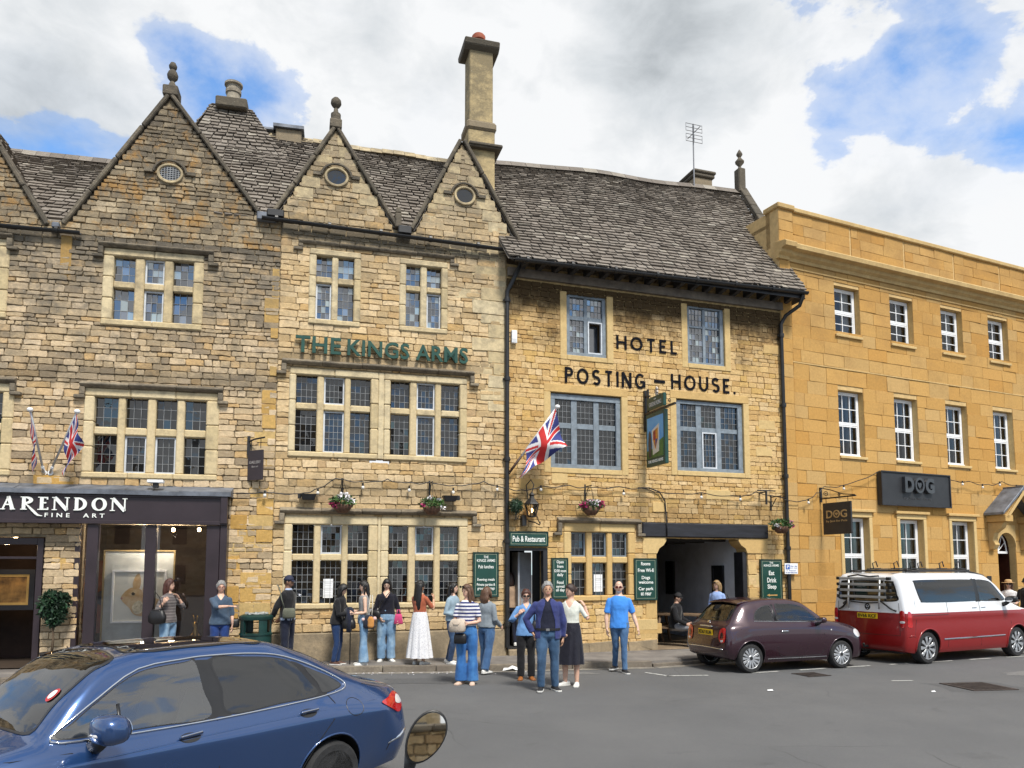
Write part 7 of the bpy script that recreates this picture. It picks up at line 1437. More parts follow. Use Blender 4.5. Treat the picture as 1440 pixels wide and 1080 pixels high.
# ------------------------------------------------------------------ people
def skin_mat(name, c):
    m, nt, b = newmat(name); t = NT(nt); t.l(t.ramp(t.noise(14, 4, .6), [(.3, tuple(x*.85 for x in c)), (.7, tuple(min(1, x*1.1) for x in c))]), b.inputs['Base Color']); b.inputs['Roughness'].default_value = .5; b.inputs['Subsurface Weight'].default_value = .08; b.inputs['Subsurface Radius'].default_value = (.01, .004, .002); MATS[name] = m; return m
SKIN = {'fair': skin_mat('fair_skin', (.60, .37, .27)), 'tan': skin_mat('tan_skin', (.52, .30, .19)), 'brown': skin_mat('brown_skin', (.20, .105, .065)), 'light': skin_mat('light_skin', (.64, .42, .31))}
LIP = mat('lips', (.44, .20, .16), .5); EYE = mat('eye_dark', (.03, .022, .018), .2)
def cloth(name, c, var=.18, vs=7, stripe=None, spots=None, worn=None, rough=.85):
    if name in MATS: return MATS[name]
    m, nt, b = newmat(name); t = NT(nt)
    cc = t.ramp(t.noise(vs, 5, .6), [(.3, tuple(x*(1-var) for x in c)), (.7, tuple(min(1, x*(1+var)) for x in c))])
    if worn: cc = t.mix(t.rng(t.noise(3.0, 4, .6, (2.2, 1, .8)), .48, .66), cc, worn)
    if stripe: col2, per, duty, ph = stripe; w = t.math('FRACT', t.math('MULTIPLY', t.math('ADD', t.z()[2], ph), 1/per)); cc = t.mix(t.math('LESS_THAN', w, duty), cc, col2)
    if spots: v = t.n('ShaderNodeTexVoronoi'); v.inputs['Scale'].default_value = spots[1]; t.l(t.obj(), v.inputs['Vector']); cc = t.mix(t.math('LESS_THAN', v.outputs['Distance'], spots[2]), cc, spots[0])
    t.l(cc, b.inputs['Base Color']); b.inputs['Roughness'].default_value = rough; b.inputs['Specular IOR Level'].default_value = .2; b.inputs['Sheen Weight'].default_value = .15
    t.bump(t.noise(19, 4, .6, (1, 1, .6)), .5, .02, b); MATS[name] = m; return m
DENIM = cloth('blue_denim', (.045, .10, .21), worn=(.10, .19, .33)); DENIML = cloth('light_denim', (.15, .26, .40), worn=(.28, .40, .52)); DENIMD = cloth('dark_denim', (.022, .045, .10), worn=(.045, .085, .16)); DENIMB = cloth('bright_denim', (.03, .12, .33), worn=(.06, .19, .42))
BLACKC = cloth('black_cloth', (.012, .012, .014)); NAVYC = cloth('navy_cloth', (.012, .015, .030)); LEATH = mat('black_leather', (.012, .011, .012), .45, var=.2, bump=.2, bs=40)
HAIRB = mat('black_hair', (.008, .007, .007), .42, var=.3, vs=30, bump=.6, bs=50, sc=(4, 4, .5)); HAIRD = mat('dark_brown_hair', (.035, .017, .012), .45, var=.4, vs=30, bump=.6, bs=50, sc=(4, 4, .5)); HAIRR = mat('reddish_hair', (.07, .022, .014), .45, var=.4, vs=30, bump=.6, bs=50, sc=(4, 4, .5)); HAIRG = mat('grey_hair', (.25, .245, .24), .6, var=.3, vs=14, bump=.7, bs=26, sc=(2, 2, .8)); HAIRF = mat('fair_hair', (.30, .19, .085), .5, var=.45, vs=30, bump=.6, bs=50, sc=(4, 4, .5)); HAIRM = mat('brown_hair', (.11, .055, .03), .45, var=.4, vs=30, bump=.6, bs=50, sc=(4, 4, .5))
SHOEW = mat('white_shoe', (.68, .67, .64), .6, var=.08); SHOEB = mat('black_shoe', (.015, .015, .017), .6); SHOET = mat('tan_shoe', (.34, .12, .03), .55); SHOEP = mat('beige_shoe', (.55, .40, .31), .6); SHOEBR = mat('brown_shoe', (.09, .04, .025), .6); SOLE = mat('shoe_sole', (.60, .59, .56), .7)
def V3(*a): return Vector(a[0] if len(a) == 1 else a)
def remesh(mb, voxel, smooth=3, folds=0.0, seed=0):
    me = bpy.data.meshes.new('tmp'); me.from_pydata(mb.V, [], mb.F); bm = bmesh.new(); bm.from_mesh(me); bmesh.ops.recalc_face_normals(bm, faces=bm.faces); bm.to_mesh(me); bm.free()
    o = bpy.data.objects.new('tmp', me); col.objects.link(o); m = o.modifiers.new('r', 'REMESH'); m.mode = 'VOXEL'; m.voxel_size = voxel
    if smooth: s = o.modifiers.new('s', 'SMOOTH'); s.factor = .5; s.iterations = smooth
    bpy.context.view_layer.update(); e = bpy.data.meshes.new_from_object(o.evaluated_get(bpy.context.evaluated_depsgraph_get())); bpy.data.objects.remove(o); bpy.data.meshes.remove(me)
    if folds:
        off = Vector((seed*3.1, seed*1.7, seed)); no = [v.normal.copy() for v in e.vertices]
        for v, n in zip(e.vertices, no):
            p = v.co; q = Vector((p.x*9, p.y*9, p.z*7))+off
            v.co = p+n*folds*(noise.noise(q)*1.1+.6*noise.noise(q*2.1))
    r = MB(); r.V = [tuple(v.co) for v in e.vertices]; r.F = [tuple(p.vertices) for p in e.polygons]; r.M = [0]*len(r.F); bpy.data.meshes.remove(e); return r
def ell(c, rx, ry, n=16, tilt=None):
    out = []
    for i in range(n):
        a = 2*math.pi*i/n; p = Vector((math.cos(a)*rx, math.sin(a)*ry, 0))
        if tilt: p = tilt @ p
        out.append(tuple(Vector(c)+p))
    return out
def hand(mb, w, d, pn, L=.185, curl=.5, sg=1, spread=.06):
    """palm, four unequal bent fingers and a thumb; d = direction of the hand, pn = direction the palm faces"""
    d = d.normalized(); pn = (pn-d*pn.dot(d)).normalized(); s = d.cross(pn)*sg   # s points to the thumb side
    k = L/.185; rings = []
    for t, a, b in ((-.01, .026, .020), (.02, .033, .016), (.06, .041, .0145), (.092, .040, .012)):
        c = w+d*t*k; rings.append([c+s*math.cos(x)*a*k+pn*math.sin(x)*b*k for x in [2*math.pi*i/12 for i in range(12)]])
    mb.loft(rings)
    for i, (off, ln) in enumerate(((.029, .068), (.010, .077), (-.010, .072), (-.028, .056))):
        p = w+d*.088*k+s*off*k; dd = (d+s*spread*(1.5-i)).normalized(); pts = [p-d*.01]; ang = 0
        for seg in (.42, .33, .25): ang += curl*(.9 if seg < .4 else .6); q = dd*math.cos(ang)+pn*math.sin(ang); p = p+q*ln*seg*k; pts.append(p)
        mb.tube(pts, [.0092*k, .0088*k, .008*k, .0062*k], 7)
    p = w+d*.03*k+s*.03*k; td = (d*.75+s*.7+pn*.25).normalized(); p2 = p+td*.035*k; p3 = p2+(d*.9+s*.2+pn*.4).normalized()*.03*k; mb.tube([p-td*.012, p, p2, p3], [.012*k, .0125*k, .0105*k, .008*k], 7)
def head_point(th, ph):
    """unit head: th = angle round (0 = face, towards -y), ph = -90..90 height; returns a point about the head centre"""
    x, y, z = math.sin(th)*math.cos(ph), -math.cos(th)*math.cos(ph), math.sin(ph)
    w = .076 if z > -.2 else .076*(1-.36*((-z-.2)/.8)**1.2); dy = .096
    px, py, pz = x*w, y*dy, z*.118
    if y < 0:
        f = -y
        py += .012*f*f if abs(z) < .5 else 0
        if z < -.25: py -= .012*f*f*min(1, (-z-.25)*2.2)          # chin comes forward
        nose = math.exp(-(x/.16)**2)*math.exp(-((z+.16)/.17)**2)*f**2; py -= .021*nose
        br = math.exp(-((z-.16)/.10)**2)*math.exp(-(x/.55)**4)*f; py -= .005*br
        for sx in (-.38, .38): py += .009*math.exp(-((x-sx)/.16)**2)*math.exp(-((z-.02)/.10)**2)*f
        lip = math.exp(-(x/.26)**2)*math.exp(-((z+.48)/.08)**2)*f; py -= .006*lip
    return Vector((px, py, pz))
def head(mb, M, eyes=True, ears=True):
    nt, npz = 36, 26; k = len(mb.V); rings = []
    for j in range(npz+1):
        ph = math.pi*(-.5+(j+.02)/(npz+.04)); rings.append([tuple(M @ head_point(2*math.pi*i/nt, ph)) for i in range(nt)])
    f0 = len(mb.F); mb.loft(rings)
    for fi in range(f0, f0+npz*nt):
        j, i = divmod(fi-f0, nt); ph = -90+180*(j+.5)/npz; th = (i+.5)*360/nt; th = th-360 if th > 180 else th
        if -33 < ph < -24 and abs(th) < 17: mb.M[fi] = 1
    for sx in (-1, 1):
        c = M @ Vector((sx*.031, -.083, .004)); e = MB(); e.ball((0, 0, 0), (.0115, .009, .006), 8, 6); mb.add([tuple(c+M.to_3x3() @ Vector(v)) for v in e.V], e.F, 2)
        b = [M @ Vector((sx*x, y, z)) for x, y, z in ((.014, -.098, .026), (.032, -.096, .031), (.05, -.082, .026))]; mb.tube(b, .0026, 5, 2)
        if ears: e = MB(); e.ball((0, 0, 0), (.010, .020, .031), 8, 6); c = M @ Vector((sx*.076, .006, -.012)); mb.add([tuple(c+M.to_3x3() @ Vector(v)) for v in e.V], e.F, 0)
def hair_cap(mb, M, puff=.013, front=.52, side=.1, back=-.55, fringe=0, rough=.004, seed=0, sidelen=None):
    """hair shell over the skull; front/side/back give how low it comes on each side (unit height)"""
    nt, npz = 40, 26; V = []; ok = []
    for j in range(npz+1):
        ph = math.pi*(-.5+j/npz)
        for i in range(nt):
            th = 2*math.pi*i/nt; p = head_point(th, ph); n = p.normalized(); a = abs(th if th < math.pi else 2*math.pi-th); t = a/math.pi
            low = front+(side-front)*min(1, t/.42)**1.6 if t < .42 else side+(back-side)*((t-.42)/.58)**.8
            edge = math.sin(ph)-low; ok.append(edge > 0)
            q = p+n*(puff*(.55+.45*min(1, max(0, edge)*3))+rough*noise.noise(p*60+Vector((seed, 0, 0)))); V.append(tuple(M @ q))
    F = []
    for j in range(npz):
        for i in range(nt):
            q = (j*nt+i, j*nt+(i+1) % nt, (j+1)*nt+(i+1) % nt, (j+1)*nt+i)
            if sum(ok[x] for x in q) >= 2: F.append(q)
    mb.add(V, F)
def long_hair(mb, M, length, w=.095, d=.055, back=.055, flare=1.15, taper=.55, n=12, seed=0):
    """a mass of hair falling from the crown down the back"""
    rings = []; hc = M @ Vector((0, 0, 0)); ax = M.to_3x3() @ Vector((1, 0, 0)); ay = M.to_3x3() @ Vector((0, 1, 0)); ay = Vector((ay.x, ay.y, 0)).normalized(); ax = Vector((ax.x, ax.y, 0)).normalized()
    for i in range(n+1):
        t = i/n; z = hc.z+.075-t*(length+.075); k = 1 if t < .2 else (1+(flare-1)*(t-.2)/.4 if t < .6 else flare-(flare-taper)*((t-.6)/.4)**1.3); kk = .75 if i == 0 else k
        c = Vector((hc.x, hc.y, z))+ay*(back*.75+.035*min(1, t*2.2))
        rings.append([tuple(c+ax*math.cos(a)*w*kk*(1+.07*noise.noise(Vector((math.cos(a)*3, math.sin(a)*3, t*5+seed))))+ay*math.sin(a)*d*kk*(1.1 if t < .3 else .9)) for a in [2*math.pi*q/18 for q in range(18)]])
    mb.loft(rings)
def side_lock(mb, M, sx, length, w=.03, fwd=-.02):
    p = [M @ Vector((sx*.055, -.03, .085)), M @ Vector((sx*.086, -.03, .0)), M @ Vector((sx*.088, fwd, -.10))]; e = p[-1]; p += [e+Vector((0, 0, -(length-.12)*t)) for t in (.35, .7, 1)]; mb.tube(p, [w*.5, w, w*1.1, w*1.05, w*.9, w*.3], 8, flat=.6)
def person(label, loc, yaw, H=1.7, female=True, skin='fair', lean=(0, 0), head_yaw=0, head_pitch=0, head_tilt=0, L_arm=((.18, 0, -1), (.05, -.1, -1)), R_arm=((-.18, 0, -1), (-.05, -.1, -1)), L_leg=((.03, 0, -1), (0, 0, -1)), R_leg=((-.03, 0, -1), (0, 0, -1)), palms=((-.9, .2, 0), (.9, .2, 0)), curls=(.45, .45),
           top=None, legs=None, skirt=None, shoe=None, hair=None, over=None, foot_yaw=(12, -12), girth=1.0, extras=None, seat=None, z0=None):
    k = thing('person', label, 'person', loc, yaw); s = H/1.72; lx, ly = lean
    def T(p): p = Vector(p); d = max(0, p.z-.93); return Vector((p.x+lx*d, p.y+ly*d, p.z-.12*(lx*lx+ly*ly)*d))
    sw = (.158 if female else .182)*(.5+.5*girth); J = {}
    for nm, sg, arm, leg in (('L', 1, L_arm, L_leg), ('R', -1, R_arm, R_leg)):
        S = T((sg*sw, .005, 1.345)); ua, fa = Vector(arm[0]).normalized(), Vector(arm[1]).normalized(); E = S+ua*.285; W = E+fa*.245; hd = Vector(arm[2]).normalized() if len(arm) > 2 else fa
        hp = Vector((sg*.088, .0, .90)); th, sh = Vector(leg[0]).normalized(), Vector(leg[1]).normalized(); K = hp+th*.42; A = K+sh*.41; J[nm] = (S, E, W, hp, K, A, hd, fa)
    low = min(J['L'][5].z, J['R'][5].z)-.085 if seat is None else .90-.02-seat/s
    def G(p): p = Vector(p); return Vector((p.x*s, p.y*s, (p.z-low)*s))
    def GM(mb): mb.V = [tuple(G(v)) for v in mb.V]; return mb
    tors = [(.80, .135, .10), (.88, .165, .118), (.97, .158, .112), (1.07, .132, .098), (1.17, .138, .104), (1.27, .152, .112), (1.35, .146, .103), (1.395, .132, .086), (1.425, .096, .074), (1.45, .066, .062), (1.48, .052, .055), (1.55, .050, .054)] if female else [(.80, .135, .10), (.88, .160, .115), (.97, .158, .113), (1.07, .152, .11), (1.17, .158, .115), (1.27, .170, .122), (1.35, .166, .11), (1.395, .152, .092), (1.428, .110, .08), (1.455, .074, .068), (1.485, .058, .06), (1.55, .056, .058)]
    gx = lambda z: girth if .85 < z < 1.38 else 1
    body = MB(); body.loft([ell(T((0, .004+(.012 if z > 1.44 else 0)-(.012 if z > 1.5 else 0), z)), a*gx(z), b*gx(z)) for z, a, b in tors])
    af = .92 if female else 1.08
    for nm in 'LR':
        S, E, W, hp, K, A, hd, fa = J[nm]
        body.tube([S+(S-E).normalized()*.03, S, S.lerp(E, .35), E, E.lerp(W, .3), W], [.03*af, .047*af, .044*af, .037*af, .040*af, .026*af], 12); body.ball(tuple(S), .049*af)
        body.tube([hp+Vector((0, 0, .03)), hp.lerp(K, .4), K, K.lerp(A, .33), A, A+(A-K).normalized()*.03], [.085, .074, .052, .056, .036, .034], 12)
        fy = R(foot_yaw[0 if nm == 'L' else 1]); fd = Vector((math.sin(fy), -math.cos(fy), 0)); body.tube([A+Vector((0, 0, -.045))-fd*.05, A+Vector((0, 0, -.055))+fd*.04, A+Vector((0, 0, -.065))+fd*.14], [(.03, .03), (.028, .034), (.016, .034)], 10, up=(0, 0, 1))
    body = remesh(body, .012, 3)
    hM = Matrix.Translation(T((0, -.006, 1.60))) @ Matrix.Rotation(R(head_yaw), 4, 'Z') @ Matrix.Rotation(R(head_pitch), 4, 'X') @ Matrix.Rotation(R(head_tilt), 4, 'Y')
    head(body, hM)
    for nm, sg, pn, cu in (('L', 1, palms[0], curls[0]), ('R', -1, palms[1], curls[1])):
        S, E, W, hp, K, A, hd, fa = J[nm]; hand(body, W, hd, Vector(pn), .18 if female else .195, cu, -sg)
    GM(body).build('body', [SKIN[skin], LIP, EYE], k, smooth=True)
    if hair:
        hb = MB(); hair(hb, hM, T); GM(hb).build('hair', hair.m, k, smooth=True)
    sd = len(label)*.37
    def garment(name, spec, inflate, fold=.007):
        """spec: m, sleeve 0..1.., hem z, neck z, open front width"""
        g = MB(); hem, neck = spec.get('hem', .92), spec.get('neck', 1.44); inf = inflate*spec.get('loose', 1)
        zs = [z for z, a, b in tors if hem < z < neck]; zz = [hem]+zs+[neck]
        def at(z):
            z = max(z, .95)
            for (z0_, a0, b0), (z1_, a1, b1) in zip(tors, tors[1:]):
                if z0_ <= z <= z1_: t = (z-z0_)/(z1_-z0_); return a0+(a1-a0)*t, b0+(b1-b0)*t
            return tors[0][1:]
        g.loft([ell(T((0, .004, z)), at(z)[0]*gx(z)+inf*(1.25 if z < 1.1 else 1 if z < 1.3 else .45 if z < 1.42 else .3)+(.016 if z < .96 else 0), at(z)[1]*gx(z)+inf*(1.25 if z < 1.1 else .8 if z < 1.42 else .3), 20) for z in zz])
        sl = spec.get('sleeve', .5)
        for nm in 'LR':
            S, E, W = J[nm][:3]; r = lambda a: a*af+min(inf, .022)*.6
            path = [S+(S-E).normalized()*.025, S]; rad = [r(.028), r(.045)]
            if sl > 0:
                u = min(1, sl*2); path += [S.lerp(E, .4*u), S.lerp(E, u)]; rad += [r(.046)+inf*.15, r(.044 if u < 1 else .040)+inf*.25]
                if sl > .5: v = (sl-.5)*2; path += [E.lerp(W, v*.5), E.lerp(W, v)]; rad += [r(.040), r(.033)]
                g.tube(path, rad, 14); g.ball(tuple(S), r(.045))
        g = remesh(g, .013, 2, fold, sd)
        g.F = [f for f in g.F if sum(g.V[i][2] for i in f)/len(f) > hem+.012 or seat is not None]; g.M = [0]*len(g.F)
        if 'open' in spec:
            F = []
            for f in g.F:
                c = sum((Vector(g.V[i]) for i in f), Vector())/len(f); u = c.z-.93; cx = c.x-lx*max(0, u)
                wdt = spec['open'](c.z)
                if c.y-ly*max(0, u) < -.02 and abs(cx-spec.get('cx', 0)) < wdt and abs(cx) < .14: continue
                F.append(f)
            g.F = F; g.M = [0]*len(F)
        if 'v' in spec:                             # open neckline
            F = []
            for f in g.F:
                c = sum((Vector(g.V[i]) for i in f), Vector())/len(f); u = c.z-.93
                if c.y-ly*u < -.01 and abs(c.x-lx*u) < (c.z-spec['v'])*.62: continue
                F.append(f)
            g.F = F; g.M = [0]*len(F)
        cnt = {}
        for f in g.F:
            for a, b in zip(f, f[1:]+f[:1]): e = (min(a, b), max(a, b)); cnt[e] = cnt.get(e, 0)+1
        nb = {}
        for (a, b), c in cnt.items():
            if c == 1: nb.setdefault(a, []).append(b); nb.setdefault(b, []).append(a)
        for _ in range(8):
            new = {a: (Vector(g.V[a])+sum((Vector(g.V[b]) for b in q), Vector())/len(q))/2 for a, q in nb.items() if len(q) == 2}
            for a, v in new.items(): g.V[a] = tuple(v)
        GM(g); o = g.build(name, spec['m'], k, smooth=True)
        if seat is None: q = o.modifiers.new('thickness', 'SOLIDIFY'); q.thickness = .008
        return o
    if top: garment(top.get('name', 'shirt'), top, .012)
    if over: garment(over.get('name', 'jacket'), over, .021, .007)
    if legs:
        g = MB(); lo = legs.get('loose', 1); fl = legs.get('flare', 0); ws = legs.get('waist', 1.04); end = legs.get('end', 1.0)
        g.loft([ell(T((0, .004, z)), a*gx(z), b*gx(z), 18) for z, a, b in ((.80, .13, .105), (.86, .172, .13), (.95, .168, .124), (ws, .147 if female else .163, .112 if female else .122))])
        for nm in 'LR':
            hp, K, A = J[nm][3:6]; e = K.lerp(A, end); g.tube([hp+Vector((0, 0, .03)), hp.lerp(K, .25), hp.lerp(K, .6), K, K.lerp(A, .4*end), e+Vector((0, .006, -.02*(end > .95)))], [.094, .098*(.6+.4*lo), .084*lo, .068*lo, .066*lo+fl*.4, .056*lo+fl], 16)
        GM(remesh(g, .013, 2, .007, sd+2)).build('trousers', legs['m'], k, smooth=True)
    if skirt:
        rings = []; n = 64; ws, hem, fw, fd_ = skirt['waist'], skirt['hem'], skirt['w'], skirt.get('d', skirt['w']*.8); N = 14; rnd = random.Random(int(sd*100)); ph = [rnd.uniform(0, 6.28) for _ in range(4)]
        for i in range(N+1):
            t = i/N; z = ws+(hem-ws)*t; a = .150+(fw-.150)*t**.75; b = .118+(fd_-.118)*t**.75; am = .075*t
            if t < .25: a = max(a, .15+.03*math.sin(t/.25*math.pi/2)); b = max(b, .118+.02*math.sin(t/.25*math.pi/2))
            rings.append([tuple(T((0, 0, z))+Vector((math.cos(q)*a*(1+am*(math.sin(q*11+ph[0])+.6*math.sin(q*17+ph[1]+t))), math.sin(q)*b*(1+am*(math.sin(q*11+ph[0])+.6*math.sin(q*17+ph[1]+t))), 0))+Vector(skirt.get('off', (0, 0, 0)))*t) for q in [2*math.pi*x/n for x in range(n)]])
        g = MB(); g.loft(rings, cap=False); o = GM(g).build('skirt', skirt['m'], k, smooth=True)
    if shoe:
        for nm, fy in zip('LR', foot_yaw):
            A, K = J[nm][5], J[nm][4]; f = R(fy); fd = Vector((math.sin(f), -math.cos(f), 0)); sd_ = Vector((fd.y, -fd.x, 0)); rings = []; base = A+Vector((0, 0, -.085)); lift = J[nm][5].z-.085-low
            for t, w, h, z in ((-.085, .022, .045, .01), (-.075, .034, .075, 0), (-.02, .038, .088, 0), (.04, .040, .075, 0), (.10, .046, .052, 0), (.15, .045, .040, .0), (.185, .030, .028, .004)):
                c = base+fd*t; rings.append([tuple(c+sd_*math.cos(a)*w+Vector((0, 0, z+h*.5+math.sin(a)*h*.5))) for a in [2*math.pi*i/14 for i in range(14)]])
            g = MB(); g.loft(rings); o = GM(g).build('shoe', shoe['m'], k, smooth=True)
            rings = []
            for t, w in ((-.09, .024), (-.075, .037), (-.02, .041), (.04, .043), (.10, .050), (.15, .049), (.192, .032)):
                c = base+fd*t; rings.append([tuple(c+sd_*x*w+Vector((0, 0, z))) for x, z in ((-1, .0), (1, .0), (1, .024), (-1, .024))])
            g = MB(); g.loft(rings); GM(g).build('sole', shoe.get('sole', SOLE), o, bevel=.004)
    if extras: extras(k, J, G, T, hM, s)
    if z0 is not None: k.location.z = z0
    return k, J, G, hM, s
def hairdo(m, fn): fn.m = m; return fn
def glasses(k, G, hM, m, big=1.0, up=0.0):
    mb = MB(); P = lambda x, y, z: G(hM @ Vector((x, y, z)))
    for sx in (-1, 1):
        pts = [P(sx*.034+.024*big*math.cos(a), -.108-up*.1, .004+up+.017*big*math.sin(a)) for a in [2*math.pi*i/14 for i in range(15)]]; mb.tube(pts, .0035, 5); c = MB(); mb.add(pts[:14], [tuple(range(14))]) if m is not None and big > .9 else None
        mb.tube([P(sx*.058, -.106-up*.1, .008+up), P(sx*.078, -.04, .01+up*.8), P(sx*.080, .02, .0+up*.6)], .003, 5)
    mb.tube([P(-.012, -.112-up*.1, .008+up), P(.012, -.112-up*.1, .008+up)], .003, 5); mb.build('glasses', m or TRIMB, k)
def cap_hat(k, G, hM, m, brim=.075):
    mb = MB(); nt = 28; rings = []
    for j, ph in enumerate((12, 25, 40, 55, 70, 86)): rings.append([tuple(hM @ (head_point(2*math.pi*i/nt, R(ph))*1.0+head_point(2*math.pi*i/nt, R(ph)).normalized()*.017)) for i in range(nt)])
    mb.loft(rings); b = []
    for z in (.034, .028): b.append([tuple(hM @ Vector((.072*math.cos(a), -.075-brim*max(0, math.sin(a))**.7-.005, z-.016*math.sin(a)-.02*abs(math.cos(a))**2))) for a in [math.pi*i/14 for i in range(15)]]+[tuple(hM @ Vector((.06*math.cos(a), -.06, z+.01))) for a in [math.pi*(1-i/14) for i in range(15)]])
    mb.loft(b); mb.V = [tuple(G(v)) for v in mb.V]; mb.build('cap', m, k, smooth=True)
def bag(label, cat, pts, m, at, yaw=0, strap=None, name='shoulder_bag', flap=None, sm=True):
    """soft bag: pts = rings (z, half width, half depth, x shift); strap = list of points"""
    k = thing(name, label, cat, at, yaw); g = MB(); n = 18
    g.loft([[(dx+math.copysign(abs(math.cos(a))**.75, math.cos(a))*w, math.copysign(abs(math.sin(a))**.75, math.sin(a))*d, z) for a in [2*math.pi*i/n for i in range(n)]] for z, w, d, dx in pts]); g.build('bag_body', m, k, smooth=sm)
    if strap:
        for s_ in (strap if isinstance(strap[0][0], (tuple, list)) else [strap]): t = MB(); t.tube(s_, .011, 6, flat=.4); t.build('strap', flap or m, k, smooth=True)
    return k
def W(k, G, p):                                   # person-space point to the world
    q = G(p); q.rotate(Matrix.Rotation(k.rotation_euler.z, 3, 'Z')); return Vector(k.location)+q
def crew(k, G, hM, s): pass
# ------------------------------------------------------------------ the people
def hd_short(m, puff=.016, front=.55, side=.05, back=-.5, rough=.006):
    return hairdo(m, lambda mb, M, T: hair_cap(mb, M, puff, front, side, back, rough=rough))
def hd_long(m, length, locks=(.0, .0), w=.09, puff=.015, taper=.5, front=.5, d=.055):
    def f(mb, M, T):
        hair_cap(mb, M, puff, front, -.15, -.8); long_hair(mb, M, length, w, d, taper=taper)
        for sx, l in zip((-1, 1), locks):
            if l: side_lock(mb, M, sx, l)
    return hairdo(m, f)
def hd_bob(m, length=.22, w=.092, front=.5, locks=.16):
    def f(mb, M, T):
        hair_cap(mb, M, .017, front, -.3, -.85, rough=.008); long_hair(mb, M, length, w, .07, back=.03, flare=1.08, taper=.9, n=8)
        if locks: side_lock(mb, M, -1, locks, .026); side_lock(mb, M, 1, locks, .026)
    return hairdo(m, f)
def hd_bun(m):
    def f(mb, M, T): hair_cap(mb, M, .014, .52, -.05, -.6); e = MB(); e.ball((0, .105, .02), (.05, .045, .05), 10, 8); mb.add([tuple(M @ Vector(v)) for v in e.V], e.F)
    return hairdo(m, f)
DOWN = ((.16, .02, -1), (.04, -.12, -1)); DOWNR = ((-.16, .02, -1), (-.04, -.12, -1))
# 1 woman by the gallery window
p, J, G, hM, s = person('woman in a patterned grey top with a big dark shoulder bag, by the gallery window', (-6.66, 15.02, .12), R(72), 1.70, head_yaw=12, R_arm=((-.3, .22, -.95), (.05, -.62, .75)), L_arm=((.26, -.5, -.62), (-.66, .10, 1), (-.6, .2, .8)), hair=hd_bob(HAIRR, .23), top=dict(m=cloth('patterned_top', (.10, .085, .085), stripe=((.17, .15, .145), .055, .4, 0)), sleeve=.78, hem=.86, loose=1.5), legs=dict(m=DENIML, loose=1.0, flare=.01), shoe=dict(m=SHOEW), curls=(.5, 1.0))
glasses(p, G, hM, TRIMB, 1.1, .085)
bag('big dark slouchy bag hanging from the shoulder of the woman in the patterned top', 'bag', [(.0, .12, .05, 0), (.03, .18, .075, 0), (.14, .20, .08, 0), (.24, .15, .06, 0), (.27, .13, .03, 0)], LEATH, W(p, G, (-.27, .02, .86)), R(72+90), [[(-.12, 0, .26), (-.06, .02, .5), (.0, .06, .60), (.05, .02, .5), (.12, 0, .26)]])
# 2 grey-haired woman
p, J, G, hM, s = person('grey-haired woman in glasses and a denim shirt, arm stretched out to one side', (-5.66, 15.04, .12), R(22), 1.66, head_yaw=4, head_pitch=4, R_arm=((.25, -.72, -.42), (.90, -.38, .08), (.95, -.3, .0)), L_arm=((.22, .0, -1), (.02, -.3, -.9)), girth=1.08, hair=hd_short(HAIRG, .022, .58, -.2, -.8, .012), top=dict(m=cloth('chambray_shirt', (.055, .085, .13)), sleeve=.62, hem=.84, loose=1.7, neck=1.46, v=1.33), legs=dict(m=cloth('royal_blue_trousers', (.018, .045, .17)), loose=1.05), shoe=dict(m=SHOEBR), palms=((-.9, .2, 0), (0, .1, -1)), curls=(.4, .18))
glasses(p, G, hM, mat('red_glasses', (.2, .03, .03), .3), .9)
bag('small black bag at the hip of the grey-haired woman', 'bag', [(0, .08, .03, 0), (.03, .10, .04, 0), (.14, .10, .04, 0), (.17, .09, .02, 0)], LEATH, W(p, G, (.27, .03, .78)), R(20), [[(-.08, 0, .16), (-.1, .0, .4), (-.14, .02, .62)]])
# 3 man in a cap
p, J, G, hM, s = person('man in a navy cap and black jacket with hands clasped behind him', (-4.50, 15.56, .12), R(78), 1.76, False, 'brown', head_yaw=8, R_arm=((-.22, .42, -.9), (.30, .45, -.75)), L_arm=((.22, .42, -.9), (-.30, .45, -.75)), girth=1.02, hair=hd_short(HAIRB, .006, .45, .0, -.4), top=dict(m=cloth('pale_collar_shirt', (.30, .36, .48)), sleeve=.3, hem=.84, neck=1.475), over=dict(m=BLACKC, sleeve=1.0, hem=.90, neck=1.445, loose=.9), legs=dict(m=NAVYC, loose=1.15), shoe=dict(m=SHOEB), curls=(.8, .8))
cap_hat(p, G, hM, mat('navy_cap_cloth', (.014, .018, .045), .8))
bag('grey-green canvas bag worn across the man in the navy cap', 'bag', [(0, .10, .03, 0), (.03, .13, .05, 0), (.14, .12, .055, 0), (.20, .10, .04, 0)], cloth('grey_green_canvas', (.11, .115, .085)), W(p, G, (-.20, -.13, .90)), R(78-68), [[(-.08, 0, .18), (-.14, -.06, .38), (-.20, .04, .60), (-.26, .16, .66)]])
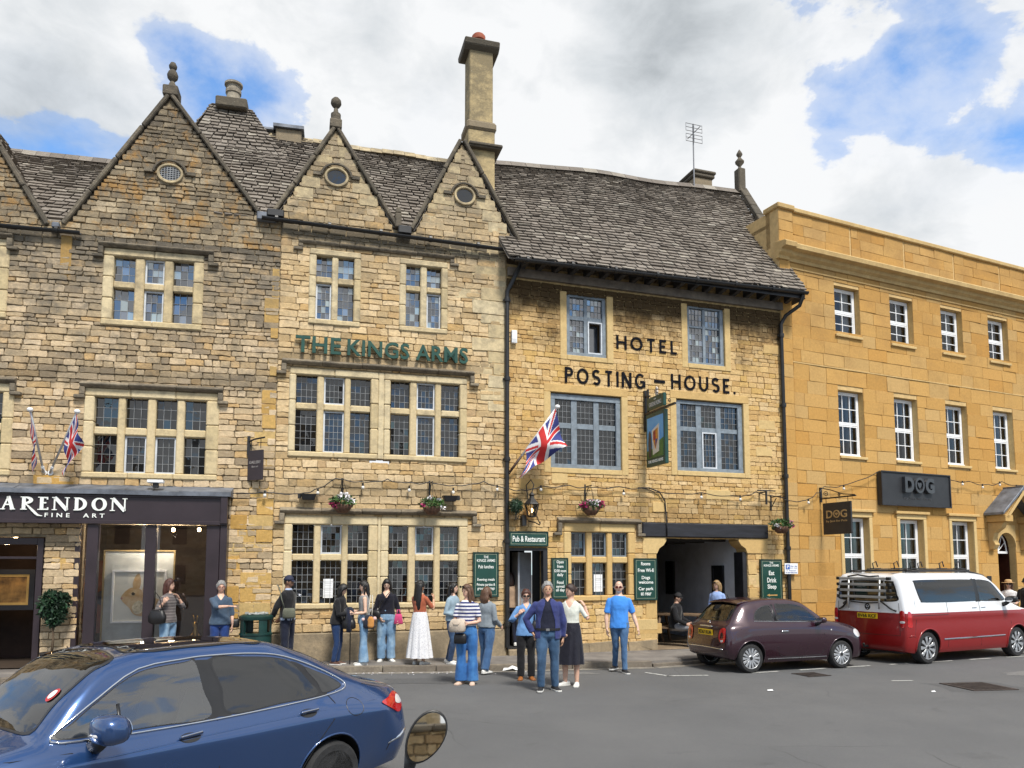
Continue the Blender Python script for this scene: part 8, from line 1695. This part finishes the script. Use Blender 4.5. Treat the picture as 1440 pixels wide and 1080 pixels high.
# 4 woman in black looking down
p, J, G, hM, s = person('woman in a black hooded top looking down at her hands', (-3.52, 15.62, .12), R(80), 1.60, skin='light', lean=(0, -.16), head_pitch=26, R_arm=((-.14, -.18, -.95), (.12, -.96, .12)), L_arm=((.14, -.22, -.95), (-.12, -.96, .16)), hair=hd_bob(HAIRB, .24, .094, .48), top=dict(m=BLACKC, sleeve=1, hem=.84, neck=1.475, loose=2.0), legs=dict(m=cloth('navy_jeans', (.014, .035, .10)), loose=.95), shoe=dict(m=SHOEBR), R_leg=((-.02, -.10, -1), (0, .16, -1)), L_leg=((.02, -.06, -1), (0, .10, -1)), palms=((0, 0, 1), (0, 0, 1)), curls=(.8, .8))
bag('black bag held in front of the woman in the black hooded top', 'bag', [(0, .12, .06, 0), (.03, .16, .085, 0), (.14, .15, .085, 0), (.21, .11, .05, 0)], LEATH, W(p, G, (-.10, -.30, .76)), R(80+75), [[(-.1, 0, .19), (-.06, .05, .38), (.02, .1, .52)]])
# 5 girl in the grey vest
p, J, G, hM, s = person('girl in a grey vest and flared jeans with a jacket over her arms', (-2.98, 15.60, .12), R(-76), 1.66, skin='light', head_pitch=8, head_yaw=10, L_arm=((.14, .05, -1), (-.12, -.93, -.05)), R_arm=((-.12, -.1, -1), (.1, -.95, .1)), hair=hd_long(HAIRB, .48, (.0, .2)), top=dict(m=cloth('grey_vest', (.22, .22, .22)), sleeve=0, hem=.98, neck=1.42, loose=.7, v=1.34), legs=dict(m=DENIML, loose=.98, flare=.05, waist=1.06), shoe=dict(m=SHOEW), curls=(.9, .9))
k = thing('folded_jacket', 'dark navy jacket carried over the arms of the girl in the grey vest', 'jacket', W(p, G, (.04, -.30, .66)), R(-76)); g = MB(); rnd = random.Random(4); g.loft([[(math.cos(a)*w*(1+.12*math.sin(3*a+z*9))+dx, math.sin(a)*d*(1+.15*math.sin(4*a+z*7)), z) for a in [2*math.pi*i/20 for i in range(20)]] for z, w, d, dx in ((0, .07, .03, .03), (.02, .12, .05, .02), (.2, .15, .075, .0), (.38, .14, .09, 0), (.46, .11, .08, -.01), (.50, .05, .04, -.01))]); g.build('cloth', NAVYC, k, smooth=True)
k = bag('navy and orange backpack at the hip of the girl in the grey vest', 'backpack', [(0, .09, .05, 0), (.03, .12, .075, 0), (.14, .12, .08, 0), (.24, .09, .06, 0), (.27, .05, .03, 0)], cloth('navy_canvas', (.02, .022, .035)), W(p, G, (.20, .10, .74)), R(-76+70), [[(-.05, .0, .26), (-.03, .08, .45), (-.02, .12, .66)], [(.05, .0, .26), (.04, .08, .45), (.02, .12, .66)]], 'backpack', cloth('beige_strap', (.45, .42, .36))); g = MB(); g.loft([[(.045+math.cos(a)*w, -.055+math.sin(a)*.035, z) for a in [2*math.pi*i/14 for i in range(14)]] for z, w in ((.02, .05), (.06, .072), (.18, .07), (.24, .03))]); g.build('orange_pocket', cloth('orange_canvas', (.48, .22, .06)), k, smooth=True); g = MB(); g.ball((.12, -.03, .20), .04); g.ball((-.11, -.04, .18), .035); g.build('fluffy_charm', cloth('pink_fluff', (.62, .42, .40)), k, smooth=True)
k = thing('walking_stick', 'thin black walking stick standing between the two girls at the wall', 'stick', (-3.26, 15.66, .12)); g = MB(); g.tube([(0, 0, .03), (.0, 0, .86)], .011, 8); g.tube([(0, 0, .86), (.01, 0, .90), (-.10, 0, .90)], .013, 8); g.build('shaft', BLK, k, smooth=True); g = MB(); g.tube([(0, 0, 0), (0, 0, .04)], [.018, .014], 8); g.build('ferrule', RUBBER, k)
# 6 woman in black top and wide jeans
p, J, G, hM, s = person('woman in a black V-neck top and wide pale jeans holding a pink bag', (-2.62, 16.18, .12), R(6), 1.69, skin='light', head_pitch=20, girth=1.12, R_arm=((-.30, .02, -1), (.42, -.42, -.62)), L_arm=((.30, .02, -1), (.05, -.45, -.75)), hair=hd_long(HAIRB, .5, (.28, .26), .098), top=dict(m=cloth('black_knit', (.010, .010, .018)), sleeve=.92, hem=.97, neck=1.445, loose=1.2, v=1.31), legs=dict(m=DENIML, loose=1.28, flare=.02, waist=1.07), shoe=dict(m=SHOEW), curls=(.9, .8), foot_yaw=(25, -14))
bag('round black crossbody bag on the woman in the V-neck top', 'bag', [(0, .08, .03, 0), (.03, .115, .045, 0), (.12, .115, .045, 0), (.18, .08, .03, 0)], LEATH, W(p, G, (-.23, -.10, .88)), R(-10), [[(.06, 0, .17), (.15, -.06, .32), (.26, -.06, .48), (.34, .0, .58)], [(-.05, 0, .17), (-.02, .05, .3)]])
bag('small pink bag hanging from the hand of the woman in pale jeans', 'bag', [(0, .09, .02, 0), (.02, .095, .035, 0), (.16, .075, .03, 0), (.21, .06, .015, 0)], cloth('pink_cloth', (.52, .06, .17)), W(p, G, (.26, -.16, .77)), R(10), [[(-.04, 0, .2), (-.02, 0, .3), (.02, 0, .3), (.04, 0, .2)]])
# 7 woman in the long white skirt, seen from behind
p, J, G, hM, s = person('woman seen from behind in a rust top and long white flowered skirt', (-1.86, 15.66, .12), R(148), 1.66, skin='tan', head_yaw=-10, L_arm=((.28, -.5, -.75), (-.25, -.35, 1)), R_arm=((-.28, -.5, -.75), (.3, -.4, .9)), hair=hd_long(HAIRB, .60, (0, 0), .105, taper=.62), top=dict(m=cloth('rust_top', (.36, .10, .05)), sleeve=.42, hem=1.0, neck=1.44), skirt=dict(m=cloth('flowered_white', (.66, .66, .68), .05, spots=((.22, .22, .30), 55, .25)), waist=1.07, hem=.13, w=.29, d=.25), shoe=dict(m=SHOEW), curls=(.9, .9))
# 8 person in pale denim jacket, behind
p, J, G, hM, s = person('person in a pale denim jacket and dark jeans half hidden by the striped girl', (-1.20, 15.78, .12), R(62), 1.64, skin='light', head_yaw=10, R_arm=((-.28, .1, -.95), (.35, -.75, -.1)), L_arm=((.2, -.1, -1), (0, -.6, -.5)), hair=hd_long(HAIRB, .3, (.12, .0), .1), top=dict(m=cloth('pale_denim', (.24, .32, .38)), sleeve=1, hem=.90, loose=2.2, name='jacket'), legs=dict(m=DENIMD, loose=1.05), shoe=dict(m=SHOEW), R_leg=((-.06, -.22, -1), (0, .22, -1)), L_leg=((.03, .15, -1), (0, .3, -1)))
# 9 girl in the striped top
p, J, G, hM, s = person('girl in a navy and white striped tee and bright blue trousers hugging a beige bag', (-.80, 13.82, 0), R(-8), 1.74, head_yaw=-38, head_pitch=6, R_arm=((-.22, -.12, -1), (.62, -.72, -.05)), L_arm=((.26, -.12, -1), (-.82, -.55, -.12)), hair=hd_long(HAIRM, .30, (.0, .26), .085), top=dict(m=cloth('striped_tee', (.66, .66, .68), .04, stripe=((.03, .04, .14), .062, .5, .01)), sleeve=.36, hem=.99, loose=1.6), legs=dict(m=DENIMB, loose=1.18, flare=.045, waist=1.05), shoe=dict(m=SHOEP, sole=SHOEP), palms=((0, .3, -1), (.3, .8, 0)), curls=(.6, .6), foot_yaw=(8, -20))
glasses(p, G, hM, TRIMB, 1.1, .085)
bag('pale beige bag clutched under the arms of the striped girl', 'bag', [(0, .13, .05, 0), (.03, .155, .075, 0), (.13, .16, .08, .01), (.21, .13, .06, .02), (.23, .10, .03, .02)], cloth('beige_canvas', (.50, .42, .34)), W(p, G, (-.13, -.24, .90)), R(-22), [[(-.08, -.04, .2), (-.02, -.09, .14), (.06, -.09, .14), (.1, -.05, .2)]])
bag('small black pouch under the beige bag of the striped girl', 'bag', [(0, .10, .03, 0), (.02, .115, .05, 0), (.14, .11, .05, 0), (.18, .09, .03, 0)], LEATH, W(p, G, (-.08, -.20, .70)), R(-8), [[(-.08, 0, .17), (-.1, 0, .3)]])
# 10 woman behind her walking away
p, J, G, hM, s = person('woman with wavy brown hair in a grey sweatshirt walking behind the striped girl', (-.50, 15.26, 0), R(150), 1.66, head_yaw=-12, R_arm=((-.24, .1, -1), (-.02, -.75, -.5)), L_arm=((.22, .0, -1), (0, -.5, -.7)), hair=hd_long(HAIRM, .26, (.1, .12), .105, .02), top=dict(m=cloth('grey_sweat', (.20, .23, .26)), sleeve=1, hem=.90, loose=2.2), legs=dict(m=DENIM, loose=1.18, flare=.01), shoe=dict(m=SHOEW), L_leg=((.02, -.15, -1), (0, -.05, -1)), R_leg=((-.04, .2, -1), (0, .35, -1)))
# 11 person going in at the door
lp = fpt('post', .30, .62); p, J, G, hM, s = person('person in a beige top and dark trousers going in at the inn doorway', (lp[0], lp[1], .262), R(190), 1.66, skin='tan', hair=hd_bob(HAIRD, .2, .09), top=dict(m=cloth('beige_top', (.36, .25, .17)), sleeve=.8, hem=.88, loose=1.6), legs=dict(m=NAVYC, loose=1.05), shoe=dict(m=SHOEW), L_arm=DOWN, R_arm=DOWNR, R_leg=((-.03, .1, -1), (0, .3, -1)))
# 12 woman in the blue shirt
p, J, G, hM, s = person('woman in sunglasses and a blue shirt with a hand raised to her mouth', (.26, 14.40, 0), R(4), 1.63, head_pitch=4, R_arm=((-.42, -.05, -.7), (.62, -.42, .62), (.6, -.2, .6)), L_arm=((.24, .02, -1), (-.1, -.5, -.7)), hair=hd_short(HAIRR, .022, .56, -.15, -.75, .014), top=dict(m=cloth('blue_shirt', (.13, .27, .52)), sleeve=.8, hem=.82, loose=1.7, neck=1.46, v=1.35), legs=dict(m=BLACKC, loose=1.12, flare=.01), shoe=dict(m=SHOET, sole=SHOET), palms=((-.8, .2, 0), (.5, .6, -.4)), curls=(.5, .7))
glasses(p, G, hM, TRIMB, 1.1)
bag('black shoulder bag on the woman in the blue shirt', 'bag', [(0, .09, .04, 0), (.03, .12, .06, 0), (.2, .11, .06, 0), (.27, .08, .03, 0)], LEATH, W(p, G, (.22, -.06, .84)), R(10), [[(-.06, 0, .26), (-.05, .03, .5), (-.06, .07, .58)], [(.06, 0, .26), (.02, .05, .45), (-.04, .08, .58)]])
# 13 man in the blue jacket
p, J, G, hM, s = person('grey-haired man in a blue jacket and jeans walking with one hand in his pocket', (.60, 13.06, 0), R(-2), 1.80, False, 'tan', head_yaw=6, R_arm=((-.62, .12, -.85), (.42, -.05, -.8)), L_arm=((.24, .10, -1), (-.02, .15, -1)), girth=1.06, hair=hd_short(HAIRG, .020, .66, -.10, -.7, .012), top=dict(m=cloth('navy_polo', (.014, .016, .032)), sleeve=.4, hem=.94, neck=1.47, v=1.40), over=dict(m=cloth('blue_jacket', (.034, .044, .15)), sleeve=.97, hem=.80, neck=1.45, loose=1.15, open=lambda z: .035+.085*min(1, abs(z-1.40)/.30) if z < 1.40 else .05), legs=dict(m=cloth('mid_denim', (.035, .075, .14), worn=(.055, .11, .20)), loose=1.08, waist=1.0), shoe=dict(m=SHOEB), R_leg=((-.03, -.24, -1), (-.02, .10, -1)), L_leg=((.05, .06, -1), (.01, .10, -1)), foot_yaw=(24, -8), curls=(.6, .7))
g = MB(); g.loft([ell((0, .004, z), .188*1.10, .140*1.10, 24) for z in (.95, .985)]); g.V = [tuple(G(v)) for v in g.V]; g.build('belt', LEATH, p); g = MB(); q = G((0, -.158, .967)); g.box(q.x-.03, q.x+.03, q.y-.01, q.y+.01, q.z-.02, q.z+.02); g.build('belt_buckle', CHROME, p)
# 14 woman in white top and black skirt
p, J, G, hM, s = person('woman in a white knit top and long black skirt with a hand in her hair', (1.03, 13.62, 0), R(-16), 1.75, head_yaw=-42, head_pitch=2, L_arm=((.50, -.1, -.72), (-.30, .05, 1), (-.5, .1, .8)), R_arm=((-.24, -.02, -1), (.35, -.5, -.5)), hair=hd_bun(HAIRD), top=dict(m=cloth('white_knit', (.62, .64, .58), .06), sleeve=.40, hem=.98, neck=1.445, loose=1.0, v=1.30), skirt=dict(m=cloth('black_satin', (.012, .012, .020), rough=.5), waist=1.06, hem=.36, w=.27, d=.22, off=(-.05, 0, 0)), shoe=dict(m=SHOEW), foot_yaw=(4, -48), curls=(.7, .8))
bag('dark jacket hanging over the arm of the woman in the white top', 'jacket', [(0, .06, .03, 0), (.04, .09, .05, 0), (.3, .08, .05, 0), (.44, .05, .03, .02)], BLACKC, W(p, G, (-.18, -.12, .84)), R(-10), None, 'folded_jacket')
# 15 man in the blue tee
p, J, G, hM, s = person('bald man with white beard and sunglasses striding in a bright blue tee', (2.12, 15.34, 0), R(-4), 1.78, False, 'light', head_yaw=-6, R_arm=((-.22, -.02, -1), (.02, -.16, -1)), L_arm=((.34, .06, -1), (.30, -.30, -1)), girth=1.0, top=dict(m=cloth('bright_blue_tee', (.055, .24, .68), .08), sleeve=.42, hem=.82, loose=1.35), legs=dict(m=cloth('faded_denim', (.05, .11, .22), worn=(.09, .17, .30)), loose=.92), shoe=dict(m=SHOEB), R_leg=((.05, .18, -1), (-.02, .42, -1)), L_leg=((-.02, -.18, -1), (.02, -.02, -1)), foot_yaw=(18, -30), curls=(.5, .5))
glasses(p, G, hM, mat('tinted_lens', (.10, .015, .015), .15), 1.1)
g = MB(); nt, rings = 24, []
for z in (-.95, -.8, -.66, -.55): rings.append([tuple(G(hM @ (head_point(R(a), math.asin(z))*1.0+head_point(R(a), math.asin(z)).normalized()*.006))) for a in [-95+190*i/nt for i in range(nt+1)]])
g.loft(rings, cap=False, closed=False); g.build('beard', mat('white_beard', (.60, .58, .55), .8, var=.2, vs=30), p, smooth=True)
# 16 seated man
lp = fpt('post', 4.62, .62); p, J, G, hM, s = person('man in a dark cap and black jacket seated at the mouth of the archway', (lp[0], lp[1]-.05, .126), R(62), 1.74, False, 'fair', lean=(0, -.12), head_pitch=8, R_arm=((-.2, -.25, -.9), (.2, -.8, -.35)), L_arm=((.2, -.25, -.9), (-.2, -.8, -.35)), hair=hd_short(HAIRD, .006, .45, .0, -.4), top=dict(m=BLACKC, sleeve=1, hem=.86, neck=1.475, loose=2.4, name='jacket'), legs=dict(m=cloth('grey_trousers', (.22, .23, .25)), loose=1.1), shoe=dict(m=SHOEB), R_leg=((-.1, -1, -.06), (0, .05, -1)), L_leg=((.12, -1, -.06), (0, .05, -1)), seat=.46, curls=(.8, .8))
cap_hat(p, G, hM, mat('black_cap_cloth', (.012, .012, .014), .8))
c = copy_tree(first); c.location = (lp[0]+.32, lp[1]+.62, .126); c.rotation_euler = (0, 0, R(62+90)); c['label'] = 'wooden picnic table with the seated man, at the archway mouth'
# 17 blonde woman behind the plum car
p, J, G, hM, s = person('blonde woman in a light blue shirt standing behind the plum car', (4.92, 18.55, .12), R(-40), 1.62, head_yaw=-14, head_pitch=8, hair=hd_bob(HAIRF, .17, .10, .5), top=dict(m=cloth('light_blue_shirt', (.26, .36, .62)), sleeve=.85, hem=.82, loose=1.7), legs=dict(m=DENIMD, loose=1), shoe=dict(m=SHOEW), L_arm=DOWN, R_arm=DOWNR); glasses(p, G, hM, TRIMB, 1.1, .08)
# 18, 19 people at the right edge
p, J, G, hM, s = person('woman in a straw hat and white shirt behind the camper van bonnet', (13.85, 21.55, .12), R(-30), 1.58, hair=hd_long(HAIRM, .3, (.2, .2), .09), top=dict(m=cloth('white_shirt', (.62, .60, .60), .06), sleeve=.5, hem=.84, loose=1.8), legs=dict(m=DENIM), shoe=dict(m=SHOEW), L_arm=((.2, .02, -1), (-.3, -.7, -.2)), R_arm=((-.2, .02, -1), (.3, -.7, -.2)))
g = MB(); g.lathe([(.185, .045), (.19, .052), (.10, .062), (.098, .10), (.085, .135), (.05, .15), (0, .145)], n=26); g.V = [tuple(G(hM @ Vector(v))) for v in g.V]; g.build('straw_hat', mat('straw', (.48, .30, .14), .8, var=.2, vs=30, bump=.4), p, angle=50); glasses(p, G, hM, TRIMB, 1.1)
p, J, G, hM, s = person('man in a dark cap, sunglasses and black printed tee at the right edge', (13.95, 20.95, .12), R(-62), 1.66, False, 'fair', hair=hd_short(HAIRD, .006, .45, .0, -.4), top=dict(m=BLACKC, sleeve=.42, hem=.84, loose=1.5), legs=dict(m=DENIMD), shoe=dict(m=SHOEB), L_arm=((.2, -.1, -1), (-.1, -.95, .1)), R_arm=((-.2, -.1, -1), (.1, -.95, .1))); cap_hat(p, G, hM, mat('black_cap_cloth', (.012, .012, .014), .8)); glasses(p, G, hM, TRIMB, 1.1)
